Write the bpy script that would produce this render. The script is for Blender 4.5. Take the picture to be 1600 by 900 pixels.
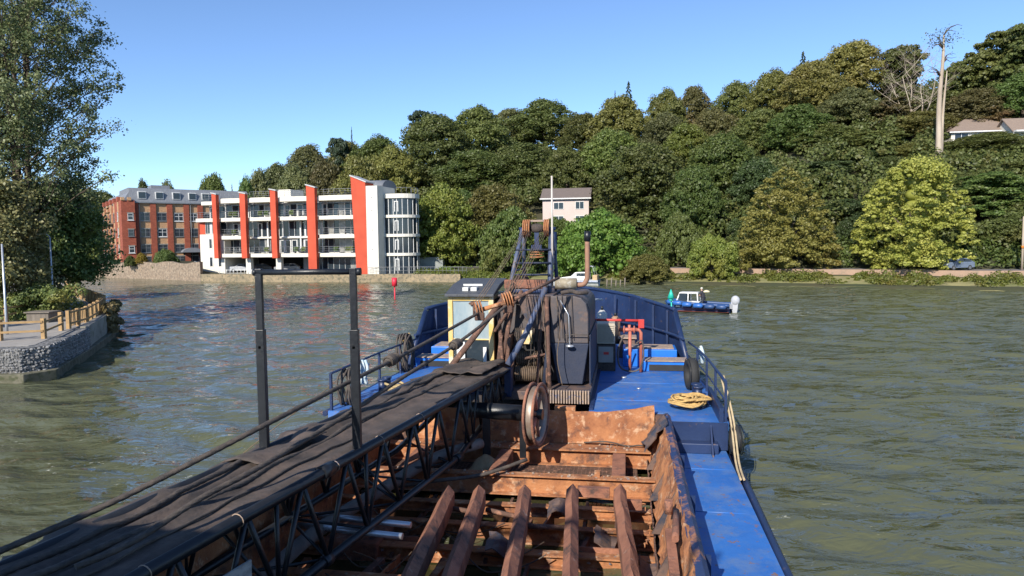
import bpy, bmesh, math, random
import numpy as np
from mathutils import Matrix, Vector, Quaternion
R = math.radians
random.seed(7)
RNG = np.random.default_rng(11)
for o in list(bpy.data.objects):
    bpy.data.objects.remove(o)
C = bpy.context.scene
COL = C.collection

# ------------------------------------------------------------------ camera
CAM_H, FPX = 6.0, 1100.0
PITCH, ROLL = math.atan(72 / 1100), R(0.6)
F_ = Vector((0, math.cos(PITCH), -math.sin(PITCH)))
R0 = Vector((1, 0, 0)); U0 = R0.cross(F_)
R_ = R0 * math.cos(ROLL) - U0 * math.sin(ROLL)
U_ = U0 * math.cos(ROLL) + R0 * math.sin(ROLL)
cam = bpy.data.cameras.new('camera'); camo = bpy.data.objects.new('camera', cam); COL.objects.link(camo)
m = Matrix.Identity(4)
for i in range(3):
    m[i][0] = R_[i]; m[i][1] = U_[i]; m[i][2] = -F_[i]
m[2][3] = CAM_H
camo.matrix_world = m
cam.sensor_width = 36; cam.lens = FPX / 1600 * 36; cam.clip_start = 0.1; cam.clip_end = 6000
C.camera = camo

# ------------------------------------------------------------------ sun, sky, exposure
BTH = R(9.3)                                   # heading of the dredger, right of the view
def boat_dir(u, v):
    return (u * math.cos(BTH) + v * math.sin(BTH), -u * math.sin(BTH) + v * math.cos(BTH))
sx_, sy_ = boat_dir(0.49, 1.5)
SUN_T = Vector((sx_, sy_, -1.0)).normalized()
w = bpy.data.worlds.new('World'); C.world = w; w.use_nodes = True
nt = w.node_tree
sky = nt.nodes.new('ShaderNodeTexSky'); sky.sky_type = 'NISHITA'; sky.sun_disc = False
sky.sun_elevation = math.asin(-SUN_T.z); sky.sun_rotation = math.atan2(-SUN_T.x, -SUN_T.y)
sky.air_density = 1.0; sky.dust_density = 0.0; sky.ozone_density = 4.5; sky.altitude = 2600
bg = nt.nodes['Background']; bg.inputs[1].default_value = 0.15
nt.links.new(sky.outputs[0], bg.inputs[0])
sl = bpy.data.lights.new('sun', 'SUN'); sl.energy = 5.0; sl.angle = R(0.5); sl.color = (1, 0.93, 0.82)
so = bpy.data.objects.new('sun', sl); COL.objects.link(so); so.location = (-40, -60, 80)
so.rotation_euler = SUN_T.to_track_quat('-Z', 'Y').to_euler()
C.view_settings.view_transform = 'Standard'; C.view_settings.look = 'None'
C.view_settings.exposure = 0.5; C.view_settings.gamma = 1
C.render.engine = 'CYCLES'
C.cycles.use_denoising = True
C.cycles.max_bounces = 6; C.cycles.transparent_max_bounces = 8; C.cycles.caustics_reflective = False; C.cycles.caustics_refractive = False
C.cycles.sample_clamp_indirect = 6

# ------------------------------------------------------------------ pixel -> place helpers (1600 x 900)
def ray(px, py): return F_ + R_ * ((px - 800) / FPX) + U_ * ((450 - py) / FPX)
def PY(px, py, Y):
    d = ray(px, py); t = Y / d.y
    return Vector((d.x * t, Y, CAM_H + d.z * t))
def PZ(px, py, Z):
    d = ray(px, py); t = (Z - CAM_H) / d.z
    return Vector((d.x * t, d.y * t, Z))

# ------------------------------------------------------------------ materials
MATS = {}
def pm(name, c1, c2=None, c3=None, scale=3.0, rough=0.7, metal=0.0, bump=0.0, bscale=None, thr=0.6, c3scale=None, soft=0.06, stretch=(1, 1, 1), rvar=0.1, spec=0.5, brick=None, c4=None, thr4=0.62, c4scale=1.0, soft4=0.05):
    if name in MATS: return MATS[name]
    m = bpy.data.materials.new(name); m.use_nodes = True; t = m.node_tree; N = t.nodes; L = t.links
    b = N['Principled BSDF']; b.inputs['Roughness'].default_value = rough; b.inputs['Metallic'].default_value = metal
    b.inputs['Specular IOR Level'].default_value = spec
    tc = N.new('ShaderNodeTexCoord'); mp = N.new('ShaderNodeMapping'); mp.inputs['Scale'].default_value = stretch
    L.new(tc.outputs['Object'], mp.inputs[0])
    def noise(s, d=4, rg=0.6):
        n = N.new('ShaderNodeTexNoise'); n.inputs['Scale'].default_value = s; n.inputs['Detail'].default_value = d; n.inputs['Roughness'].default_value = rg
        L.new(mp.outputs[0], n.inputs[0]); return n
    def ramp(src, a, bb):
        r = N.new('ShaderNodeMapRange'); r.inputs['From Min'].default_value = a; r.inputs['From Max'].default_value = bb
        L.new(src, r.inputs[0]); return r.outputs[0]
    def mix(f, a, bb):
        x = N.new('ShaderNodeMix'); x.data_type = 'RGBA'; L.new(f, x.inputs[0])
        for k, v in ((6, a), (7, bb)):
            if isinstance(v, tuple): x.inputs[k].default_value = (*v, 1)
            else: L.new(v, x.inputs[k])
        return x.outputs[2]
    n1 = noise(scale, 5)
    c2 = c2 or tuple(min(1, x * 0.8) for x in c1)
    col = mix(ramp(n1.outputs[0], 0.35, 0.65), c1, c2)
    hgt = n1.outputs[0]
    if brick:
        bt = N.new('ShaderNodeTexBrick'); bt.inputs['Scale'].default_value = 1; bt.inputs['Brick Width'].default_value = brick[0]; bt.inputs['Row Height'].default_value = brick[1]
        bt.inputs['Mortar Size'].default_value = brick[2]; L.new(tc.outputs['Generated' if False else 'Object'], bt.inputs[0])
        sep = N.new('ShaderNodeSeparateXYZ'); L.new(tc.outputs['Object'], sep.inputs[0])
        ad = N.new('ShaderNodeMath'); L.new(sep.outputs[0], ad.inputs[0]); L.new(sep.outputs[1], ad.inputs[1])
        cb = N.new('ShaderNodeCombineXYZ'); L.new(ad.outputs[0], cb.inputs[0]); L.new(sep.outputs[2], cb.inputs[1])
        L.new(cb.outputs[0], bt.inputs[0])
        bt.inputs['Color1'].default_value = (1, 1, 1, 1); bt.inputs['Color2'].default_value = (0.7, 0.7, 0.7, 1); bt.inputs['Mortar'].default_value = (0.55, 0.5, 0.45, 1)
        x = N.new('ShaderNodeMix'); x.data_type = 'RGBA'; x.blend_type = 'MULTIPLY'; x.inputs[0].default_value = 1
        L.new(col, x.inputs[6]); L.new(bt.outputs[0], x.inputs[7]); col = x.outputs[2]
    if c3:
        n3 = noise(c3scale or scale * 2.3, 8, 0.65)
        f3 = ramp(n3.outputs[0], thr - soft, thr + soft)
        col = mix(f3, col, c3)
    if c4:
        n4 = noise(c4scale, 9, 0.72); col = mix(ramp(n4.outputs[0], thr4 - soft4, thr4 + soft4), col, c4)
    L.new(col, b.inputs['Base Color'])
    rr = N.new('ShaderNodeMapRange'); rr.inputs['To Min'].default_value = max(0, rough - rvar); rr.inputs['To Max'].default_value = min(1, rough + rvar)
    L.new(n1.outputs[0], rr.inputs[0]); L.new(rr.outputs[0], b.inputs['Roughness'])
    if bump:
        nb = noise(bscale or scale * 5, 6, 0.65)
        bn = N.new('ShaderNodeBump'); bn.inputs['Strength'].default_value = min(1, bump); bn.inputs['Distance'].default_value = 0.03
        L.new(nb.outputs[0], bn.inputs['Height']); L.new(bn.outputs[0], b.inputs['Normal'])
    MATS[name] = m
    return m

def leaf_mat(name, ca, cb, cc, trans=0.42, nscale=0.5, alt=0.25):
    """per-leaf variation attribute, patch noise and a per-tree random shift"""
    m = bpy.data.materials.new(name); m.use_nodes = True; t = m.node_tree; N = t.nodes; L = t.links
    b = N['Principled BSDF']; b.inputs['Roughness'].default_value = 0.5; b.inputs['Specular IOR Level'].default_value = 0.45
    at = N.new('ShaderNodeAttribute'); at.attribute_name = 'lv'
    tc = N.new('ShaderNodeTexCoord'); n = N.new('ShaderNodeTexNoise'); n.inputs['Scale'].default_value = nscale; n.inputs['Detail'].default_value = 3
    L.new(tc.outputs['Object'], n.inputs[0])
    def mix(f, a, bb):
        x = N.new('ShaderNodeMix'); x.data_type = 'RGBA'; L.new(f, x.inputs[0])
        for k, v in ((6, a), (7, bb)):
            if isinstance(v, tuple): x.inputs[k].default_value = (*v, 1)
            else: L.new(v, x.inputs[k])
        return x.outputs[2]
    c = mix(at.outputs['Fac'], ca, cb)
    r = N.new('ShaderNodeMapRange'); r.inputs['From Min'].default_value = 0.52; r.inputs['From Max'].default_value = 0.75; r.inputs['To Max'].default_value = 0.85
    L.new(n.outputs[0], r.inputs[0]); c = mix(r.outputs[0], c, cc)
    oi = N.new('ShaderNodeObjectInfo')
    hs = N.new('ShaderNodeHueSaturation'); L.new(c, hs.inputs['Color'])
    v = N.new('ShaderNodeMapRange'); v.inputs['To Min'].default_value = 1 - alt; v.inputs['To Max'].default_value = 1 + alt; L.new(oi.outputs['Random'], v.inputs[0]); L.new(v.outputs[0], hs.inputs['Value'])
    h = N.new('ShaderNodeMapRange'); h.inputs['To Min'].default_value = 0.485; h.inputs['To Max'].default_value = 0.515
    mm = N.new('ShaderNodeMath'); mm.operation = 'MULTIPLY'; mm.inputs[1].default_value = 7.3; fr = N.new('ShaderNodeMath'); fr.operation = 'FRACT'
    L.new(oi.outputs['Random'], mm.inputs[0]); L.new(mm.outputs[0], fr.inputs[0]); L.new(fr.outputs[0], h.inputs[0]); L.new(h.outputs[0], hs.inputs['Hue'])
    L.new(hs.outputs[0], b.inputs['Base Color'])
    tr = N.new('ShaderNodeBsdfTranslucent'); L.new(hs.outputs[0], tr.inputs[0])
    ms = N.new('ShaderNodeMixShader'); ms.inputs[0].default_value = trans
    L.new(b.outputs[0], ms.inputs[1]); L.new(tr.outputs[0], ms.inputs[2]); L.new(ms.outputs[0], N['Material Output'].inputs[0])
    return m

# ------------------------------------------------------------------ tagging and roots
WLOC = {}
def tag(o, label=None, cat=None, group=None, kind=None):
    if label: o['label'] = label
    if cat: o['category'] = cat
    if group: o['group'] = group
    if kind: o['kind'] = kind
    return o
def thing(name, label, cat, loc, group=None):
    o = bpy.data.objects.new(name, None); COL.objects.link(o); o.location = loc; o.empty_display_size = 0.3
    WLOC[o] = Vector(loc)
    return tag(o, label, cat, group)

# ------------------------------------------------------------------ mesh builder
class MB:
    def __init__(s, T=None):
        s.v = []; s.f = []; s.sm = []; s.mi = []; s.T = T or Matrix.Identity(4); s.cur = 0
    def add(s, vs, fs, smooth=False):
        n = len(s.v); s.v += [s.T @ Vector(p) for p in vs]
        for f in fs: s.f.append([n + i for i in f]); s.sm.append(smooth); s.mi.append(s.cur)
        return s
    def box(s, a, b, rot=None, piv=None):
        x0, y0, z0 = a; x1, y1, z1 = b
        vs = [Vector(p) for p in ((x0,y0,z0),(x1,y0,z0),(x1,y1,z0),(x0,y1,z0),(x0,y0,z1),(x1,y0,z1),(x1,y1,z1),(x0,y1,z1))]
        if rot is not None:
            pv = Vector(piv) if piv is not None else (vs[0] + vs[6]) / 2
            vs = [pv + rot @ (p - pv) for p in vs]
        return s.add(vs, [(0,3,2,1),(4,5,6,7),(0,1,5,4),(1,2,6,5),(2,3,7,6),(3,0,4,7)])
    def cbox(s, c, d, rot=None):
        return s.box([c[i]-d[i]/2 for i in range(3)], [c[i]+d[i]/2 for i in range(3)], rot)
    def prism(s, poly, axis, a, b, smooth=False):
        """poly: 2D points; axis 0/1/2 extruded from a to b"""
        def mk(p, h):
            q = list(p); q.insert(axis, h); return q
        n = len(poly); vs = [mk(p, a) for p in poly] + [mk(p, b) for p in poly]
        fs = [(i, (i+1) % n, n+(i+1) % n, n+i) for i in range(n)]
        s.add(vs, fs, smooth); k = len(s.v)
        s.f += [[k-2*n+i for i in range(n)][::-1], [k-n+i for i in range(n)]]; s.sm += [False, False]; s.mi += [s.cur]*2
        return s
    def tube(s, pts, r, n=8, caps=True, lobes=0, twist=0.0, amp=0.12, smooth=True):
        pts = [Vector(p) for p in pts]; m_ = len(pts)
        rs = r if isinstance(r, (list, tuple)) else [r]*m_
        up = None; L = 0; vs = []
        for i, p in enumerate(pts):
            t = (pts[min(i+1, m_-1)] - pts[max(i-1, 0)]).normalized()
            if up is None:
                up = Vector((0,0,1)) if abs(t.z) < 0.9 else Vector((1,0,0))
            a = t.cross(up).normalized(); b_ = a.cross(t).normalized(); up = b_
            if i: L += (p - pts[i-1]).length
            for k in range(n):
                an = 2*math.pi*k/n; rr = rs[i]
                if lobes:
                    rr *= 1 + amp*math.cos(lobes*an + twist*L)
                vs.append(p + a*math.cos(an)*rr + b_*math.sin(an)*rr)
        fs = []
        for i in range(m_-1):
            for k in range(n):
                fs.append((i*n+k, i*n+(k+1) % n, (i+1)*n+(k+1) % n, (i+1)*n+k))
        s.add(vs, fs, smooth)
        if caps:
            k0 = len(s.v) - m_*n
            s.f += [[k0+i for i in range(n)][::-1], [len(s.v)-n+i for i in range(n)]]; s.sm += [False, False]; s.mi += [s.cur]*2
        return s
    def cyl(s, a, b, r, n=12, r2=None): return s.tube([a, b], [r, r if r2 is None else r2], n)
    def torus(s, c, ax, Rr, r, n=24, k=8, scale=1.0):
        c = Vector(c); ax = Vector(ax).normalized(); e = ax.orthogonal().normalized(); g = ax.cross(e)
        vs = []
        for i in range(n):
            a = 2*math.pi*i/n; d = e*math.cos(a)+g*math.sin(a)
            for j in range(k):
                bb = 2*math.pi*j/k
                vs.append(c + d*(Rr + r*math.cos(bb)) + ax*r*scale*math.sin(bb))
        fs = [(i*k+j, ((i+1) % n)*k+j, ((i+1) % n)*k+(j+1) % k, i*k+(j+1) % k) for i in range(n) for j in range(k)]
        return s.add(vs, fs, True)
    def sphere(s, c, r, n=12, k=8, sc=(1,1,1)):
        c = Vector(c); vs = []
        for j in range(k+1):
            ph = math.pi*j/k
            for i in range(n):
                a = 2*math.pi*i/n
                vs.append(c + Vector((r*sc[0]*math.sin(ph)*math.cos(a), r*sc[1]*math.sin(ph)*math.sin(a), r*sc[2]*math.cos(ph))))
        fs = [(j*n+i, (j+1)*n+i, (j+1)*n+(i+1) % n, j*n+(i+1) % n) for j in range(k) for i in range(n)]
        return s.add(vs, fs, True)
    def grid(s, fn, nu, nv, smooth=True, flip=False):
        vs = [fn(i/(nu-1), j/(nv-1)) for j in range(nv) for i in range(nu)]
        fs = [(j*nu+i, j*nu+i+1, (j+1)*nu+i+1, (j+1)*nu+i) for j in range(nv-1) for i in range(nu-1)]
        if flip: fs = [f[::-1] for f in fs]
        return s.add(vs, fs, smooth)
    def build(s, name, mat, parent=None, label=None, cat=None, group=None, kind=None, bev=0, origin=None):
        vs = s.v
        if parent is not None: org = WLOC[parent]
        elif origin is not None: org = Vector(origin)
        else:
            mn = [min(v[i] for v in vs) for i in range(3)]; mx = [max(v[i] for v in vs) for i in range(3)]
            org = Vector(((mn[0]+mx[0])/2, (mn[1]+mx[1])/2, mn[2]))
        me = bpy.data.meshes.new(name)
        me.from_pydata([tuple(v-org) for v in vs], [], s.f)
        for mm in (mat if isinstance(mat, (list, tuple)) else [mat]): me.materials.append(mm)
        me.polygons.foreach_set('use_smooth', s.sm); me.polygons.foreach_set('material_index', s.mi)
        me.update()
        o = bpy.data.objects.new(name, me); COL.objects.link(o)
        if parent is not None: o.parent = parent
        else: o.location = org
        WLOC[o] = org
        if bev:
            md = o.modifiers.new('bevel', 'BEVEL'); md.width = bev; md.segments = 2; md.limit_method = 'ANGLE'; md.angle_limit = R(40)
        return tag(o, label, cat, group, kind)

def frame(O, e1):
    """matrix with x along e1 (horizontal), y pointing away (into the building), z up, origin O"""
    e1 = Vector((e1[0], e1[1], 0)).normalized(); e2 = Vector((-e1.y, e1.x, 0))
    M = Matrix.Identity(4)
    for i in range(3): M[i][0] = e1[i]; M[i][1] = e2[i]; M[i][2] = (0,0,1)[i]; M[i][3] = O[i]
    return M
def wobble(a, b, n, amp, sag=0.0, rnd=random):
    a = Vector(a); b = Vector(b); out = []
    for i in range(n+1):
        t = i/n; p = a.lerp(b, t); p.z -= sag*4*t*(1-t)
        if 0 < i < n: p += Vector([rnd.uniform(-amp, amp) for _ in range(3)])
        out.append(p)
    return out
def spline(pts, sub=6):
    pts = [Vector(p) for p in pts]; out = []
    for i in range(len(pts)-1):
        p0 = pts[max(i-1,0)]; p1 = pts[i]; p2 = pts[i+1]; p3 = pts[min(i+2,len(pts)-1)]
        for k in range(sub):
            t = k/sub
            out.append(0.5*((2*p1)+(p2-p0)*t+(2*p0-5*p1+4*p2-p3)*t*t+(3*p1-p0-3*p2+p3)*t**3))
    out.append(pts[-1]); return out

# =================================================================== SETTING: terrain, water, banks
M_grass = pm('bank_grass', (0.14, 0.15, 0.05), (0.26, 0.23, 0.1), (0.1, 0.09, 0.05), scale=0.35, rough=0.95, bump=0.8, bscale=6, thr=0.62)
M_soil = pm('woodland_floor', (0.03, 0.04, 0.015), (0.05, 0.045, 0.02), scale=0.2, rough=1, bump=0.5)
M_asph = pm('asphalt', (0.13, 0.12, 0.12), (0.17, 0.15, 0.14), scale=1, rough=0.95, bump=0.2)
M_path = pm('path_tarmac', (0.26, 0.24, 0.22), (0.32, 0.3, 0.27), scale=1.5, rough=0.95, bump=0.3)

wl = [PZ(x, y, 0) for x, y in ((-60, 433), (160, 434), (240, 436), (316, 440), (440, 441), (560, 441), (640, 440.5), (800, 441.5), (900, 442), (1000, 444.5), (1200, 448), (1400, 451.5), (1600, 456))]
BX = [-400] + [p.x for p in wl] + [wl[-1].x + 120]; BY = [wl[0].y + 20] + [p.y for p in wl] + [wl[-1].y - 30]
def Yb(X): return float(np.interp(X, BX, BY))
SKY = [(-600, 285, 190), (0, 285, 190), (200, 288, 190), (300, 284, 195), (350, 282, 200), (400, 262, 225), (470, 230, 235), (540, 212, 235), (640, 188, 215), (700, 182, 210), (760, 168, 215),
       (830, 150, 218), (900, 175, 212), (960, 158, 205), (1040, 150, 200), (1130, 135, 190), (1200, 115, 185), (1300, 72, 182), (1400, 78, 178), (1500, 70, 172), (1600, 35, 165), (2200, 10, 160)]
GP = [s[0] for s in SKY]; GD = [s[2] for s in SKY]
GH = [max(3.0, PY(s[0], s[1], s[2]).z - 12.5) for s in SKY]
def ground(X, Y):
    yb = Yb(X); t = Y - yb
    if t < 0: return max(-1.5, t*0.5)
    a = 800 + 1100*X/max(Y, 1)
    bank = np.interp(t, [0, 0.6, 6, 7.6, 8.0], [0, 0.35, 1.0, 1.1, 1.9])
    st = float(np.interp(a, [560, 700], [48, 15]))
    if a < 700: bank = float(np.interp(t, [0, 0.3, 6], [0, 0.9, 1.2])) + float(np.interp(a, [300, 330], [1.7, 0]))*(t > 1)
    if t <= st: return float(bank)
    D = float(np.interp(a, GP, GD)); H = float(np.interp(a, GP, GH))
    s_ = (t - st)/max(D - yb - st, 5)
    if s_ < 1: return float(bank) + (H - float(bank))*(s_**0.92)
    return H - (s_-1)*1.5
xs = sorted(set([-420, -360, -300, -250] + [x for x in range(-220, 200, 4)] + [210, 240, 280]))
ts = [-4, -1.5, 0, 0.3, 0.6, 2, 4, 6, 7.6, 8.0, 10, 13, 15, 18, 22, 27, 33, 40, 48, 56, 65, 75, 86, 98, 112, 130, 160, 220, 350, 700]
mb = MB(); V = []
for t in ts:
    for x in xs:
        y = Yb(x) + t; z = ground(x, y)
        if t > 20: z += 0.5*math.sin(x*0.21)*math.sin(y*0.17)
        V.append((x, y, z))
nx = len(xs)
mb.add(V, [(j*nx+i, j*nx+i+1, (j+1)*nx+i+1, (j+1)*nx+i) for j in range(len(ts)-1) for i in range(nx-1)], True)
hill = mb.build('hillside', M_soil, kind='structure', origin=(0, 0, 0))
# grassy strip of the far bank laid over the terrain
def strip(name, mat, t0, t1, x0, x1, lift, step=3, n=6, jag=0.0):
    mb = MB(); k = int((x1-x0)/step)
    def fn(a, b):
        x = x0 + (x1-x0)*b; t = t0 + (t1-t0)*a
        if a == 0: t += jag*math.sin(x*1.7)*math.sin(x*0.63)
        y = Yb(x)+t
        return (x, y, ground(x, y)+lift)
    mb.grid(fn, n, k+1, True, True); return mb.build(name, mat, kind='structure')
strip('bank_grass', M_grass, 0.05, 7.5, wl[7].x-22, 178, 0.03, jag=0.3)
strip('road', M_asph, 8.3, 14.0, wl[7].x-10, 178, 0.03)

# ---- river
def water_mat():
    m = bpy.data.materials.new('river_water'); m.use_nodes = True; t = m.node_tree; N = t.nodes; L = t.links
    b = N['Principled BSDF']; b.inputs['Roughness'].default_value = 0.07; b.inputs['IOR'].default_value = 1.42
    tc = N.new('ShaderNodeTexCoord')
    def nz(sc, scale, det, rg=0.55, rot=0, dist=0.0):
        mp = N.new('ShaderNodeMapping'); mp.inputs['Scale'].default_value = sc; mp.inputs['Rotation'].default_value = (0, 0, R(rot)); L.new(tc.outputs['Object'], mp.inputs[0])
        n = N.new('ShaderNodeTexNoise'); n.inputs['Scale'].default_value = scale; n.inputs['Detail'].default_value = det; n.inputs['Roughness'].default_value = rg; n.inputs['Distortion'].default_value = dist
        L.new(mp.outputs[0], n.inputs[0]); return n.outputs[0]
    def math_(op, a, b_):
        x = N.new('ShaderNodeMath'); x.operation = op
        for k, v in ((0, a), (1, b_)):
            if isinstance(v, (int, float)): x.inputs[k].default_value = v
            else: L.new(v, x.inputs[k])
        return x.outputs[0]
    a1 = nz((0.62, 1.35, 1), 0.6, 3, 0.5, -14, 0.5); a2 = nz((0.7, 1.5, 1), 2.4, 3, 0.55, 18, 0.5); a3 = nz((0.5, 1.0, 1), 0.16, 2, 0.5, 8)
    a4 = nz((0.55, 1.3, 1), 0.33, 2, 0.45, -20, 0.7)
    def crest(x, p):       # sharpen the crests
        return math_('POWER', x, p)
    h = math_('ADD', math_('MULTIPLY', crest(a1, 1.6), 0.95), math_('MULTIPLY', a2, 0.26)); h = math_('ADD', h, math_('MULTIPLY', a3, 0.6)); h = math_('ADD', h, math_('MULTIPLY', crest(a4, 1.7), 1.5))
    # calmer and rougher patches of wind
    gust = nz((0.35, 1.0, 1), 0.045, 3, 0.6, 10); gm = N.new('ShaderNodeMapRange'); gm.inputs['From Min'].default_value = 0.35; gm.inputs['From Max'].default_value = 0.65
    gm.inputs['To Min'].default_value = 0.3; gm.inputs['To Max'].default_value = 1.0; L.new(gust, gm.inputs[0])
    bp = N.new('ShaderNodeBump'); bp.inputs['Distance'].default_value = 0.5; L.new(gm.outputs[0], bp.inputs['Strength']); L.new(h, bp.inputs['Height'])
    L.new(bp.outputs[0], b.inputs['Normal'])
    # silt colour, and flecks of scum drifting off the dredger's port side
    col = N.new('ShaderNodeMix'); col.data_type = 'RGBA'; col.inputs[6].default_value = (0.095, 0.1, 0.054, 1); col.inputs[7].default_value = (0.076, 0.084, 0.05, 1)
    L.new(nz((1, 1, 1), 0.06, 3), col.inputs[0])
    f1 = nz((0.6, 1.2, 1), 5.5, 5, 0.7, 20, 0.8); f2 = nz((1, 1, 1), 0.5, 3, 0.6)
    fa = N.new('ShaderNodeMapRange'); fa.inputs['From Min'].default_value = 0.62; fa.inputs['From Max'].default_value = 0.67; L.new(f1, fa.inputs[0])
    fb = N.new('ShaderNodeMapRange'); fb.inputs['From Min'].default_value = 0.48; fb.inputs['From Max'].default_value = 0.58; L.new(f2, fb.inputs[0])
    vd = N.new('ShaderNodeVectorMath'); vd.operation = 'DISTANCE'; vd.inputs[1].default_value = (-9, 13, 0); L.new(tc.outputs['Object'], vd.inputs[0])
    fc = N.new('ShaderNodeMapRange'); fc.inputs['From Min'].default_value = 19; fc.inputs['From Max'].default_value = 7; L.new(vd.outputs['Value'], fc.inputs[0])
    ff = math_('MULTIPLY', math_('MULTIPLY', fa.outputs[0], fb.outputs[0]), fc.outputs[0])
    vd2 = N.new('ShaderNodeVectorMath'); vd2.operation = 'DISTANCE'; vd2.inputs[1].default_value = (22.5, 58, 0); L.new(tc.outputs['Object'], vd2.inputs[0])
    fd = N.new('ShaderNodeMapRange'); fd.inputs['From Min'].default_value = 5.5; fd.inputs['From Max'].default_value = 1.0; L.new(vd2.outputs['Value'], fd.inputs[0])
    fe = N.new('ShaderNodeMapRange'); fe.inputs['From Min'].default_value = 0.56; fe.inputs['From Max'].default_value = 0.66; L.new(nz((0.5, 2.2, 1), 2.2, 4, 0.65, 4, 0.6), fe.inputs[0])
    ff = math_('MAXIMUM', ff, math_('MULTIPLY', math_('MULTIPLY', fd.outputs[0], fe.outputs[0]), 0.7))
    c2 = N.new('ShaderNodeMix'); c2.data_type = 'RGBA'; L.new(ff, c2.inputs[0]); L.new(col.outputs[2], c2.inputs[6]); c2.inputs[7].default_value = (0.6, 0.6, 0.5, 1)
    L.new(c2.outputs[2], b.inputs['Base Color'])
    return m
M_water = water_mat()
wx = np.concatenate([[-420, -300, -200, -140, -100, -80, -68], np.arange(-58, 82, .2), [90, 110, 150, 220, 320]]); wy = np.concatenate([[-120, -60, -30, -12], np.arange(2, 112, .2), [118, 130, 160, 250, 420]])
GX, GY = np.meshgrid(wx, wy); GZ = np.zeros_like(GX); rw = np.random.default_rng(17)
for i in range(64):
    lam = math.exp(rw.uniform(math.log(.62), math.log(5.0))); an = R(62) + rw.normal(0, .42); kk = 2*math.pi/lam
    ph = rw.uniform(0, 6.28); arg = kk*(GX*math.cos(an)+GY*math.sin(an)) + ph + .9*np.sin(GX*.11+i)+.9*np.sin(GY*.09+i*2)
    GZ += (.031/kk)*(np.sin(arg) + .22*np.cos(2*arg))
mask = np.clip((GX+56)/6, 0, 1)*np.clip((80-GX)/6, 0, 1)*np.clip((GY-2)/2, 0, 1)*np.clip((111-GY)/5, 0, 1)
calm = .85+.25*np.clip(.5+1.1*np.sin(GX*.05+2*np.sin(GY*.035))*np.cos(GY*.06-GX*.02), 0, 1)
GZ *= mask*calm
Vw = np.stack([GX, GY, GZ], -1).reshape(-1, 3); ny_, nx_ = GX.shape
idx = (np.arange(ny_-1)[:, None]*nx_+np.arange(nx_-1)[None, :]).ravel(); Fw = np.stack([idx, idx+1, idx+nx_+1, idx+nx_], 1)
me = bpy.data.meshes.new('water'); me.vertices.add(len(Vw)); me.vertices.foreach_set('co', Vw.astype(np.float32).ravel())
me.loops.add(Fw.size); me.loops.foreach_set('vertex_index', Fw.astype(np.int32).ravel()); me.polygons.add(len(Fw))
me.polygons.foreach_set('loop_start', np.arange(0, Fw.size, 4, dtype=np.int32)); me.polygons.foreach_set('loop_total', np.full(len(Fw), 4, dtype=np.int32)); me.polygons.foreach_set('use_smooth', np.ones(len(Fw), bool))
me.update(calc_edges=True); me.materials.append(M_water); wo = bpy.data.objects.new('water', me); COL.objects.link(wo); wo['kind'] = 'structure'
MB().add([(-3000, -3000, -0.6), (3000, -3000, -0.6), (3000, 3000, -0.6), (-3000, 3000, -0.6)], [(0, 1, 2, 3)]).build('ground', M_soil, kind='structure', origin=(0, 0, 0))

# ---- near left bank: promenade on a gabion wall
M_gab = pm('gabion_stone', (0.3, 0.29, 0.28), (0.13, 0.13, 0.13), (0.05, 0.05, 0.05), scale=5, rough=0.95, bump=1, bscale=9, thr=0.52, c3scale=8)
M_conc = pm('old_concrete', (0.34, 0.32, 0.28), (0.22, 0.21, 0.18), (0.13, 0.12, 0.08), scale=0.8, rough=0.9, bump=0.5, thr=0.6)
LB = [(-60, 24), (-33, 30.5), (-22.0, 31.5), (-21.6, 32.2), (-24.2, 40), (-26.4, 45.5), (-28.8, 50.2), (-33.8, 56.5), (-42, 67), (-53, 84), (-65, 103), (-86, 119), (-130, 124), (-200, 110)]
def inset(poly, d):
    out = []
    for i, p in enumerate(poly):
        a = Vector(poly[max(i-1, 0)]); b = Vector(poly[min(i+1, len(poly)-1)]); t = (b-a).normalized()
        out.append((p[0] - t.y*d*1.0, p[1] + t.x*d))
    return out
LB2 = inset(LB, 0.35)
def bank_block(name, pts, z0, z1, mat):
    n = len(pts); mb = MB()
    mb.prism(pts, 2, z0, z1); return mb.build(name, mat, kind='structure')
bank_block('promenade_ground', LB2 + [(-200, 24)], -1.0, 1.52, M_path)

# =================================================================== TREES
L_ = {}
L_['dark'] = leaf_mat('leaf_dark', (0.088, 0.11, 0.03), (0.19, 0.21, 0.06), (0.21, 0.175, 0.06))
L_['mid'] = leaf_mat('leaf_mid', (0.084, 0.134, 0.030), (0.182, 0.236, 0.061), (0.214, 0.199, 0.061))
L_['bright'] = leaf_mat('leaf_bright', (0.106, 0.190, 0.030), (0.229, 0.312, 0.061), (0.259, 0.275, 0.069))
L_['olive'] = leaf_mat('leaf_olive', (0.152, 0.152, 0.037), (0.275, 0.259, 0.076), (0.214, 0.145, 0.054))
L_['brown'] = leaf_mat('leaf_brown', (0.106, 0.099, 0.037), (0.182, 0.160, 0.061), (0.244, 0.130, 0.061))
L_['silver'] = leaf_mat('leaf_silver', (0.1, 0.12, 0.045), (0.22, 0.23, 0.09), (0.21, 0.2, 0.07))
L_['pale'] = leaf_mat('leaf_pale', (0.25, 0.3, 0.05), (0.52, 0.53, 0.13), (0.45, 0.42, 0.1), nscale=0.3)
L_['gold'] = leaf_mat('leaf_gold', (0.22, 0.17, 0.02), (0.36, 0.27, 0.04), (0.2, 0.17, 0.03))
L_['yellowgreen'] = leaf_mat('leaf_yellowgreen', (0.138, 0.182, 0.030), (0.259, 0.275, 0.061), (0.259, 0.199, 0.046))
L_['fir'] = leaf_mat('leaf_fir', (0.037, 0.062, 0.035), (0.088, 0.119, 0.062), (0.075, 0.100, 0.050))
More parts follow.
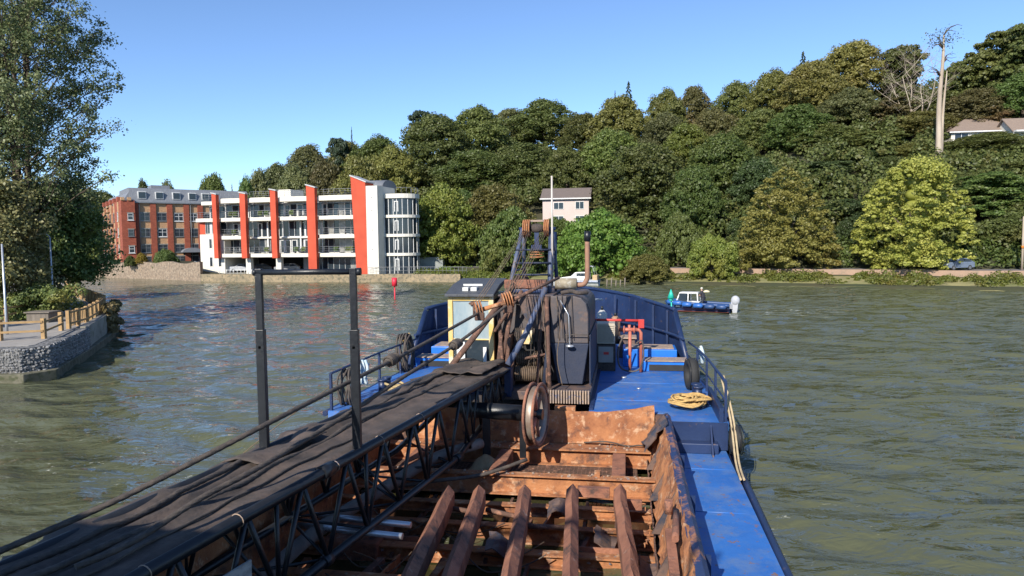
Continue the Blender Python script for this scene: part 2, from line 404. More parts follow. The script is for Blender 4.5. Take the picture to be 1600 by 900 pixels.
L_['deep'] = leaf_mat('leaf_deep_green', (0.045, 0.07, 0.025), (0.1, 0.14, 0.045), (0.09, 0.11, 0.04))
L_['coneolive'] = leaf_mat('leaf_cone_olive', (0.16, 0.155, 0.032), (0.34, 0.31, 0.085), (0.32, 0.24, 0.07), alt=.02)
M_bark = pm('bark', (0.11, 0.085, 0.06), (0.06, 0.045, 0.035), scale=3, rough=0.95, bump=0.8, stretch=(1, 1, 0.2))
M_barkpale = pm('pale_dead_wood', (0.45, 0.38, 0.3), (0.28, 0.22, 0.17), scale=1.2, rough=0.9, bump=0.7, stretch=(1, 1, 0.15))

def leaf_arrays(P, Nn, size, rng, flat=0.5, elong=1.35):
    n = len(P)
    nr = Nn + rng.normal(0, flat, (n, 3)); nr /= np.linalg.norm(nr, axis=1)[:, None] + 1e-9
    t = rng.normal(0, 1, (n, 3)); a = np.cross(nr, t); a /= np.linalg.norm(a, axis=1)[:, None] + 1e-9
    b = np.cross(nr, a); s = size[:, None] if hasattr(size, '__len__') else size
    s = s * rng.uniform(0.6, 1.25, (n, 1))
    V = np.stack([P - a*s*elong*0.5, P - b*s*0.5 + nr*s*0.08, P + a*s*elong*0.5, P + b*s*0.5 + nr*s*0.08], 1).reshape(-1, 3)
    return V
def leaf_mesh(name, V, lv, extra=None):
    """V: 4 verts per leaf; extra: (verts, quads) of an opaque inner core"""
    nq = len(V)//4; F = np.arange(nq*4).reshape(-1, 4)
    if extra is not None and len(extra[0]):
        F = np.concatenate([F, extra[1] + len(V)]); V = np.concatenate([V, extra[0]]); lv = np.concatenate([lv, np.full(len(extra[1]), 0.4)])
    me = bpy.data.meshes.new(name)
    me.vertices.add(len(V)); me.vertices.foreach_set('co', V.astype(np.float32).ravel())
    me.loops.add(F.size); me.loops.foreach_set('vertex_index', F.astype(np.int32).ravel())
    me.polygons.add(len(F)); me.polygons.foreach_set('loop_start', np.arange(0, F.size, 4, dtype=np.int32)); me.polygons.foreach_set('loop_total', np.full(len(F), 4, dtype=np.int32))
    me.update(calc_edges=True)
    at = me.attributes.new('lv', 'FLOAT', 'FACE'); at.data.foreach_set('value', lv.astype(np.float32))
    return me
def core_sphere(c, r, sc=(1, 1, 1), n=8, k=6):
    th = np.linspace(0, np.pi, k+1); ph = np.linspace(0, 2*np.pi, n, endpoint=False)
    V = np.array([[math.sin(a)*math.cos(b)*sc[0], math.sin(a)*math.sin(b)*sc[1], math.cos(a)*sc[2]] for a in th for b in ph])*r + np.array(c)
    F = np.array([(j*n+i, (j+1)*n+i, (j+1)*n+(i+1) % n, j*n+(i+1) % n) for j in range(k) for i in range(n)])
    return V, F
def crown_mesh(name, kind, seed, nleaf=11000, leaf=0.055):
    """unit crown: radius about 1, z from 0 to hh; returns mesh and hh"""
    rng = np.random.default_rng(seed); lobes = []
    if kind == 'broad':
        hh = 1.9
        for i in range(46):
            a = i*2.399 + rng.uniform(-.3, .3); z = (i+.5)/46; prof = math.sin(math.pi*min(0.98, 0.16+0.84*z)**0.85)**0.55
            r = rng.uniform(.2, .36); rad = max(0, prof*0.98 - r*rng.uniform(.6, 1.1)); lobes.append((rad*math.cos(a), rad*math.sin(a), 0.12+z*(hh-0.12-r*.7), r))
        for i in range(8): lobes.append((*(rng.normal(0, .22, 2)), rng.uniform(.5, 1.4), .45))
    elif kind == 'dome':      # willow-like, leaf down to the ground
        hh = 1.25
        for i in range(52):
            a = i*2.399 + rng.uniform(-.3, .3); z = (i+.5)/52; prof = math.sqrt(max(0, 1-(z*.97)**2.1))
            r = rng.uniform(.16, .3); rad = max(0, prof - r*.8); lobes.append((rad*math.cos(a), rad*math.sin(a), z*(hh-r), r))
        for i in range(6): lobes.append((*(rng.normal(0, .25, 2)), rng.uniform(.2, .7), .45))
    elif kind == 'cone':
        hh = 2.3
        for i in range(80):
            a = i*2.399 + rng.uniform(-.2, .2); z = (i+.5)/80; prof = (1-z**2.1)**0.62*0.97 + 0.04
            r = rng.uniform(.13, .22)*(1.1-.5*z); rad = max(0, prof - r*.7); lobes.append((rad*math.cos(a), rad*math.sin(a), z*(hh-r*.6), r))
        for i in range(8): z = i/8; lobes.append((0, 0, z*hh*.85+.15, .62*(1-z**1.7)+.1))
    elif kind == 'tiered':      # the pale tree: overlapping drooping sprays
        hh = 2.35
        for i in range(120):
            a = i*2.399 + rng.uniform(-.3, .3); z = (i+.5)/120; prof = (math.sin(math.pi*(0.22+0.76*z))**0.6)
            r = rng.uniform(.1, .2); rad = max(0, prof*rng.uniform(.88, 1.05) - r*.7); lobes.append((rad*math.cos(a), rad*math.sin(a), z*(hh-r), r))
        for i in range(8): z = i/8; lobes.append((0, 0, z*hh*.8+.2, .55))
    elif kind == 'pine':      # flat layered plates with gaps
        hh = 2.0
        for i in range(34):
            a = i*2.399 + rng.uniform(-.5, .5); z = (i+.5)/34; rad = rng.uniform(.25, .85)*(1-.45*z); r = rng.uniform(.2, .34)
            lobes.append((rad*math.cos(a), rad*math.sin(a), .15+z*(hh-.35), r))
    elif kind == 'fir':
        hh = 3.2
        for i in range(90):
            a = i*2.399; z = (i+.5)/90; L = (1-z)**.8*rng.uniform(.7, 1.0)
            for q in (.45, .75, 1.0): lobes.append((L*q*math.cos(a), L*q*math.sin(a), z*hh*.97 - .12*q, .13*(1.2-z)))
    Lb = np.array(lobes); flat = {'pine': .6, 'fir': .5, 'tiered': .8}.get(kind, .85)
    SC = np.array([1, 1, flat])
    BIG = Lb
    if kind != 'fir':
        subs = []
        per = {'broad': 9, 'dome': 8, 'cone': 5, 'tiered': 4, 'pine': 9}[kind]
        for c in Lb:
            for j in range(per):
                dv = rng.normal(0, 1, 3); dv /= np.linalg.norm(dv); dv[2] = abs(dv[2]) if rng.uniform() < .75 else dv[2]
                subs.append((*(c[:3] + dv*c[3]*np.array([1, 1, flat])*rng.uniform(.62, .98)), c[3]*rng.uniform(.26, .58)))
        Lb = np.array(subs)
    wts = Lb[:, 3]**1.8; wts /= wts.sum(); n = int(nleaf*1.8)
    k = rng.choice(len(Lb), n, p=wts); d = rng.normal(0, 1, (n, 3)); d /= np.linalg.norm(d, axis=1)[:, None]
    d[:, 2] = np.where(d[:, 2] < -0.35, -d[:, 2]*rng.uniform(-.2, 1, n), d[:, 2])
    P = Lb[k, :3] + d*Lb[k, 3:4]*SC*rng.uniform(.72, 1.3, (n, 1))
    keep = np.ones(n, bool)
    for c in BIG:
        dd = np.linalg.norm((P - c[:3])/SC, axis=1); keep &= ~(dd < c[3]*.55)
    keep &= P[:, 2] > 0
    P = P[keep][:nleaf]; d = d[keep][:nleaf]; kk = k[keep][:nleaf]
    lob = rng.uniform(-.22, .22, len(Lb)); lv = np.clip(rng.uniform(.15, .85, len(P)) + lob[kk], 0, 1)
    V = leaf_arrays(P, d*np.array([1, 1, 1.2]), leaf, rng, 0.5)
    cv = []; cf = []; nn = 0
    for c in BIG:
        if kind == 'fir': continue
        v, f = core_sphere(c[:3], c[3]*.3, (1, 1, flat), 7, 5); cv.append(v); cf.append(f+nn); nn += len(v)
    ex = (np.concatenate(cv), np.concatenate(cf)) if cv else None
    return leaf_mesh(name, V, lv, ex), hh
CR = {}
for kd, cnt, nl, lf in (('broad', 5, 24000, .044), ('dome', 3, 24000, .042), ('cone', 1, 34000, .034), ('tiered', 1, 36000, .036), ('pine', 3, 20000, .05), ('fir', 1, 9000, .06)):
    CR[kd] = [crown_mesh('crown', kd, 100+i*7+len(kd), nl, lf) for i in range(cnt)]
def trunk_mesh():
    mb = MB(); mb.tube([(0, 0, -.25), (0.01, 0, .3), (.02, .02, .8), (0, 0.02, 1.4)], [.075, .055, .04, .015], 8)
    for a in range(5):
        an = a*1.3; z = .35+.13*a; mb.tube([(0, 0, z), (.25*math.cos(an), .25*math.sin(an), z+.22), (.5*math.cos(an), .5*math.sin(an), z+.45)], [.03, .02, .008], 6)
    me = bpy.data.meshes.new('trunk'); me.from_pydata([tuple(v) for v in mb.v], [], mb.f); me.materials.append(M_bark)
    me.polygons.foreach_set('use_smooth', mb.sm); return me
TRUNK = trunk_mesh()
tcount = 0
def plant_tree(X, Y, zb, rad, H, kind, mat, name, label, cat='tree', group=None, lift=0.0):
    global tcount
    tcount += 1
    o = thing(name, label, cat, (X, Y, zb), group)
    me, hh = CR[kind][tcount % len(CR[kind])]
    c = bpy.data.objects.new('crown', me); COL.objects.link(c)
    if not me.materials: me.materials.append(L_[mat])
    c.material_slots[0].link = 'OBJECT'; c.material_slots[0].material = L_[mat]
    c.parent = o; c.location = (0, 0, H*lift); c.scale = (rad, rad, H*(1-lift)/hh); c.rotation_euler = (0, 0, tcount*1.7)
    t = bpy.data.objects.new('trunk', TRUNK); COL.objects.link(t); t.parent = o
    s = max(rad, H*.35); t.scale = (s*.8, s*.8, H*.5); t.rotation_euler = (0, 0, tcount*2.1)
    return o
def tree_px(px, ytop, hw, depth, kind, mat, label, name='broadleaf_tree', group=None, lift=0.0, ybase=None, cat='tree'):
    p = PY(px, ytop, depth); g = ground(p.x, depth) - .2
    if ybase is not None: g = PY(px, ybase, depth).z
    H = max(2.0, p.z - g); r = hw/1100*depth
    return plant_tree(p.x, depth, g, r, H, kind, mat, name, label, cat, group, lift)
T = tree_px
# --- front row along the bank
T(690, 291, 58, 121, 'broad', 'yellowgreen', 'yellow-green rounded tree beside the round glass bay of the white apartments')
T(772, 290, 62, 126, 'broad', 'olive', 'large olive tree between the glass bay and the pink house, behind the crane gantry ropes')
T(800, 322, 52, 111, 'dome', 'mid', 'bushy mid-green tree on the bank directly behind the crane gantry')
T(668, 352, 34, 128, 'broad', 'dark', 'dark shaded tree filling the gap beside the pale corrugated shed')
T(935, 328, 76, 106, 'dome', 'bright', 'broad bright green bushy tree on the water edge behind the exhaust pipe', 'willow_tree')
T(1010, 396, 40, 97.5, 'dome', 'olive', 'small olive willow bush at the water edge right of the bright green tree', 'willow_bush', cat='bush')
T(1113, 364, 38, 96, 'dome', 'yellowgreen', 'small round yellowing tree on the bank left of the olive cone tree')
T(1228, 262, 74, 97, 'cone', 'coneolive', 'big olive-brown cone-shaped tree standing on the bank by the road', 'cone_shaped_tree')
T(1430, 249, 84, 91, 'tiered', 'pale', 'large pale yellow-green tree in full leaf below the tall bare trunk', 'pale_leaved_tree')
T(1010, 226, 78, 128, 'broad', 'dark', 'big dark green tree right of the pink house with a broad dome crown')
T(1130, 212, 64, 124, 'broad', 'mid', 'green maple-like tree with orange tinged leaves between dark dome and olive cone')
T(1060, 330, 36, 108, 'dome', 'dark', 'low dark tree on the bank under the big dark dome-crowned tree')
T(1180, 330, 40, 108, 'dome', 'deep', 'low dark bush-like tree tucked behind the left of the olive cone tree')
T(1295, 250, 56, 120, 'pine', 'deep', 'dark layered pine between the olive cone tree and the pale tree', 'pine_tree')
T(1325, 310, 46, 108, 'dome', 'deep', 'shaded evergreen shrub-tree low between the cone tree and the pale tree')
T(1365, 205, 60, 132, 'pine', 'dark', 'wide dark pine with layered boughs just left of the tall bare trunk', 'pine_tree')
T(1550, 265, 70, 100, 'pine', 'mid', 'wide green pine on the lower slope right of the pale tree', 'pine_tree')
T(1590, 330, 60, 94, 'dome', 'dark', 'dark leafy tree low at the right edge beside the telegraph pole')
T(1500, 330, 42, 104, 'dome', 'dark', 'small dark tree half hidden behind the right side of the pale tree')
T(1545, 208, 66, 122, 'broad', 'dark', 'dark tree standing in front of the hilltop house roof at right')
T(1490, 232, 44, 128, 'broad', 'brown', 'brownish small-crowned tree right of the base of the bare trunk')
# --- middle slope
T(955, 205, 62, 150, 'broad', 'mid', 'loose mid-green tree above and right of the pink house')
T(885, 232, 48, 148, 'broad', 'dark', 'dark round tree rising straight above the pink house')
T(820, 225, 60, 158, 'broad', 'dark', 'dark round-crowned tree above the pink house left side')
T(745, 236, 66, 160, 'broad', 'mid', 'dark green round tree mid slope, lower one of the pair left of the pink house')
T(680, 182, 66, 178, 'broad', 'dark', 'big dark dome-crowned tree on the skyline left of the highest wooded rise')
T(745, 168, 56, 190, 'broad', 'dark', 'brown-green tree on the skyline between the cedar and the highest wooded rise')
T(612, 232, 46, 172, 'broad', 'olive', 'olive brown tree behind the big red wall of the white apartments')
T(560, 246, 50, 165, 'broad', 'olive', 'olive tree directly behind the roof terrace of the white apartments')
T(508, 252, 40, 168, 'broad', 'brown', 'rusty olive tree behind the third red fin of the white apartments')
T(458, 262, 38, 172, 'broad', 'silver', 'grey-green tree behind the roof room of the white apartments')
T(405, 268, 30, 178, 'broad', 'silver', 'leftmost grey-green tree of the wooded hill, by the golden conifer')
T(590, 215, 52, 200, 'broad', 'mid', 'green skyline tree between the two-tufted conifers and the cedar')
T(540, 222, 44, 205, 'broad', 'olive', 'olive skyline tree right of the ragged dark conifer')
T(480, 228, 42, 212, 'broad', 'silver', 'grey-green skyline tree just left of the ragged dark conifer')
T(432, 258, 34, 205, 'broad', 'silver', 'low grey-green skyline tree at the left foot of the hill')
T(850, 158, 62, 205, 'broad', 'dark', 'highest dark tree of the central wooded rise')
T(800, 172, 48, 212, 'broad', 'silver', 'grey-green tree on the left shoulder of the central rise')
T(912, 178, 46, 192, 'broad', 'dark', 'dark tree on the right shoulder of the central rise')
T(1075, 195, 44, 150, 'broad', 'yellowgreen', 'bright yellow-green tree mid slope above the maple-like tree', 'broadleaf_tree')
T(1040, 178, 42, 168, 'broad', 'silver', 'grey-green rounded tree below the skyline right of the fir')
T(968, 152, 52, 185, 'broad', 'olive', 'olive-brown skyline tree directly under the tall fir')
T(1042, 142, 34, 186, 'broad', 'dark', 'small dark rounded skyline tree right of the fir')
T(1084, 136, 34, 188, 'broad', 'brown', 'brownish skyline tree between two dark rounded ones')
T(1150, 130, 40, 182, 'broad', 'dark', 'dark dome tree on the skyline left of the steep right-hand rise')
T(1115, 172, 46, 160, 'broad', 'brown', 'brown-tinged tree below the skyline dip')
T(1190, 172, 48, 152, 'broad', 'dark', 'grey-dark tree half way up the slope above the olive cone tree')
T(1210, 112, 52, 172, 'broad', 'olive', 'olive tree at the foot of the steep right-hand skyline')
T(1250, 165, 56, 142, 'broad', 'mid', 'green tree mid slope straight above the olive cone tree')
T(1272, 96, 56, 160, 'broad', 'olive', 'olive dome tree in front of the highest olive dome at right')
T(1335, 68, 62, 172, 'broad', 'olive', 'large olive dome-crowned tree on the right-hand skyline')
T(1330, 140, 54, 148, 'broad', 'silver', 'grey-green tree below the large olive domes at right')
T(1408, 68, 46, 165, 'pine', 'dark', 'dark flat-topped pine behind the leafless grey tree', 'pine_tree')
T(1395, 150, 44, 142, 'pine', 'brown', 'brownish pine below the leafless grey tree', 'pine_tree')
T(1440, 175, 50, 138, 'broad', 'olive', 'olive tree directly left of the tall bare trunk mid slope')
T(1505, 92, 46, 150, 'pine', 'dark', 'dark pine immediately right of the tall bare trunk on the skyline', 'pine_tree')
T(1560, 48, 60, 148, 'pine', 'dark', 'tall dark pine on the skyline above the hilltop house', 'pine_tree')
T(1612, 28, 62, 140, 'pine', 'dark', 'tallest dark pine cut by the right edge of the picture', 'pine_tree')
T(1525, 140, 52, 138, 'broad', 'brown', 'brown-green tree left of the hilltop house roof')
T(1600, 115, 50, 135, 'broad', 'mid', 'green tree behind the hilltop house at the right edge')
T(1470, 140, 40, 150, 'broad', 'dark', 'dark tree behind the upper half of the bare trunk')
T(1345, 262, 50, 128, 'broad', 'deep', 'green tree filling the dip between the layered pine and the pale tree')
T(1390, 245, 46, 120, 'broad', 'dark', 'dark tree rising just behind the top left of the pale tree')
T(1290, 195, 54, 138, 'broad', 'dark', 'dark tree high above the layered pine beside the olive cone tree')
T(1085, 262, 50, 114, 'broad', 'mid', 'green tree hanging over the road left of the olive cone tree')
T(1185, 250, 50, 116, 'broad', 'deep', 'dark tree directly behind the tip of the olive cone tree')
T(1420, 225, 46, 126, 'broad', 'olive', 'olive tree just above the top of the pale tree')
T(1600, 250, 50, 108, 'pine', 'dark', 'dark pine under the white extension at the right edge', 'pine_tree')
T(1510, 270, 40, 108, 'broad', 'dark', 'dark tree peeping over the right shoulder of the pale tree')
T(870, 338, 40, 122, 'dome', 'mid', 'green bush-like tree hiding the foot of the pink house')
T(725, 300, 44, 132, 'broad', 'mid', 'green tree in the gap between the two rounded yellow-green ones', 'broadleaf_tree')
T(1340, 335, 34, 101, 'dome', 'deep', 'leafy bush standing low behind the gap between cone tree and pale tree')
# --- conifers and landmarks
T(982, 121, 24, 188, 'fir', 'fir', 'tall dark fir tree rising above the skyline in the centre of the hill', 'fir_tree')
T(961, 136, 9, 190, 'fir', 'fir', 'slim small fir tip just left of the tall fir', 'fir_tree')
T(1255, 74, 24, 168, 'fir', 'fir', 'dark pointed conifer above the steep right-hand skyline', 'fir_tree')
T(655, 168, 30, 196, 'pine', 'fir', 'ragged dark cedar poking above the skyline left of the central rise', 'cedar_tree')
T(528, 210, 26, 200, 'pine', 'fir', 'ragged dark conifer with drooping boughs on the left part of the skyline', 'cedar_tree')
T(549, 192, 7, 202, 'fir', 'fir', 'small stubby spire-like conifer beside the ragged dark one', 'fir_tree')
T(362, 280, 9, 150, 'fir', 'gold', 'golden-yellow conifer behind the roof of the brick apartments', 'golden_conifer')
T(332, 274, 32, 185, 'broad', 'mid', 'loose green tree behind the right end of the brick apartments roof')
T(384, 280, 20, 165, 'broad', 'mid', 'small green tree between the golden conifer and the hill')
T(222, 284, 20, 178, 'broad', 'dark', 'small dark tree top behind the left part of the brick apartments roof')
T(262, 287, 26, 178, 'broad', 'dark', 'low dark tree top behind the middle of the brick apartments roof')
for i, (px, yt) in enumerate(((-60, 290), (20, 300), (90, 296), (150, 300))):
    T(px, yt, 60, 205, 'broad', 'dark', 'far tree behind the poplar trunks on the left bank', group='far trees glimpsed behind the left bank trees')
# --- understorey that fills the slope between the named trees (one mass nobody could count)
def scrub(name, pts, size, mat, seed, label, cat='undergrowth', lsz=.3):
    rng = np.random.default_rng(seed); P = []; D = []
    for (x, y, z, r, n) in pts:
        d = rng.normal(0, 1, (n, 3)); d /= np.linalg.norm(d, axis=1)[:, None]; d[:, 2] = np.abs(d[:, 2])
        P.append(np.array([x, y, z]) + d*r*rng.uniform(.7, 1.08, (n, 1))); D.append(d)
    P = np.concatenate(P); D = np.concatenate(D)
    me = leaf_mesh(name, leaf_arrays(P, D, lsz, rng, .6), rng.uniform(0, 1, len(P))); me.materials.append(mat)
    o = bpy.data.objects.new(name, me); COL.objects.link(o); return tag(o, label, cat, kind='stuff')
rg = np.random.default_rng(5); pts = []
for i in range(1150):
    a = rg.uniform(660, 1660); dep = rg.uniform(92, 190)
    x = (a-800)/1100*dep; t = dep - Yb(x)
    if t < 16.5: continue
    zz = ground(x, dep)+rg.uniform(0, 3.0); r_u = rg.uniform(1.4, 2.9); ys = 374-(zz+r_u-6)/dep*1100
    if (830 < a < 940 and dep < 142 and ys < 336) or (a > 1455 and dep < 136 and ys < 232): continue
    pts.append((x, dep, zz, r_u, 240))
for i in range(110):
    a = rg.uniform(380, 660); dep = rg.uniform(170, 215); x = (a-800)/1100*dep
    pts.append((x, dep, ground(x, dep)+rg.uniform(0, 3), rg.uniform(2.5, 4.2), 170))
scrub('woodland_undergrowth', pts, .3, L_['dark'], 8, 'dark undergrowth filling the wooded hillside between the trees', lsz=.42)
pts = []
for i in range(200):       # shrubs behind the road
    x = rg.uniform(10, 72); t = rg.uniform(15, 20); pts.append((x, Yb(x)+t, ground(x, Yb(x)+t), rg.uniform(.8, 2.4), 120))
scrub('roadside_hedge', pts, .3, L_['mid'], 9, 'green hedge and bushes along the far side of the bank road', lsz=.32)
pts = []
for i in range(110):       # ivy and brambles on the bank by the shed
    x = rg.uniform(-14.5, 2.5); t = rg.uniform(.8, 3.6); pts.append((x, Yb(x)+t, ground(x, Yb(x)+t), rg.uniform(.5, 1.15), 150))
scrub('brambles', pts, .2, L_['yellowgreen'], 10, 'brambles and ivy trailing over the bank right of the apartments', lsz=.2)
pts = []
for i in range(330):       # weeds and bushes along the water edge at right
    x = rg.uniform(14, 76); t = rg.uniform(1.0, 7.0); r = rg.uniform(.15, .45) if rg.uniform() < .8 else rg.uniform(.6, 1.3)
    pts.append((x, Yb(x)+t, ground(x, Yb(x)+t), r, 70 if r < .5 else 200))
scrub('bank_weeds', pts, .2, L_['yellowgreen'], 12, 'tall weeds and low bushes growing on the grassy river bank', lsz=.18)
pts = [(rg.uniform(-13, 8), 0, 0, rg.uniform(.4, .9), 120) for i in range(90)]
pts = [(x, Yb(x)+rg.uniform(9, 13), 1.3, r, n) for (x, _, _, r, n) in pts]
scrub('verge_grass', pts, .2, L_['bright'], 13, 'bright grass verge between the shed and the crane gantry', lsz=.2)

# --- leafless tree and the tall bare trunk
def bare(name, label, px, ytop, ybase, depth, spread, r0, seed, main=1, cat='dead tree'):
    rr = random.Random(seed); b = PY(px, ybase, depth); b.z = min(b.z, ground(b.x, depth)); t = PY(px, ytop, depth); H = t.z - b.z
    root = thing(name, label, cat, b); mb = MB()
    def br(p, d, L, r, lev):
        pts = [p]; q = p.copy(); dd = d.copy(); n = 5
        for k in range(n):
            dd = (dd + Vector((rr.uniform(-.2, .2), rr.uniform(-.2, .2), rr.uniform(-.05, .2)))).normalized(); q = q + dd*L/n; pts.append(q.copy())
        mb.tube(pts, [r*(1-.75*i/n) for i in range(n+1)], 6 if lev else 10)
        if lev < 3:
            for k in range(4 if lev else 5):
                s_ = pts[rr.randint(2, n)]; a = rr.uniform(0, 6.28); e = Vector((math.cos(a), math.sin(a), rr.uniform(.3, 1.0))).normalized()
                br(s_, e, L*rr.uniform(.4, .65), r*.38, lev+1)
    if main == 1:
        for k in range(5): a = k*1.26; br(b, Vector((math.cos(a)*.45, math.sin(a)*.3, 1)).normalized(), H*.95, r0, 0)
    mb.build('trunk', M_barkpale, root); return root, b, H
bare('leafless_tree', 'leafless tree with spreading pale grey branches in front of the dark flat-topped pine', 1428, 112, 190, 139, 1, .17, 3)
b = PY(1464, 262, 118); t = PY(1474, 55, 118); b.z = ground(b.x, 118)
root = thing('bare_trunk', 'very tall bare pale trunk with twisted twigs on top, above the pale tree', 'dead tree', b)
mb = MB(); pts = [b.lerp(t, k/10) + Vector((math.sin(k*.9)*.14, 0, 0)) for k in range(11)]
mb.tube(pts, [.62, .58, .52, .46, .42, .38, .34, .3, .26, .2, .1], 10)
p2 = PY(1470, 252, 118); t2 = PY(1480, 110, 118.3)
mb.tube([p2.lerp(t2, k/6) + Vector((math.cos(k)*.1, .2, 0)) for k in range(7)], [.3, .28, .25, .22, .18, .14, .06], 8)
mb.build('trunk', M_barkpale, root)
mb = MB(); rr = random.Random(4)
for k in range(15):
    s_ = pts[7 + k % 4]; sg = 1 if k % 2 else -1
    e = Vector((sg*rr.uniform(1.0, 2.6), rr.uniform(-.6, .6), rr.uniform(.3, 2.2))); mid = s_ + e*.5 + Vector((0, 0, .5))
    mb.tube([s_, mid, s_+e, s_+e+Vector((sg*rr.uniform(.3, .9), 0, rr.uniform(-.4, .5)))], [.1, .07, .045, .02], 5)
mb.build('twigs', M_bark, root)
rng = np.random.default_rng(3); P = np.array([tuple(t + Vector((0, 0, -.6)))]) + rng.normal(0, 1, (320, 3))*np.array([1.3, .8, .8])
me = leaf_mesh('foliage', leaf_arrays(P - np.array(tuple(b)), P*0 + [0, 0, 1], .22, rng, .8), rng.uniform(0, .6, 320)); me.materials.append(L_['dark'])
o = bpy.data.objects.new('foliage', me); COL.objects.link(o); o.parent = root

# --- near trees of the left bank, limb by limb
def limb_tree(name, label, base, stems, H, outline, nbr, leaf, mats, seed, perclump=230, clump=.62, lowest=.12, lean=(0, 0), cat='tree', up=.75, nlast=3, r0=.2, bark=None):
    rr = random.Random(seed); rng = np.random.default_rng(seed); root = thing(name, label, cat, base); base = Vector(base)
    wood = MB(); P = []; cl = []
    st = []
    for k in range(stems):
        a = k*6.28/stems + rr.uniform(-.3, .3); off = Vector((math.cos(a), math.sin(a), 0))*(.25 if stems > 1 else 0)
        spread = .09*H if stems > 1 else 0
        pts = [base + off*.5 + Vector((lean[0]*(z**1.3)*H, lean[1]*z*H, z*H)) + off*4*spread*z*.45 + Vector((rr.uniform(-.12, .12), rr.uniform(-.12, .12), 0)) for z in [i/9 for i in range(10)]]
        pts[0].z -= .3
        wood.tube(pts, [r0*(1-.09*i) for i in range(10)], 10); st.append(pts)
    for i in range(nbr):
        s_ = st[i % stems]; z = lowest + (1-lowest)*((i+.5)/nbr); f = z*9; k = min(8, int(f)); p = s_[k].lerp(s_[k+1], f-k)
        L = outline(z)*rr.uniform(.6, 1.05); a = i*2.399 + rr.uniform(-.4, .4)
        d = Vector((math.cos(a), math.sin(a), up*rr.uniform(.5, 1.2))).normalized(); q = p.copy(); pts = [p]
        for s2 in range(6):
            d = (d + Vector((rr.uniform(-.18, .18), rr.uniform(-.18, .18), rr.uniform(-.12, .16)))).normalized(); q = q + d*L/6; pts.append(q.copy())
        wood.tube(pts, [.075*(1-z*.6)*(1-.13*j) for j in range(7)], 5)
        for j in range(2, 7):
            for _ in range(2 if j > 3 else 1):
                c = pts[j] + Vector([rr.uniform(-.55, .55) for _ in range(3)])*min(1, L*.35)
                wood.tube([pts[j-1], c], [.022, .008], 4, False); cl.append(tuple(c))
    cl = np.array(cl); n = len(cl)*perclump
    k = rng.integers(0, len(cl), n); cs = rng.uniform(.55, 1.25, len(cl))
    P = cl[k] + rng.normal(0, clump*.5, (n, 3))*cs[k][:, None]*np.array([1, 1, .8])
    bb = np.array(tuple(base)); nr = (P - cl[k]) + np.array([0, 0, .25])
    V = leaf_arrays(P - bb, nr/(np.linalg.norm(nr, axis=1)[:, None]+1e-6), leaf, rng, .8)
    lob = rng.uniform(-.25, .25, len(cl)); lv = np.clip(rng.uniform(.1, .9, n)+lob[k], 0, 1)
    me = leaf_mesh('crown', V, lv); me.materials.append(mats); o = bpy.data.objects.new('crown', me); COL.objects.link(o); o.parent = root
    wood.build('trunk', bark or M_bark, root); return root
L_['poplar'] = leaf_mat('leaf_poplar', (0.09, 0.13, 0.04), (0.38, 0.4, 0.19), (0.26, 0.28, 0.1), trans=.35, nscale=.6)
L_['hazel'] = leaf_mat('leaf_hazel', (0.09, 0.095, 0.035), (0.28, 0.25, 0.11), (0.24, 0.15, 0.07), trans=.35, nscale=.5)
L_['sycamore'] = leaf_mat('leaf_sycamore', (0.06, 0.1, 0.025), (0.2, 0.25, 0.08), (0.3, 0.27, 0.05), trans=.35, nscale=.45)

# =================================================================== LEFT BANK OBJECTS
def lz(x, y): return 1.52
bT = PZ(62, 470, 1.5)
limb_tree('poplar_tree', 'tall airy poplar with several stems towering over the left bank', (-34.5, 50, 1.5), 4, 23, lambda z: 8.4*math.sin(math.pi*min(1, .22+.66*z))**.7, 160, .135, L_['poplar'], 21, perclump=58, clump=.62, lowest=.22, lean=(.02, 0), up=.9, r0=.26)
limb_tree('poplar_tree', 'second poplar further left whose trunk shows at the picture edge', (-38.2, 49, 1.5), 2, 21, lambda z: 5.2*math.sin(math.pi*min(1, .25+.7*z))**.7, 80, .135, L_['poplar'], 22, perclump=56, clump=.6, lowest=.3, up=.9, r0=.24)
limb_tree('hazel_tree', 'browning bushy hazel below the poplar on the left bank', (-32.9, 44.5, 1.5), 3, 7.6, lambda z: 3.7*math.sin(math.pi*min(1, .3+.6*z))**.6, 85, .15, L_['hazel'], 23, perclump=60, clump=.7, lowest=.1, up=.7, r0=.14)
limb_tree('sycamore_tree', 'dark green tree with yellow patches hanging towards the water beyond the hazel', (-35.0, 54, 1.5), 2, 8.4, lambda z: 4.0*math.sin(math.pi*min(1, .3+.6*z))**.6, 95, .18, L_['sycamore'], 24, perclump=62, clump=.8, lowest=.16, up=.45, r0=.18)
limb_tree('hazel_tree', 'leafy hazel at the far left edge behind the bin', (-37.8, 44, 1.5), 3, 7.2, lambda z: 3.2, 60, .15, L_['hazel'], 25, perclump=50, clump=.7, lowest=.1, up=.7, r0=.12)
limb_tree('sycamore_tree', 'low tree overhanging the river wall beyond the promenade fence', (-50.0, 73, 1.5), 2, 7.6, lambda z: 3.6, 80, .2, L_['sycamore'], 26, perclump=55, clump=.9, lowest=.14, up=.4, r0=.16)
scrub('shrub_bed', [(random.uniform(-31.6, -27.8), 42.8+random.uniform(0, 3.2), 1.5+random.uniform(0, 1.5), random.uniform(.5, .9), 260) for i in range(34)], .2, L_['sycamore'], 31, 'low shrubs in the bed behind the promenade fence', lsz=.14)
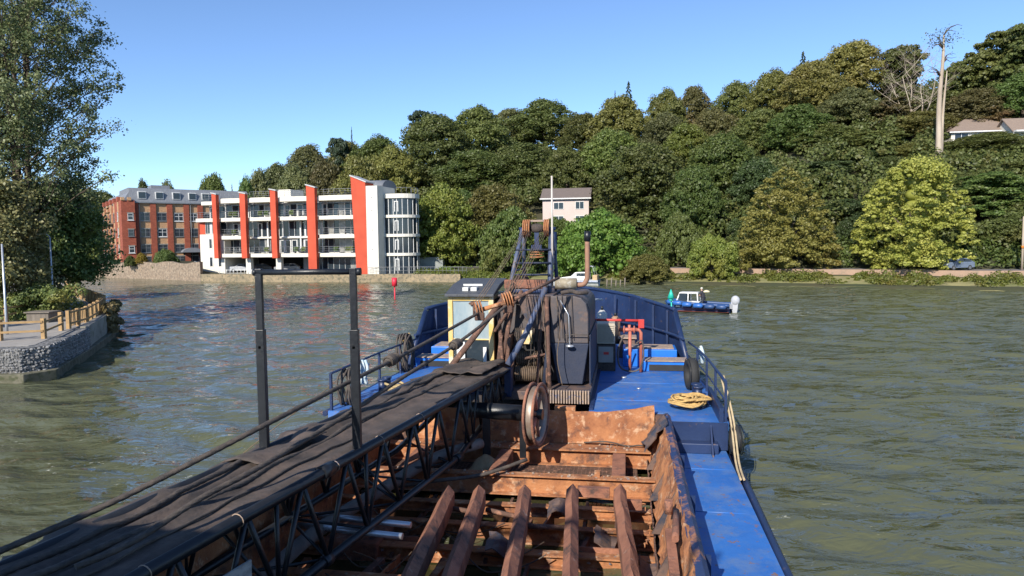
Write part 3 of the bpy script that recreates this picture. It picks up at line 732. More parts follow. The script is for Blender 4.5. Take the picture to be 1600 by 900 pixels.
scrub('bank_weeds', [(x, y, z, r, 240) for x, y, z, r in [(-26.1-(yy_-45)*.52+random.uniform(-.1, .55), yy_, random.uniform(.2, 1.9), random.uniform(.2, .42)) for yy_ in [random.uniform(45, 53) for i in range(46)]]], .15, leaf_mat('leaf_dry', (.2, .16, .07), (.4, .31, .15), (.15, .15, .06)), 32, 'dry weeds and driftwood hanging off the corner of the river wall', lsz=.16)

# gabion wall, river wall
mb = MB(); rr = random.Random(5)
mb.prism([(-60, 23.6), (-33, 30.1), (-21.9, 31.0), (-21.2, 31.9), (-23.3, 38.6), (-24.0, 38.6), (-22.3, 32.6), (-33, 31.2), (-60, 24.6)], 2, .35, 1.5)
g = mb.build('gabion_wall', M_gab, None, 'wire gabion wall of grey stones holding up the end of the promenade', 'wall')
# stones showing through the cages
mb = MB()
def stone(mb, c, r):
    vs = []; n = 5
    for j in range(4):
        ph = math.pi*j/3
        for i in range(n):
            a = 2*math.pi*i/n+j; q = r*rr.uniform(.75, 1.15)
            vs.append((c[0]+q*math.sin(ph)*math.cos(a), c[1]+q*math.sin(ph)*math.sin(a), c[2]+q*.75*math.cos(ph)))
    mb.add(vs, [(j*n+i, (j+1)*n+i, (j+1)*n+(i+1) % n, j*n+(i+1) % n) for j in range(3) for i in range(n)])
def stones_on(a, b, z0, z1, step=.14):
    a = Vector(a); b = Vector(b); L = (b-a).length; n = int(L/step)
    for i in range(n):
        for z in np.arange(z0, z1, step*.9):
            p = a.lerp(b, (i+rr.uniform(.1, .9))/n); stone(mb, (p.x+rr.uniform(-.03, .03), p.y-.02, z+rr.uniform(-.04, .04)), rr.uniform(.045, .1))
stones_on((-30, 30.35), (-21.95, 31.0), .42, 1.48); stones_on((-21.9, 31.0), (-21.2, 31.9), .42, 1.48); stones_on((-21.18, 31.9), (-23.25, 38.4), .42, 1.48)
mb.build('stone_fill', pm('gabion_rubble', (0.36, 0.35, 0.34), (0.2, 0.2, 0.2), scale=2.5, rough=.95, bump=.5), g, kind='stuff')
mb = MB()
for z in np.arange(.4, 1.5, .2): mb.tube([(-30, 30.2, z), (-21.93, 30.88, z), (-21.08, 31.9, z), (-23.1, 38.4, z)], .006, 4)
for i in range(70):
    t = i/69; x = -30+8.07*t; y = 30.2+.68*t; mb.tube([(x, y, .38), (x, y, 1.5)], .005, 4)
mb.build('wire_mesh', pm('galvanised', (.35, .35, .34), rough=.5, metal=.8), g)
mb = MB(); mb.prism([(-60, 23.2), (-33, 29.7), (-21.5, 30.6), (-20.8, 31.8), (-23.6, 39.6), (-25.8, 45.2), (-28.2, 50.0), (-33.2, 56.2), (-41.4, 66.6), (-52.4, 83.6), (-64.4, 102.6), (-85.5, 118.6), (-130, 123.6), (-130, 125), (-87, 120.3), (-66, 104), (-54, 84.6), (-43, 67.6), (-34.8, 57.2), (-29.8, 51), (-27.4, 46), (-25.2, 40.4), (-60, 25)], 2, -1, .42)
mb.build('river_wall', pm('tidal_concrete', (.17, .155, .11), (.1, .095, .06), (.06, .065, .03), scale=1.5, rough=.85, bump=.7, thr=.55), None, 'weathered concrete footing along the left bank at the waterline', 'wall', bev=.03)
mb = MB(); mb.prism([(-23.4, 38.7), (-24.0, 40), (-26.2, 45.4), (-28.6, 50.1), (-33.6, 56.4), (-41.8, 66.8), (-52.8, 83.8), (-53.3, 84.1), (-42.3, 67.1), (-34.0, 56.7), (-29.1, 50.3), (-26.7, 45.6), (-24.5, 40), (-24.0, 38.6)], 2, .42, 1.6)
mb.build('parapet_wall', M_conc, None, 'low grey concrete wall continuing the gabions beside the fenced path', 'wall', bev=.02)
# timber fence: posts and rails
M_wood = pm('fence_timber', (.42, .27, .12), (.3, .19, .09), scale=2, rough=.85, bump=.4, stretch=(1, 1, 3))
M_woodgrey = pm('grey_timber', (.2, .17, .14), (.13, .11, .09), scale=2, rough=.9, bump=.5, stretch=(3, 3, .4))
def rail_fence(name, pts, label, h=1.0, z0=1.52, step=1.9, rails=(.45, .85), pr=.09, mat=M_wood, slats=0):
    root = thing(name, label, 'fence', (pts[0][0], pts[0][1], z0)); pts = [Vector((p[0], p[1], z0)) for p in pts]
    seg = []
    for a, b in zip(pts[:-1], pts[1:]):
        n = max(1, round((b-a).length/step)); seg += [a.lerp(b, i/n) for i in range(n)]
    seg.append(pts[-1])
    for p in seg:
        MB().box((p.x-pr, p.y-pr, z0-.05), (p.x+pr, p.y+pr, z0+h)).build('post', mat, root)
    for a, b in zip(seg[:-1], seg[1:]):
        for r in rails:
            d = (b-a); L = d.length; T_ = frame((a.x, a.y, z0), (d.x, d.y))
            MB(T_).box((0, -pr-.045, r-.05), (L, -pr-.003, r+.05)).build('rail', mat, root)
        if slats:
            d = (b-a); L = d.length; T_ = frame((a.x, a.y, z0), (d.x, d.y)); n = int(L/.28); mb = MB(T_)
            for i in range(n): mb.box((.1+i*.28, -.02, .1), (.19+i*.28, .03, h-.03))
            mb.build('palings', mat, root)
    return root
rail_fence('post_and_rail_fence', [(-31, 32.6), (-24.6, 33.6), (-22.9, 34.2), (-24.1, 37.4)], 'sparse timber post and rail fence on top of the gabion wall corner', step=2.6, rails=(.4, .85))
rail_fence('promenade_fence', [(-24.2, 38.2), (-24.9, 41), (-26.9, 45.6), (-29.2, 50.2)], 'yellow timber fence with close palings bending round the promenade corner', step=1.6, rails=(.3, .9), slats=1)
rail_fence('promenade_fence', [(-29.4, 50.5), (-34.2, 56.8), (-42.5, 67.2), (-53.4, 84)], 'timber fence continuing along the far stretch of the promenade', step=2.2, rails=(.3, .9), slats=1)
rail_fence('promenade_fence', [(-30.2, 40.4), (-30.8, 47), (-36.5, 55.5)], 'timber rail fence on the landward side of the promenade', step=1.8, rails=(.45, .85))
def street_lamp(px, ytop, Y, label, cat='street lamp', head=True):
    b = PY(px, 470, Y); t = PY(px, ytop, Y); b.z = 1.52
    root = thing('street_lamp', label, cat, b, None)
    M_ = pm('lamp_grey', (.5, .52, .55), (.42, .44, .47), rough=.4, metal=.5)
    mb = MB(); mb.tube([b, b+Vector((0, 0, 1)), Vector((b.x, b.y, t.z-.2))], [.08, .06, .045], 10); mb.build('pole', M_, root)
    if head:
        mb = MB(); mb.tube([(b.x, b.y, t.z-.2), (b.x-.15, b.y, t.z), (b.x-.5, b.y, t.z+.03)], .03, 8); mb.build('arm', M_, root)
        mb = MB(); mb.sphere((b.x-.75, b.y, t.z), .3, 10, 6, (1, .45, .25)); mb.build('lamp_head', M_, root)
    return root
street_lamp(8, 375, 36, 'tall plain white lamp column standing on the promenade at the left edge', head=False)
street_lamp(83, 366, 46, 'grey lamp post with a flat head in front of the hazel on the promenade')
mb = MB(); mb2 = thing('wooden_screen', 'old grey paling screen beside the lamp column on the left bank', 'fence', (-31, 38, 1.5))
for i in range(13): 
    x = -31.2+i*.16; h = 2.1+.25*math.sin(i*1.3); mb.box((x, 38, 1.5), (x+.13, 38.04, 1.5+h))
mb.build('palings', M_woodgrey, mb2)
MB().box((-31.2, 38.05, 2.2), (-29.1, 38.1, 2.3)).build('rail', M_woodgrey, mb2); MB().box((-31.2, 38.05, 3.1), (-29.1, 38.1, 3.2)).build('rail', M_woodgrey, mb2)
bn = thing('planter', 'low dark timber planter box at the end of the promenade shrubs', 'planter', (-28.5, 42, 1.5))
mb = MB(); mb.box((-28.7, 41.4, 1.5), (-27.4, 42.3, 2.1)); mb.build('box', M_woodgrey, bn, bev=.02)
mb = MB(); mb.box((-28.8, 41.3, 2.103), (-27.3, 42.4, 2.17)); mb.build('rim_board', M_woodgrey, bn)

# =================================================================== WHITE AND RED APARTMENTS
M_white = pm('white_render', (.66, .63, .55), (.6, .57, .5), (.5, .47, .41), scale=.6, rough=.85, bump=.1, thr=.68, soft=.15)
M_red = pm('red_render', (.50, .072, .03), (.43, .06, .027), scale=.5, rough=.8, bump=.1)
def glass_m(name, c, r=.06):
    m = pm(name, c, tuple(x*1.6 for x in c), scale=.6, rough=r, rvar=.02, spec=.45); return m
M_gl = glass_m('window_glass', (.02, .028, .036)); M_glb = glass_m('balcony_glass', (.1, .13, .12), .1); M_curt = pm('curtained_glass', (.28, .28, .26), (.18, .18, .17), scale=1.5, rough=.25)
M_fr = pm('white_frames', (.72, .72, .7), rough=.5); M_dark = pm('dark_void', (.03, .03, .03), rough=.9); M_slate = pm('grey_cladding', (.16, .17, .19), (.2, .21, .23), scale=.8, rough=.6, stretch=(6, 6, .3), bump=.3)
M_rail = pm('grey_rail', (.22, .23, .24), rough=.5, metal=.4); M_redbrick = pm('red_brick', (.38, .1, .055), (.32, .085, .05), scale=1.2, rough=.9, bump=.3, brick=(.45, .15, .02)); M_cream = pm('cream_brick', (.58, .36, .2), (.52, .32, .18), scale=.8, rough=.9, bump=.2, brick=(.45, .15, .02))
M_stone = pm('rubble_stone', (.27, .2, .14), (.15, .12, .09), (.34, .27, .2), scale=2.2, rough=.95, bump=1, bscale=5, thr=.55, c3scale=3)
A0 = PY(316, 430, 121.0); A1 = PY(585, 426, 112.0)
A0.z = A1.z = 0; TA = frame(A0, A1-A0); Li = TA.inverted(); LA = (A1-A0).length
def sA(px):
    d = ray(px, 400); t = (Vector((A0.x, A0.y, 0)))
    # intersect the view ray with the facade line
    e = (A1-A0).normalized(); det = d.x*(-e.y) - d.y*(-e.x)
    k = (A0.x*(-e.y) - A0.y*(-e.x))/det
    P = Vector((d.x*k, d.y*k, 0)); return (P-A0).dot(e)
bw = thing('white_apartments', 'modern white apartment block with leaning red fin walls and long curved balconies', 'building', A0)
G0, F1, F2, F3, RF = 1.2, 4.25, 7.25, 10.25, 13.3
s_l, s_r = 0.0, sA(585)
def P_(fn, name, mat, par=bw, bev=0, **k):
    mb = MB(TA); fn(mb); return mb.build(name, mat, par, bev=bev, **k)
fins = [(343.5, 350), (386, 394.5), (433, 441.5), (489, 502)]
fs_ = [(sA(a), sA(b)) for a, b in fins]
# rear mass and side wall
P_(lambda b: (b.box((0.2, 2.2, F1-.3), (s_r+2, 15, RF-.35)), b.box((fs_[3][0], 2.2, .9), (s_r+2, 15, F1-.3))), 'wall', M_white)
P_(lambda b: b.box((0.0, -.2, .2), (sA(352.5), 14, F2+.55)), 'wall', M_white, label='plain white end wall with four slit windows')
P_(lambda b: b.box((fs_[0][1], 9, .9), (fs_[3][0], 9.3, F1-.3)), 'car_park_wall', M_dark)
P_(lambda b: b.box((fs_[0][1]-1, -.1, 1.0), (fs_[3][0]+.1, 12, 1.25)), 'car_park_floor', M_conc)
for i in range(4):
    for j in (0, 1):
        s0 = 2.0+1.9*(i % 2)*.95; z0 = (G0+1.2) if i < 2 else (F1+.9)
    s0 = 1.9 + 1.75*(i % 2); z0 = (2.4, 5.5)[i//2]
    w_ = P_(lambda b: b.box((s0, -.24, z0), (s0+.5, -.19, z0+1.5)), 'window', M_gl)
    P_(lambda b: (b.box((s0-.08, -.27, z0-.08), (s0, -.21, z0+1.58)), b.box((s0+.5, -.27, z0-.08), (s0+.58, -.21, z0+1.58))), 'window_frame', M_fr, w_)
def slab(s0, s1, z, name='balcony', d0=-.6, th=.6, bow=.3, d1=2.4):
    def f(b):
        n = 8; pts = [(s0+(s1-s0)*i/n, d0-bow*math.sin(math.pi*i/n)) for i in range(n+1)] + [(s1, d1), (s0, d1)]
        b.prism(pts, 2, z-.35, z-.35+th)
    return P_(f, name, M_white, bev=.03)
def railing(s0, s1, z, d=-.52, par=None, name='railing', h=1.05, bow=.35, glass=True):
    n = max(4, int((s1-s0)/.9)); pt = lambda i, zz: (s0+(s1-s0)*i/n, d-bow*math.sin(math.pi*i/n), zz)
    def f(b):
        for i in range(n+1): b.tube([pt(i, z), pt(i, z+h)], .03, 4)
        for q in (1, .66, .33): b.tube([pt(i, z+h*q) for i in range(n+1)], .022 if q < 1 else .035, 5)
    o = P_(f, name, M_rail, par or bw)
    return o
rnd = random.Random(9)
def glazing(s0, s1, z0, z1, d, par=bw, seed=0, n=None, tall=False):
    n = n or max(3, int((s1-s0)/1.05)); w_ = (s1-s0)/n
    pan = MB(TA); cur = MB(TA); fr = MB(TA)
    for i in range(n):
        a = s0+i*w_; m_ = cur if rnd.random() < .2 and not tall else pan
        m_.box((a+.02, d, z0+.05), (a+w_-.02, d+.03, z1-.05))
        wd = .05 if rnd.random() < .72 else .16
        fr.box((a-wd/2, d-.05, z0), (a+wd/2, d-.004, z1))
        if rnd.random() < .22: fr.box((a+.12, d-.07, z0+.1), (a+.24, d-.01, z1-.3)); fr.box((a+w_-.2, d-.07, z0+.1), (a+w_-.08, d-.01, z1-.3)); fr.box((a+.12, d-.075, z1-.42), (a+w_-.08, d-.012, z1-.3))
    fr.box((s0, d-.06, z1-.1), (s1, d-.002, z1)); fr.box((s0, d-.06, z0), (s1, d-.002, z0+.08))
    w = pan.build('window', M_gl, par); 
    if cur.v: cur.build('curtained_pane', M_curt, w)
    fr.build('window_frame', M_fr, w)
def furniture(s0, s1, z):
    r2 = random.Random(int(s0*10+z*7))
    for q in range(r2.randint(1, 3)):
        s_ = r2.uniform(s0+.8, s1-1.2); k = r2.random()
        if k < .5: P_(lambda b: (b.box((s_, .1, z+.68), (s_+.9, .7, z+.73)), b.box((s_+.4, .35, z), (s_+.5, .45, z+.68)), b.box((s_-.5, .2, z+.4), (s_-.1, .6, z+.45)), b.box((s_-.52, .2, z), (s_-.47, .6, z+.9))), 'balcony_table_set', M_rail)
        else:
            P_(lambda b: [b.sphere((s_+.2*j, .0, z+.75+.1*(j % 2)), .22, 7, 5) for j in range(4)] + [b.box((s_-.1, -.15, z+.3), (s_+.7, .15, z+.6))], 'balcony_plants', L_['mid'])
bays = [(0.0, fs_[0][0]), (fs_[0][1], fs_[1][0]), (fs_[1][1], fs_[2][0]), (fs_[2][1], fs_[3][0]), (fs_[3][1], sA(561))]
for i, (a, b_) in enumerate(bays):
    full = i in (2, 3)
    if i == 0:
        slab(-.4, b_, F3); slab(.6, b_, RF-.2, d0=-.3); railing(-.3, b_, F3+.2); glazing(.9, b_, F3+.25, RF-.6, 1.4); glazing(1.2, b_, F2+.6, F3-.35, -.12, n=6)
        P_(lambda b: b.box((0, -.15, F2+.55), (1.1, 1, F3-.35)), 'corner_wall', M_red); railing(.6, b_, RF+.2, d=-.2, bow=.1)
        continue
    for z in (F1, F2, F3):
        if not (full and z == F2): slab(a, b_+(.9 if i == 4 else (1.2 if (i == 3) else 0)), z)
    slab(a, b_, RF, d0=-.55, th=.8)
    if full:
        glazing(a-1.6, b_, F1+.3, F2-.2, 1.4); P_(lambda b: b.box((a-1.6, .9, F2-.25), (b_, 1.38, F2)), 'spandrel', M_white); glazing(a-1.6, b_, F2, F3-.35, 1.4, n=7, tall=True)
        P_(lambda b: b.box(((a+b_)/2-.12, 1.0, F1+.2), ((a+b_)/2+.12, 1.3, F3-.3)), 'column', M_fr)
    else:
        glazing(a-1.6, b_, F1+.3, F2-.35, 1.5); glazing(a-1.6, b_, F2+.3, F3-.35, 1.5)
    glazing(a-1.6, b_, F3+.3, RF-.4, 1.5)
    P_(lambda b: b.box((a, .4, RF-.75), (b_, .5, RF-.62)), 'sunshade', M_rail)
    for z in ((F1, F3) if full else (F1, F2, F3)): railing(a, b_, z+.28); furniture(a, b_, z+.28)
    railing(a, b_, RF+.4, d=-.2)
    if i < 4: 
        P_(lambda b: b.box((b_-.1, -.2, 1.0), (b_+.85, .5, F1-.3)), 'column', M_white) if i < 3 else None
    if i == 4:
        glazing(a-1.6, b_, G0+.1, F1-.36, 1.2)
P_(lambda b: b.box((fs_[2][1]+2, 3, 1.2), (fs_[3][0], 3.2, F1-.4)), 'store_wall', M_slate)
def fin(s0, s1, zb, zt, lean=.0, d0=-1.4, dd=-.75, cut=1.0, wide=0):
    def f(b):
        n0 = len(b.v)
        b.add([(s0-wide, d0, zb), (s1, d0, zb), (s1, dd, zb), (s0-wide, dd, zb), (s0, d0-lean, zt), (s1, d0-lean, zt-cut), (s1, dd, zt-cut), (s0, dd, zt)],
              [(0,3,2,1),(4,5,6,7),(0,1,5,4),(1,2,6,5),(2,3,7,6),(3,0,4,7)])
    w_ = P_(f, 'fin_wall', M_red, bev=.02)
    def c(b):
        b.add([(s0-.12, d0-lean-.12, zt+.02), (s1+.15, d0-lean-.12, zt-cut+.02), (s1+.15, dd, zt-cut+.02), (s0-.12, dd, zt+.02), (s0-.12, d0-lean-.12, zt+.2), (s1+.15, d0-lean-.12, zt-cut+.2), (s1+.15, dd, zt-cut+.2), (s0-.12, dd, zt+.2)],
              [(0,3,2,1),(4,5,6,7),(0,1,5,4),(1,2,6,5),(2,3,7,6),(3,0,4,7)])
    P_(c, 'coping', pm('zinc_coping', (.5, .49, .47), rough=.5, metal=.3), w_)
fin(fs_[0][0], fs_[0][1], F1-.5, 14.6, .15, cut=.25, wide=.0); fin(*fs_[1], F1-.5, 14.55, .1, cut=.25); fin(*fs_[2], F1-.5, 14.9, .1, cut=.25); fin(*fs_[3], .9, 15.4, .1, cut=.5)
fin(sA(561), sA(583.5), .9, 16.5, .2, d0=-2.0, dd=.6, cut=1.1, wide=-.6)
P_(lambda b: b.box((sA(583.6), -2.1, .9), (sA(583.6)+1.95, 4, 14.9)), 'pier', M_white)
P_(lambda b: [b.box((sA(583.6)+.9, -2.14, z), (sA(583.6)+1.05, -2.09, z+.15)) for z in (5, 8, 11, 13)], 'vent', M_rail)
# rounded glass bay
sc = sA(583.6)+1.95; 
def bayp(r, n=12, a0=-90, a1=80, cx=None, cy=.4): 
    return [(sc + 2.15 + r*math.cos(R(a0+(a1-a0)*i/n)), cy + 2.2 + r*math.sin(R(a0+(a1-a0)*i/n))) for i in range(n+1)]
def bayprism(b, r, z0, z1):
    p = [(sc, .4+2.2-r)] + bayp(r) + [(sc, 9)]; b.prism(p, 2, z0, z1)
P_(lambda b: bayprism(b, 2.35, G0-.2, RF-.2), 'glass_bay', M_gl)
for z, t_ in ((G0, .2), (F1, .45), (F2, .45), (F3, .45), (RF, .7)): P_(lambda b: bayprism(b, 2.62, z-.25, z-.25+t_), 'floor_slab', M_white)
def mull(b):
    for z0, z1 in ((G0, F1-.3), (F1+.2, F2-.3), (F2+.2, F3-.3), (F3+.2, RF-.3)):
        for k, p in enumerate(bayp(2.4, 8)): b.box((p[0]-.035, p[1]-.035, z0), (p[0]+.035, p[1]+.035, z1))
        for q in (.0, .7, 1.5): b.box((sc+q, .4+2.2-2.41, z0), (sc+q+.08, .4+2.2-2.34, z1))
        b.box((sc+1.75, .4+2.2-2.45, z0+.5), (sc+1.87, .4+2.2-2.34, z1-.4)); b.box((sc+2.3, .4+2.2-2.45, z0+.5), (sc+2.42, .4+2.2-2.34, z1-.4)); b.box((sc+1.75, .4+2.2-2.46, z1-.52), (sc+2.42, .4+2.2-2.34, z1-.4))
P_(mull, 'window_frame', M_fr)
P_(lambda b: [b.tube([(p[0], p[1], RF+.4), (p[0], p[1], RF+1.4)], .03, 4) for p in bayp(2.4, 9)] + [b.tube([(p[0], p[1], RF+1.4) for p in bayp(2.4, 9)], .035, 5)], 'railing', M_rail)
# roof room and barrel roof
P_(lambda b: b.box((sA(405), 5, RF-.3), (sA(430), 9, RF+2.1)), 'roof_room', M_white)
def barrel(b):
    s0, s1 = sA(549), sA(594); n = 10
    b.prism([(3+2.6*math.cos(math.pi*i/n)+1, RF+1.7+1.25*math.sin(math.pi*i/n)) for i in range(n+1)], 0, s0, s1, True)
P_(barrel, 'barrel_roof', M_slate)
P_(lambda b: b.box((sA(549)+.2, 1.6, RF), (sA(594)-.2, 6.4, RF+1.7)), 'roof_room', M_white)
P_(lambda b: b.box((sA(552), 1.5, RF+.3), (sA(560), 1.58, RF+1.6)), 'window', M_gl)
# river wall below the flats
M_tan = pm('tan_stone', (.34, .26, .16), (.22, .18, .12), (.13, .12, .08), scale=1.2, rough=.95, bump=.8, thr=.55)
def fol_wall(name, x0, x1, t0, t1, z0, z1, mat, label, step=3, zfn=None):
    mb = MB(); n = max(2, int((x1-x0)/step))
    for a, b_ in ((t0, t1),):
        ring = []
        for i in range(n+1):
            x = x0+(x1-x0)*i/n; y = Yb(x)
            zt = z1 if zfn is None else zfn(x)
            ring.append([(x, y+a, z0), (x, y+a, zt), (x, y+b_, zt), (x, y+b_, z0)])
        vs = [p for r in ring for p in r]
        fs = [(i*4+k, (i+1)*4+k, (i+1)*4+(k+1) % 4, i*4+(k+1) % 4) for i in range(n) for k in range(4)] + [(3, 2, 1, 0), (n*4, n*4+1, n*4+2, n*4+3)]
        mb.add(vs, fs)
    return mb.build(name, mat, None, label, 'wall')
fol_wall('river_wall', wl[3].x-.3, wl[6].x+8, -.1, .7, -.8, 1.22, M_tan, 'tan stone river wall under the white apartments', 2)
fol_wall('stone_wall', -140, wl[3].x-.35, -.1, 1.0, -.8, 3.05, M_stone, 'rubble stone river wall in front of the brick apartments', 2, lambda x: 3.05+.12*math.sin(x*.7)+.1*math.sin(x*2.3))
fol_wall('retaining_wall', wl[7].x+13, 178, 7.7, 8.2, .6, 1.98, pm('pink_wall', (.36, .24, .17), (.3, .21, .15), (.2, .17, .12), scale=.8, rough=.95, bump=.5), 'low pinkish retaining wall holding the road on the right bank', 3)
# waterside railing in front of the flats
rt = thing('waterside_railing', 'thin grey railing on the river wall by the glass bay', 'railing', (wl[5].x+4, Yb(wl[5].x+4)+.4, 1.22))
mb = MB(); pr = []
for i in range(26):
    x = wl[5].x+1.5+i*.62; y = Yb(x)+.35; mb.tube([(x, y, 1.2), (x, y, 2.3)], .025, 4); pr.append((x, y, 2.3))
mb.tube(pr, .035, 5); mb.tube([(p[0], p[1], 1.75) for p in pr], .02, 4); mb.build('rails', M_rail, rt)
rt = thing('car_park_railing', 'low railing of pale posts along the open car park', 'railing', (wl[4].x, Yb(wl[4].x)+.4, 1.22))
mb = MB()
xa, xb = PY(353, 420, 118).x, PY(488, 420, 115).x
pr = []
for i in range(24):
    x = xa+(xb-xa)*i/23; y = Yb(x)+.3; mb.tube([(x, y, 1.2), (x, y, 2.0)], .05, 4); pr.append((x, y, 1.9))
mb.tube(pr, .04, 5); mb.build('rails', M_fr, rt)

# =================================================================== BRICK APARTMENTS
B0 = PY(218, 404, 137); B1 = PY(345, 404, 146); B0.z = B1.z = 0
TB_ = frame(B0, B1-B0); LBk = (B1-B0).length
bb = thing('brick_apartments', 'brick apartment block with red pilasters, cream panels and a slate mansard roof', 'building', B0)
def Q_(fn, name, mat, par=bb, bev=0, T=TB_): mb = MB(T); fn(mb); return mb.build(name, mat, par, bev=bev)
sB = lambda px: (px-218)/(345-218)*LBk
ZB, ZT, ZM = 2.6, 14.4, 17.3
Q_(lambda b: b.box((0, .3, ZB), (sB(345)+6, 14, ZT)), 'wall', M_cream)
for px in (215, 241, 266, 292, 314, 337): Q_(lambda b: b.box((sB(px)-.45, 0, ZB), (sB(px)+.55, .35, ZT)), 'pilaster', M_redbrick)
def win(par, T, s, z, w_, h, d, m=M_gl, nv=2):
    o = Q_(lambda b: b.box((s, d-.02, z), (s+w_, d+.02, z+h)), 'window', m, par, T=T)
    def f(b):
        for i in range(nv+1): b.box((s+w_*i/nv-.04, d-.06, z), (s+w_*i/nv+.04, d-.025, z+h))
        for q in (0, .6, 1): b.box((s, d-.065, z+h*q-.04), (s+w_, d-.026, z+h*q+.04))
        b.box((s-.15, d-.15, z-.16), (s+w_+.15, d-.027, z-.05))
    Q_(f, 'window_frame', M_fr if rnd.random() < .35 else M_rail, o, T=T)
    Q_(lambda b: b.box((s-.12, d-.1, z+h+.05), (s+w_+.12, d-.02, z+h+.22)), 'lintel', M_conc, o, T=T)
for px in (228.5, 254, 280, 303, 326):
    for z in (11.0, 7.9, 4.8, 2.9): 
        if z == 2.9: win(bb, TB_, sB(px)-.75, 2.8, 1.6, 1.0, .29)
        else: win(bb, TB_, sB(px)-.75, z-.1, 1.6, 1.45, .29)
def mans(b):
    s0, s1 = -1.2, sB(345)+6
    b.prism([(.1, ZT), (.9, ZM-.15), (1.6, ZM), (12.6, ZM), (14.2, ZT)], 0, s0, s1)
Q_(mans, 'roof', M_slate)
Q_(lambda b: b.box((-1.3, -.15, ZT-.12), (sB(345)+6, .2, ZT+.1)), 'gutter', M_rail)
for px in (226, 252, 278, 303, 324):
    s_ = sB(px)-.6; o = Q_(lambda b: b.box((s_-.12, .15, ZT+.75), (s_+1.32, 1.6, ZT+2.15)), 'dormer', M_fr)
    Q_(lambda b: b.box((s_, .10, ZT+.87), (s_+1.2, .16, ZT+2.03)), 'window', M_gl, o)
Q_(lambda b: b.box((sB(247), 5, ZM), (sB(276), 8, ZM+.9)), 'roof_room', M_slate)
Q_(lambda b: (b.prism([(sB(289)+3.2*math.cos(math.pi*i/10)*.6-.6+1.6, 4.6+.9*math.sin(math.pi*i/10)) for i in range(11)], 1, -1.6, .28)), 'porch_roof', M_slate)
Q_(lambda b: b.box((sB(289)-.4, .2, 2.6), (sB(289)+2.4, .28, 4.5)), 'entrance', M_dark)
Q_(lambda b: [b.tube([(sB(p), .05, ZB), (sB(p), .05, ZT)], .07, 6) for p in (221, 299)], 'drainpipe', M_rail)
# red corner tower and the receding flank
Q_(lambda b: b.box((sB(194), -.6, ZB), (-.5, 8, ZT+.3)), 'tower', M_redbrick)
for z in (4.7, 7.9, 11.0): win(bb, TB_, sB(203), z, .9, 1.2, -.62, nv=1)
Q_(lambda b: [b.box((sB(194)+i*1.15, -.8, ZT+.3), (sB(194)+i*1.15+.6, 0, ZT+.9)) for i in range(2)], 'battlement', M_cream)
TC = frame((B0 + (B1-B0).normalized()*sB(194)), (-.92, .4)); TC2 = TC
FA = B0 + (B1-B0).normalized()*sB(194); FB = PY(166, 404, 156); FB.z = 0; TC = frame(FB, FA-FB); LC = (FA-FB).length
Q_(lambda b: b.box((-6, .2, ZB), (LC, 3, ZT-.2)), 'wall', M_redbrick, T=TC)
for i in range(5):
    s_ = LC-(i+.6)*LC/4.6
    Q_(lambda b: b.box((s_-.8, -.1, ZB), (s_+.9, .22, ZT+.2)), 'bay_panel', M_cream, T=TC)
    for z in (4.6, 7.8, 10.9): win(bb, TC, s_-.45, z, 1.0, 1.5, -.12)
    Q_(lambda b: b.box((s_-.9, -.2, ZT+.2), (s_+1.0, .3, ZT+1.1)), 'battlement', M_redbrick, T=TC)
for z in (4.2, 7.4, 10.5): Q_(lambda b: b.box((-4, -.9, z), (LC*.5, .2, z+.16)), 'balcony', M_conc, T=TC)
Q_(lambda b: b.prism([(.3, ZT-.2), (1.8, ZM-.6), (2.9, ZT-.2)], 0, -6, LC-1), 'roof', M_slate, T=TC)
# shrubs on the stone wall
for (px, yt, yb_, hw, mt, lab) in ((258, 388, 424, 20, 'mid', 'round green bush growing on the rubble river wall under the brick apartments'), (221, 402, 412, 9, 'gold', 'small yellow bush on top of the rubble wall'), (203, 404, 416, 9, 'mid', 'small green bush at the foot of the red brick tower')):
    tree_px(px, yt, hw, 128.5, 'dome', mt, lab, 'bush', ybase=yb_, cat='bush')
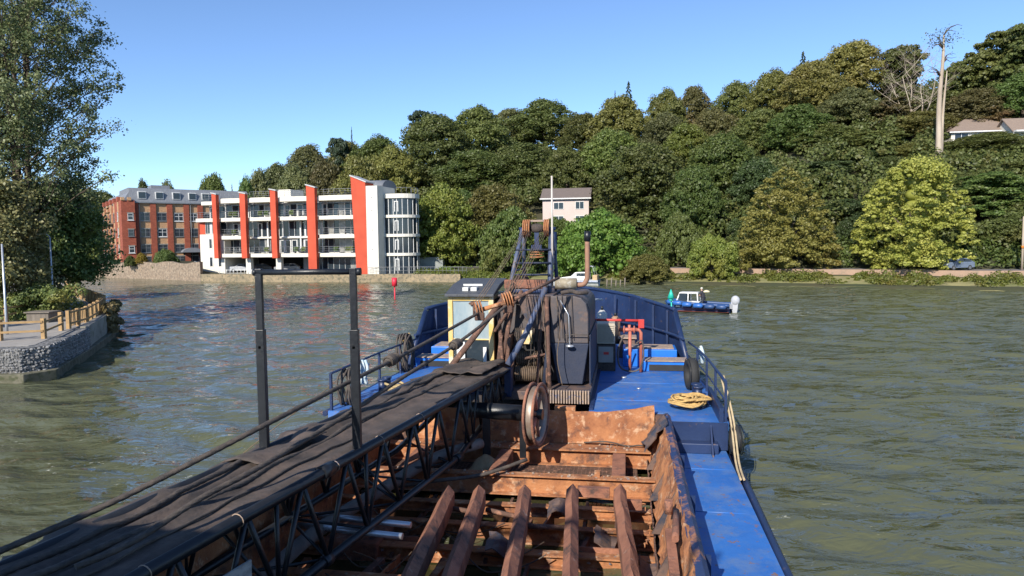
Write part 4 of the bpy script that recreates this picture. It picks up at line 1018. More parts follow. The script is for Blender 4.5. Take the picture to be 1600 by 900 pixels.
# =================================================================== HOUSES ON THE SLOPE
M_hw = pm('pink_render', (.56, .46, .42), (.51, .42, .385), scale=.4, rough=.9); M_rt = pm('roof_tiles', (.16, .125, .11), (.12, .1, .09), scale=3, rough=.9, bump=.5, stretch=(1, 1, 4)); M_rtb = pm('brown_roof_tiles', (.24, .18, .14), (.2, .15, .12), scale=3, rough=.9, bump=.5)
def house(name, label, a, b, z0, zeave, zridge, depth, wins, wallm, roofm, hip=False):
    T = frame((a.x, a.y, 0), b-a); L = (Vector((b.x, b.y, 0))-Vector((a.x, a.y, 0))).length
    h = thing(name, label, 'house', (a.x, a.y, z0))
    H_ = lambda fn, nm, m, par=h: (lambda mb: (fn(mb), mb.build(nm, m, par))[1])(MB(T))
    H_(lambda q: q.box((0, 0, z0), (L, depth, zeave)), 'wall', wallm)
    if not hip:
        H_(lambda q: q.prism([(0, zeave), (depth/2, zridge-.15), (depth, zeave)], 0, .01, L-.01), 'gable', wallm)
        H_(lambda q: q.prism([(-.5, zeave-.15), (-.5, zeave+.02), (depth/2, zridge+.1), (depth+.5, zeave+.02), (depth+.5, zeave-.15), (depth/2, zridge-.1)], 0, -.4, L+.4), 'roof', roofm)
    else:
        H_(lambda q: q.add([(-.6, -.6, zeave), (L+.6, -.6, zeave), (L+.6, depth+.6, zeave), (-.6, depth+.6, zeave), (depth*.45, depth/2, zridge), (L-depth*.45, depth/2, zridge)], [(0,1,5,4),(1,2,5),(2,3,4,5),(3,0,4),(3,2,1,0)]), 'roof', roofm)
    H_(lambda q: q.box((-.5, -.62, zeave-.25), (L+.5, -.5, zeave-.03)), 'gutter', M_fr)
    for (s, z, w_, hh) in wins:
        o = H_(lambda q: q.box((s, -.03, z), (s+w_, 0.02, z+hh)), 'window', M_gl)
        H_(lambda q: (q.box((s-.08, -.08, z-.08), (s+w_+.08, -.035, z)), q.box((s-.08, -.08, z+hh), (s+w_+.08, -.035, z+hh+.08)), q.box((s-.08, -.08, z), (s, -.035, z+hh)), q.box((s+w_, -.08, z), (s+w_+.08, -.035, z+hh)), q.box((s+w_/2-.04, -.08, z), (s+w_/2+.04, -.035, z+hh))), 'window_frame', M_fr, o)
    return h, T, L
a = PY(848, 335, 137); b_ = PY(920, 335, 135.5); e = PY(850, 309, 135).z; r_ = PY(860, 294, 138).z
house('pink_house', 'pale pink rendered house with grey tiled roof showing above the bushes', a, b_, ground(a.x, 135)-4, e, r_, 7, [(2.2, e-2.1, 1.8, 1.2), (6.4, e-2.1, 1.5, 1.3), (2.2, e-4.8, 1.8, 1.3), (6.4, e-4.8, 1.5, 1.3)], M_hw, M_rt)
a = PY(1486, 222, 131); b_ = PY(1596, 219, 129); e = PY(1486, 206, 131).z; r_ = PY(1500, 184, 133).z
house('hilltop_house', 'bungalow with brown tiled hipped roof and white windows high on the right slope', a, b_, e-6, e, r_, 9, [(.6, e-1.6, 2.2, 1.2), (4.4, e-1.6, 1.8, 1.2), (8, e-1.6, 2.4, 1.2)], M_white, M_rtb, True)
a = PY(1585, 222, 125); b_ = PY(1660, 222, 124); e = PY(1590, 207, 125).z
h, T, L = house('hilltop_house', 'white extension with big windows beside the hilltop bungalow at the right edge', a, b_, e-6, e, e+2.9, 7, [(.5, e-1.9, 1.6, 1.3), (2.9, e-1.9, 1.6, 1.3)], M_white, M_rtb)
mb = MB(T); mb.box((-.5, -1.5, e-.02), (L, -.6, e+.25)); mb.build('fascia', M_fr, h)
# shed and marker post by the flats
a = PY(655, 424, 117); b_ = PY(692, 424, 117)
sh = thing('corrugated_shed', 'pale grey corrugated fence-like shed between the apartments and the verge', 'shed', (a.x, a.y, 1.2))
mb = MB(); n = 48; zt = PY(655, 403, 117).z
pts = [(a.x+(b_.x-a.x)*i/n, 117+(.05 if i % 2 else -.05)) for i in range(n+1)]
mb.prism(pts + [(b_.x, 120), (a.x, 120)], 2, 1.0, zt); mb.build('wall', pm('corrugated', (.42, .44, .42), (.34, .36, .34), scale=1, rough=.6), sh)
mb = MB(); mb.box((a.x-.1, 116.85, zt+.003), (b_.x+.1, 120.1, zt+.1)); mb.build('roof', M_rail, sh)
# telegraph pole, roadside post
p = PY(1597, 415, 86); q = PY(1597, 338, 86)
tp = thing('telegraph_pole', 'pale wooden telegraph pole with an orange band beside the road at the right edge', 'pole', (p.x, p.y, ground(p.x, 86)))
mb = MB(); mb.tube([(p.x, p.y, ground(p.x, 86)-.3), (p.x, p.y, q.z)], [.14, .1], 8); mb.build('pole', M_barkpale, tp)
mb = MB(); mb.cyl((p.x, p.y, PY(1597, 388, 86).z), (p.x, p.y, PY(1597, 384, 86).z), .16, 10); mb.build('band', pm('orange', (.6, .2, .03)), tp)
mb = MB(); mb.box((p.x-.5, p.y-.05, q.z-.5), (p.x+.5, p.y+.05, q.z-.4)); mb.build('crossarm', M_woodgrey, tp)

# =================================================================== CARS
M_tyre = pm('tyre_rubber', (.025, .025, .025), rough=.8, bump=.2)
def car(name, label, loc, ang, paint, group=None):
    root = thing(name, label, 'car', loc, group); T = Matrix.Translation(loc) @ Matrix.Rotation(ang, 4, 'Z')
    B = lambda fn, nm, m, par=root, bev=0: (lambda mb: (fn(mb), mb.build(nm, m, par, bev=bev))[1])(MB(T))
    M_p = pm('paint_'+str(paint), paint, rough=.25, spec=.7)
    prof = [(-2.1, .35), (-2.15, .8), (-1.95, 1.0), (-1.0, 1.05), (-.3, 1.45), (1.0, 1.48), (1.9, 1.05), (2.1, .95), (2.12, .35), (1.6, .3), (1.45, .55), (1.15, .55), (1.0, .3), (-1.0, .3), (-1.15, .55), (-1.45, .55), (-1.6, .3)]
    def body(b):
        n0 = len(b.v); b.prism(prof, 1, -.85, .85)
        for i in range(n0, len(b.v)):
            l = T.inverted() @ b.v[i]
            if l.z > 1.2: l.y *= .8; b.v[i] = T @ l
    B(body, 'body', M_p, bev=.05)
    for s in (-1, 1):
        B(lambda b: b.prism([(-.85, 1.08), (-.3, 1.38), (.35, 1.4), (.35, 1.08)], 1, s*.80, s*.872), 'window', M_gl); B(lambda b: b.prism([(.42, 1.08), (.42, 1.4), (.95, 1.4), (1.55, 1.08)], 1, s*.80, s*.872), 'window', M_gl)
        B(lambda b: b.cbox((-2.13, s*.6, .78), (.06, .3, .14)), 'headlight', M_fr); B(lambda b: b.cbox((2.12, s*.62, .85), (.05, .25, .14)), 'tail_light', M_red)
        for x in (-1.3, 1.3):
            w_ = B(lambda b: b.cyl((x, s*.70, .32), (x, s*.88, .32), .31, 14), 'wheel', M_tyre); B(lambda b: b.cyl((x, s*.80, .32), (x, s*.89, .32), .19, 10), 'rim', M_rail, w_)
    B(lambda b: b.add([(-.97, -.7, 1.1), (-.97, .7, 1.1), (-.33, .62, 1.44), (-.33, -.62, 1.44)], [(0, 1, 2, 3)]), 'windscreen', M_gl)
    return root
def carAt(px, Y, zz, ang, paint, label): p = PY(px, 420, Y); return car('parked_car', label, (p.x, Y, zz), ang, paint)
carAt(378, 121.5, 1.26, .2, (.5, .52, .55), 'silver car parked in the open car park behind the leftmost bay')
carAt(407, 122, 1.26, .1, (.03, .03, .035), 'black car parked second in the open car park')
carAt(450, 120, 1.26, .15, (.3, .31, .33), 'grey car parked beside the store wall in the car park')
p = Vector((56, 90, 0))
for _ in range(6): p.x = (1494-800)/1100*(Yb(p.x)+10.5)
car('passing_car', 'grey-blue car on the road behind the pale tree', (p.x, Yb(p.x)+10.5, ground(p.x, Yb(p.x)+10.5)+.04), .3, (.16, .2, .27))

# =================================================================== MARKERS, BUOY
M_sred = pm('marker_red', (.75, .03, .06), rough=.5); M_sgreen = pm('marker_green', (.02, .5, .38), (.02, .42, .32), rough=.5)
p = PZ(617, 468, 0); z1 = PY(617, 447, p.y).z; z2 = PY(617, 434, p.y).z
mk = thing('channel_marker', 'red channel marker post with a can-shaped topmark standing in the river', 'channel marker', p)
mb = MB(); mb.cyl((p.x, p.y, -.8), (p.x, p.y, z1), .07, 8); mb.build('post', M_sred, mk)
mb = MB(); mb.cyl((p.x, p.y, z1), (p.x, p.y, z2), .28, 14); mb.build('topmark', M_sred, mk)
p = PZ(1050, 520, 0); z1 = PY(1047, 466, p.y).z; z2 = PY(1047, 452, p.y).z
mk = thing('channel_marker', 'green channel marker with a cone topmark rising behind the bow bulwark', 'channel marker', p)
mb = MB(); mb.tube([(p.x, p.y, -.8), (p.x-.06, p.y, z2-.3)], .045, 8); mb.build('post', M_sgreen, mk)
mb = MB(); mb.tube([(p.x-.08, p.y, z1), (p.x-.08, p.y, z2)], [.24, .02], 12); mb.cyl((p.x-.08, p.y, z1-.18), (p.x-.08, p.y, z1), .14, 10); mb.build('topmark', M_sgreen, mk)
p = PZ(1104, 457, 0)
by = thing('mooring_buoy', 'small cream mooring buoy floating beyond the blue work boat', 'buoy', p)
mb = MB(); mb.sphere((p.x, p.y, .08), .3, 12, 8, (1.3, .8, .6)); mb.build('float', pm('cream', (.75, .68, .45), rough=.5), by)
mb = MB(); mb.torus((p.x, p.y, .3), (0, 1, 0), .07, .015, 12, 6); mb.build('ring', M_rail, by)

# =================================================================== BOATS
def person(loc, face, label, seated=False, jacket=(.03, .03, .04), trousers=(.03, .035, .05), capc=(.6, .58, .5), lean=.2):
    """skinned figure: one continuous body mesh; clothing and hair as children"""
    root = thing('person', label, 'person', loc); T = Matrix.Translation(loc) @ Matrix.Rotation(face, 4, 'Z')
    J = dict(pel=(0, 0, .92), spine=(lean*.3, 0, 1.15), chest=(lean*.75, 0, 1.38), neck=(lean, 0, 1.54), head=(lean+.03, 0, 1.66), top=(lean+.02, 0, 1.78),
             sl=(lean*.8, .19, 1.45), el=(lean*.8+.12, .25, 1.18), hl=(lean+.33, .17, 1.08), sr=(lean*.8, -.19, 1.45), er=(lean*.8+.1, -.26, 1.17), hr=(lean+.3, -.2, 1.02),
             pl=(0, .1, .88), kl=(.06, .12, .48), al=(-.02, .13, .08), tl=(.16, .14, .04), pr=(0, -.1, .88), kr=(.04, -.12, .48), ar=(-.06, -.13, .08), tr=(.12, -.14, .04))
    rad = dict(pel=.15, spine=.14, chest=.17, neck=.06, head=.1, top=.07, sl=.075, el=.05, hl=.035, sr=.075, er=.05, hr=.035, pl=.1, kl=.065, al=.045, tl=.04, pr=.1, kr=.065, ar=.045, tr=.04)
    E = [('pel','spine'),('spine','chest'),('chest','neck'),('neck','head'),('head','top'),('chest','sl'),('sl','el'),('el','hl'),('chest','sr'),('sr','er'),('er','hr'),('pel','pl'),('pl','kl'),('kl','al'),('al','tl'),('pel','pr'),('pr','kr'),('kr','ar'),('ar','tr')]
    ks = list(J)
    def skinned(nm, keys, edges, k, mat):
        me = bpy.data.meshes.new(nm); idx = {q: i for i, q in enumerate(keys)}
        me.from_pydata([tuple(T @ Vector(J[q]) - Vector(loc)) for q in keys], [(idx[a], idx[b]) for a, b in edges], []); me.materials.append(mat)
        o = bpy.data.objects.new(nm, me); COL.objects.link(o); o.parent = root; WLOC[o] = Vector(loc)
        sk = o.modifiers.new('skin', 'SKIN'); sk.use_smooth_shade = True
        if not me.skin_vertices: 
            bm = bmesh.new(); bm.from_mesh(me); bm.verts.layers.skin.verify(); bm.to_mesh(me); bm.free()
        for i, q in enumerate(keys):
            me.skin_vertices[0].data[i].radius = (rad[q]*k, rad[q]*k); me.skin_vertices[0].data[i].use_root = (i == 0)
        sb = o.modifiers.new('sub', 'SUBSURF'); sb.levels = 2; sb.render_levels = 2
        return o
    skinned('body', ks, E, .92, pm('skin', (.5, .3, .22), rough=.6))
    up = ['spine', 'chest', 'sl', 'el', 'sr', 'er', 'pel']; skinned('jacket', up, [e for e in E if e[0] in up and e[1] in up], 1.4, pm('jacket_'+str(jacket), jacket, rough=.8))
    lo = ['pel', 'pl', 'kl', 'al', 'pr', 'kr', 'ar']; skinned('trousers', lo, [e for e in E if e[0] in lo and e[1] in lo], 1.1, pm('trousers_'+str(trousers), trousers, rough=.8))
    h = T @ Vector((lean+.01, 0, 1.74)); mb = MB(); mb.sphere(h, .115, 12, 7, (1, .95, .75)); mb.build('cap', pm('cap_'+str(capc), capc, rough=.8), root)
    return root
def boat_T(loc, ang): return Matrix.Translation(loc) @ Matrix.Rotation(ang, 4, 'Z')
def hull_fn(L, Bm, prof_top, prof_keel):
    """x from stern (0) to bow (1)"""
    def fn(a, b):
        x = L*a; wd = Bm/2*(1-max(0, (a-.5)/.5)**2.4)*(.96+.04*math.sin(a*3)); s = (b-.5)*2
        dz = prof_keel + (prof_top(a)-prof_keel)*abs(s)**.8; ww = wd*(abs(s)**.45)*(1 if s > 0 else -1)
        return (x + (.35*abs(s) if a > .9 else 0), ww, dz)
    return fn
# blue work boat
RL = PZ(1143, 488, 0); RBw = PZ(1040, 484.5, 0); angR = math.atan2(RBw.y-RL.y, RBw.x-RL.x)
LR = (RBw-RL).length*.95; TR = boat_T((RL.x, RL.y, 0), angR)
rib = thing('work_boat', 'small blue work boat with fenders and a white-framed cuddy crossing the river', 'boat', (RL.x, RL.y, 0))
X_ = lambda fn, nm, m, par=rib, bev=0: (lambda mb: (fn(mb), mb.build(nm, m, par, bev=bev))[1])(MB(TR))
M_nb = pm('boat_navy', (.025, .06, .16), (.03, .075, .2), scale=2, rough=.45); M_fb = pm('fender_blue', (.03, .13, .42), rough=.4); M_bw = pm('boat_white', (.78, .78, .75), rough=.35); M_alu = pm('aluminium', (.55, .57, .6), (.45, .47, .5), rough=.3, metal=.6)
X_(lambda b: b.grid(hull_fn(LR, 2.1, lambda a: .55+.3*a*a, -.25), 20, 13), 'hull', M_nb)
X_(lambda b: b.grid(lambda a, q: (LR*a*.97, (q-.5)*2*1.0*(1-max(0, (a-.5)/.5)**2.4), .35), 12, 4), 'deck', M_rail)
X_(lambda b: b.tube([(LR*a, 1.02*(1-max(0, (a-.5)/.5)**2.4), .62+.3*a*a) for a in [i/16 for i in range(17)]], .12, 8), 'gunwale_tube', M_nb); X_(lambda b: b.tube([(LR*a, -1.02*(1-max(0, (a-.5)/.5)**2.4), .62+.3*a*a) for a in [i/16 for i in range(17)]], .12, 8), 'gunwale_tube', M_nb)
X_(lambda b: b.grid(lambda a, q: (LR*(.02+.8*a), (1 if q > .5 else -1)*(1.0+.02), .0+.1*abs(q-.5)), 10, 2), 'boot_stripe', pm('boot_red', (.3, .1, .06)))
for i, f in enumerate((.12, .3, .48, .66, .82, .94)):
    for s in (-1, 1):
        ww = 1.14*(1-max(0, (f-.5)/.5)**2.4)+.05; X_(lambda b: b.tube([(LR*f-.42, s*ww, .5+.3*f*f), (LR*f-.3, s*ww, .5+.3*f*f), (LR*f+.3, s*(ww-.03), .5+.3*f*f), (LR*f+.42, s*(ww-.03), .5+.3*f*f)], [.05, .2, .2, .05], 12), 'fender', M_fb if f > .4 else M_nb)
c0 = LR*.5
def cud(b):
    P = [((c0, -.62), (c0+.1, -.5)), ((c0+1.95, -.62), (c0+1.55, -.5)), ((c0+1.95, .62), (c0+1.55, .5)), ((c0, .62), (c0+.1, .5))]
    for (l, u) in P: b.tube([(*l, .5), (*u, 1.55)], .055, 6)
    for k in range(4):
        u1 = P[k][1]; u2 = P[(k+1) % 4][1]; l1 = P[k][0]; l2 = P[(k+1) % 4][0]
        b.tube([(*u1, 1.55), (*u2, 1.55)], .06, 6); b.tube([(*l1, .8), (*l2, .8)], .05, 6)
    b.tube([(c0+.85, -.62, .6), (c0+.85, -.5, 1.55)], .05, 6); b.tube([(c0+.85, .62, .6), (c0+.85, .5, 1.55)], .05, 6)
cu = X_(cud, 'cuddy_frame', M_bw); X_(lambda b: b.box((c0+.05, -.5, 1.56), (c0+1.55, .5, 1.62)), 'cuddy_roof', M_bw, bev=.02)
X_(lambda b: b.box((c0+.95, -.585, .85), (c0+1.6, -.565, 1.5)), 'cuddy_window', M_gl); X_(lambda b: b.box((c0+.95, .565, .85), (c0+1.6, .585, 1.5)), 'cuddy_window', M_gl)
X_(lambda b: b.box((c0, -.6, .35), (c0+1.9, .6, .78)), 'console', M_bw, bev=.05)
om = X_(lambda b: (b.sphere((-.3, 0, .98), .46, 14, 9, (.8, .55, .9)), b.prism([(-.55, .9), (.05, .9), (.0, .45), (-.15, -.3), (-.4, -.3), (-.5, .3)], 1, -.13, .13)), 'outboard_motor', pm('outboard_grey', (.42, .43, .46), (.36, .37, .4), rough=.5), bev=.03)
X_(lambda b: b.box((-.1, -.3, .3), (.15, .3, .7)), 'transom_bracket', M_alu, om)
pp = TR @ Vector((c0-.28, -.1, .35)); person((pp.x, pp.y, pp.z-.15), angR, 'person in dark jacket and pale cap steering the blue work boat', lean=.12)
# white motor cruiser moored at the bank
ML = PZ(936, 447, 0); MBw = PZ(872, 446, 0); angM = math.atan2(MBw.y-ML.y, MBw.x-ML.x)+.12; LM = 6.2; TM = boat_T((ML.x, ML.y, 0), angM)
mc = thing('motor_cruiser', 'white motor cruiser with a small wheelhouse moored under the bright green tree', 'boat', (ML.x, ML.y, 0))
X_ = lambda fn, nm, m, par=mc, bev=0: (lambda mb: (fn(mb), mb.build(nm, m, par, bev=bev))[1])(MB(TM))
X_(lambda b: b.grid(hull_fn(LM, 2.3, lambda a: .85+.25*a, -.3), 18, 11), 'hull', M_bw)
X_(lambda b: b.grid(lambda a, q: (LM*a*.97, (q-.5)*2*1.08*(1-max(0, (a-.5)/.5)**2.4), .84+.2*a), 12, 4), 'deck', M_bw)
X_(lambda b: b.prism([(1.2, .85), (1.3, 1.9), (3.1, 1.85), (3.7, 1.3), (5.0, 1.15), (5.2, .9)], 1, -.8, .8), 'cabin', M_bw, bev=.06)
X_(lambda b: [b.box((1.6, s*.8-.015, 1.35), (2.9, s*.8+.015, 1.75)) for s in (-1, 1)], 'cabin_window', M_gl)
X_(lambda b: b.add([(3.17, -.65, 1.8), (3.17, .65, 1.8), (3.7, .65, 1.36), (3.7, -.65, 1.36)], [(0, 1, 2, 3)]), 'windscreen', M_gl)
X_(lambda b: [b.tube([(0.3, y, .9), (.7, y, 2.6), (1.4, y*.8, 2.7)], .03, 6) for y in (-.8, .8)] + [b.tube([(.7, -.8, 2.6), (.7, .8, 2.6)], .03, 6)], 'radar_arch', M_alu)
X_(lambda b: b.box((.1, -.9, .85), (.75, .9, 1.5)), 'stern_cover', pm('tan_canvas', (.5, .36, .2), rough=.9), bev=.05)
X_(lambda b: b.grid(lambda a, q: (LM*a*.96, (1 if q > .5 else -1)*1.17*(1-max(0, (a-.5)/.5)**2.4), .5+.18*abs(q-.5)), 12, 2), 'hull_stripe', M_fb)
# timber stakes near it
for i in range(5):
    p = PZ(948+i*7, 447, 0); st = MB(); st.tube([(p.x, p.y, -.5), (p.x+.05, p.y, .9+.2*math.sin(i*2))], .08, 7)
    st.build('mooring_stake', M_woodgrey, None, 'dark timber stake standing in the shallows beside the white cruiser', 'stake', 'timber stakes by the cruiser')

# =================================================================== DREDGER (boat frame: u starboard, v forward, camera at u=v=0)
TV = Matrix.Rotation(-BTH, 4, 'Z')
UC = -2.75
def WB(u, v, z): return TV @ Vector((u, v, z))
M_navy = pm('navy_paint', (.012, .024, .07), (.016, .034, .098), (.14, .09, .07), scale=1.5, rough=.42, bump=.15, thr=.66, c3scale=5, soft=.03)
M_deck = pm('deck_blue', (.032, .15, .47), (.024, .118, .39), (.13, .2, .34), scale=1.0, rough=.5, bump=.15, thr=.6, c3scale=1.6, soft=.14, c4=(.2, .12, .09), thr4=.615, c4scale=5.5, soft4=.03)
M_lock = pm('locker_blue', (.015, .17, .62), (.012, .13, .5), scale=1.5, rough=.4)
M_worn = pm('worn_deck_edge', (.42, .3, .2), (.26, .2, .17), (.1, .12, .2), scale=4, rough=.85, bump=.3)
M_rust = pm('orange_rust', (.44, .19, .08), (.26, .1, .045), (.5, .31, .19), scale=1.6, rough=.92, bump=1, bscale=11, thr=.6, c3scale=5, c4=(.11, .06, .045), thr4=.6, c4scale=3.2, soft4=.07)
M_gant = pm('faded_gantry_blue', (.06, .085, .16), (.1, .11, .15), (.2, .14, .1), scale=3, rough=.6, bump=.3, thr=.62, c3scale=6)
M_slateb = pm('slate_paint', (.06, .058, .07), (.1, .078, .07), (.14, .09, .07), scale=1.2, rough=.6, bump=.25, thr=.6, c3scale=2.2, c4=(.3, .28, .27), thr4=.75, c4scale=14, soft4=.02)
M_rustd = pm('dark_rust', (.14, .075, .052), (.085, .05, .04), (.3, .15, .1), scale=3, rough=.9, bump=1, bscale=12, thr=.6)
M_rustr = pm('red_rust', (.34, .15, .09), (.2, .085, .055), (.42, .33, .28), scale=1.8, rough=.85, bump=.9, bscale=14, thr=.68, c4=(.07, .045, .04), thr4=.58, c4scale=2.7, soft4=.07)
M_rustb = pm('rust_on_navy', (.15, .095, .075), (.085, .06, .055), (.035, .04, .06), scale=1.4, rough=.7, bump=.4, thr=.54, c3scale=2.6, c4=(.3, .2, .15), thr4=.68, c4scale=7)
M_navych = pm('chipped_navy', (.018, .027, .055), (.03, .036, .06), (.3, .28, .27), scale=3, rough=.72, bump=.3, thr=.735, c3scale=16, soft=.02)
M_black = pm('black_paint', (.008, .0095, .013), (.014, .016, .02), (.05, .035, .03), scale=3, rough=.38, bump=.2, thr=.7, c3scale=9)
M_rubber = pm('black_rubber_sheet', (.04, .032, .028), (.075, .058, .048), (.14, .1, .08), scale=1.1, rough=.85, bump=.6, bscale=9, thr=.6, c3scale=1.6, soft=.15)
M_rope = pm('steel_rope', (.05, .042, .037), (.1, .08, .065), scale=8, rough=.75, bump=.4)
M_ropeb = pm('rusty_steel_rope', (.09, .065, .045), (.16, .11, .07), scale=8, rough=.8)
M_yrope = pm('yellow_rope', (.58, .38, .14), (.4, .25, .09), scale=12, rough=.9, bump=.5)
M_blrope = pm('light_blue_rope', (.3, .45, .55), (.6, .65, .65), scale=10, rough=.9)
M_yel = pm('cab_yellow', (.62, .4, .1), (.66, .5, .24), (.6, .55, .42), scale=1.6, rough=.5, bump=.1, thr=.55, c3scale=3)
M_gal = pm('louvre_cream', (.6, .53, .4), (.5, .44, .34), scale=2, rough=.6); M_pipe = pm('red_pipe', (.55, .035, .03), (.45, .05, .04), rough=.45); M_pipeo = pm('salmon_pipe', (.5, .16, .1), (.42, .12, .08), rough=.5)
M_roofd = pm('dark_cab_roof', (.05, .055, .065), (.08, .085, .095), (.03, .03, .035), scale=5, rough=.6, bump=.5, stretch=(1, 4, 1)); M_grime = pm('grime', (.05, .04, .035), (.09, .07, .06), (.03, .03, .03), scale=4, rough=.95, bump=.8)

dr = thing('dredger', 'blue hopper dredger with open rusty hold and raised navy bow, filling the foreground', 'ship', WB(UC, 10, 0))
def D_(fn, name, mat, par=dr, bev=0, **k):
    mb = MB(TV); fn(mb); return mb.build(name, mat, par, bev=bev, **k)
HB = [(-16, 4.6), (-12, 5.1), (0, 5.2), (12, 5.2), (18, 5.28), (22, 5.2), (24, 5.05), (25.5, 4.85), (27, 4.45), (28.5, 3.85), (30, 3.05), (31.2, 2.2), (32.2, 1.25), (32.8, .5), (33, 0.02)]
def hb(v, s=1): return float(np.interp(v, [a for a, _ in HB], [b for _, b in HB])) + (float(np.interp(v, [23, 26, 30, 33], [0, .55, .55, 0])) if s < 0 else 0)
vsamp = [-16, -12, -6, 0, 6, 12, 15, 17.6, 20, 22, 23.5, 25, 26, 27, 28, 29, 30, 30.8, 31.5, 32.1, 32.6, 32.9, 33]
def zdk(v): return .8 if v < 17.7 else 1.5
def hull(b):
    for s in (-1, 1):
        vs = []
        for v in vsamp:
            for (z, k) in ((-.8, .9), (0.1, .97), (.45, .995), (zdk(v)-.02, 1.0)):
                vs.append((UC+s*hb(v, s)*k, v if v < 30 else v - (1-k)*6, z))
        n = 4; fs = [(i*n+j, (i+1)*n+j, (i+1)*n+j+1, i*n+j+1) for i in range(len(vsamp)-1) for j in range(n-1)]
        b.add(vs, fs if s > 0 else [f[::-1] for f in fs], False)
D_(hull, 'hull', M_navy)
# rubbing strake
for s in (-1, 1):
    D_(lambda b: b.tube([(UC+s*(hb(v)+.04), v, .74) for v in vsamp if v < 17.8], .075, 8), 'rubbing_strake', M_navy)
    D_(lambda b: b.tube([(UC+s*(hb(v)+.04), v, 1.42) for v in [17.7]+[q for q in vsamp if q >= 20]], .075, 8), 'rubbing_strake', M_navy)
# decks
D_(lambda b: b.box((.95, -12, .6), (UC+5.16, 17.7, .8)), 'side_deck', M_deck); D_(lambda b: b.box((UC-5.16, -12, .6), (UC-3.7, 17.7, .8)), 'side_deck', M_deck)
def foredeck(b):
    vv = [v for v in vsamp if v >= 26]; r = [(UC+hb(v)-.04, v) for v in [26]+vv[1:]]; l = [(UC-hb(v, -1)+.04, v) for v in vv[::-1]]
    b.prism(r + l, 2, 1.3, 1.5)
    b.prism([(-1.0, 18.5), (.95, 18.5), (.95, 17.7), (UC+5.22, 17.7), (UC+5.24, 18), (UC+5.16, 22), (UC+5.0, 24), (UC+4.6, 26.0), (-1.0, 26.0)], 2, 1.302, 1.498)
    b.prism([(-5.6, 18.5), (-5.6, 26), (UC-4.6, 26), (UC-5.0, 24), (UC-5.16, 22), (UC-5.24, 18), (UC-5.22, 17.7), (-6.8, 17.7), (-6.8, 18.5)], 2, 1.302, 1.498)
D_(foredeck, 'foredeck', M_deck)
D_(lambda b: [b.box((-1.0+.003, 18.6, 1.3), (-.9, 26, 1.56)), b.box((.96, 17.66, .82), (UC+5.2, 17.697, 1.5))], 'deck_edge', M_navy)
D_(lambda b: b.box((1.1, 17.35, .8), (2.2, 17.66, 1.05)), 'step', M_navy, bev=.02)
D_(lambda b: (b.prism([(17.65, .8), (17.65, 1.45), (17.1, .8)], 0, 2.02, 2.06)), 'bracket', M_navy)
# weld seams and fittings on the deck
for v in (19.9, 22.4): D_(lambda b: b.tube([(-.9, v, 1.5), (2.2, v, 1.5)], .012, 5), 'weld_seam', M_deck)
for v in (10.5, 13.6, 16.2): D_(lambda b: b.tube([(1.3, v, .8), (2.4, v, .8)], .01, 5), 'weld_seam', M_deck)
D_(lambda b: b.cyl((-.1, 23.2, 1.5), (-.1, 23.2, 1.54), .09, 12), 'deck_filler', M_alu); D_(lambda b: b.cyl((.35, 21.5, 1.5), (.35, 21.5, 1.53), .06, 12), 'deck_filler', M_alu)
# bulwark round the bow
def ztop(v): return 3.3+.55*((v-25)/8)**1.2 if v > 25 else 3.3
def bul(s):
    def f(b):
        vs = []; vv = [25.0, 25.6, 26.3, 27, 27.7, 28.4, 29, 29.6, 30.2, 30.8, 31.3, 31.8, 32.2, 32.6, 32.85, 33.0]
        for v in vv:
            fl = 0.0
            for (z, o) in ((1.45, .05), (ztop(v), fl), (ztop(v), fl-.07), (1.45, -.02)):
                v2 = v + (1.75*(z-1.45)/1.85 if v == 25.0 else (1.25*(z-1.45)/1.85 if v == 25.6 else (.7*(z-1.45)/1.85 if v == 26.3 else (.3*(z-1.45)/1.85 if v == 27 else 0)))); vs.append((UC+s*(hb(v2, s)+o*.5 if v < 32.5 else hb(v, s)+o*.2), v+(.35*(z-1.45)/2 if v > 30 else 0)+(1.75*(z-1.45)/1.85 if v == 25.0 else (1.25*(z-1.45)/1.85 if v == 25.6 else (.7*(z-1.45)/1.85 if v == 26.3 else (.3*(z-1.45)/1.85 if v == 27 else 0)))), z))
        n = len(vv); fs = [(i*4+k, (i+1)*4+k, (i+1)*4+(k+1) % 4, i*4+(k+1) % 4) for i in range(n-1) for k in range(4)] + [(0, 1, 2, 3)]
        b.add(vs, fs if s > 0 else [q[::-1] for q in fs])
    return f
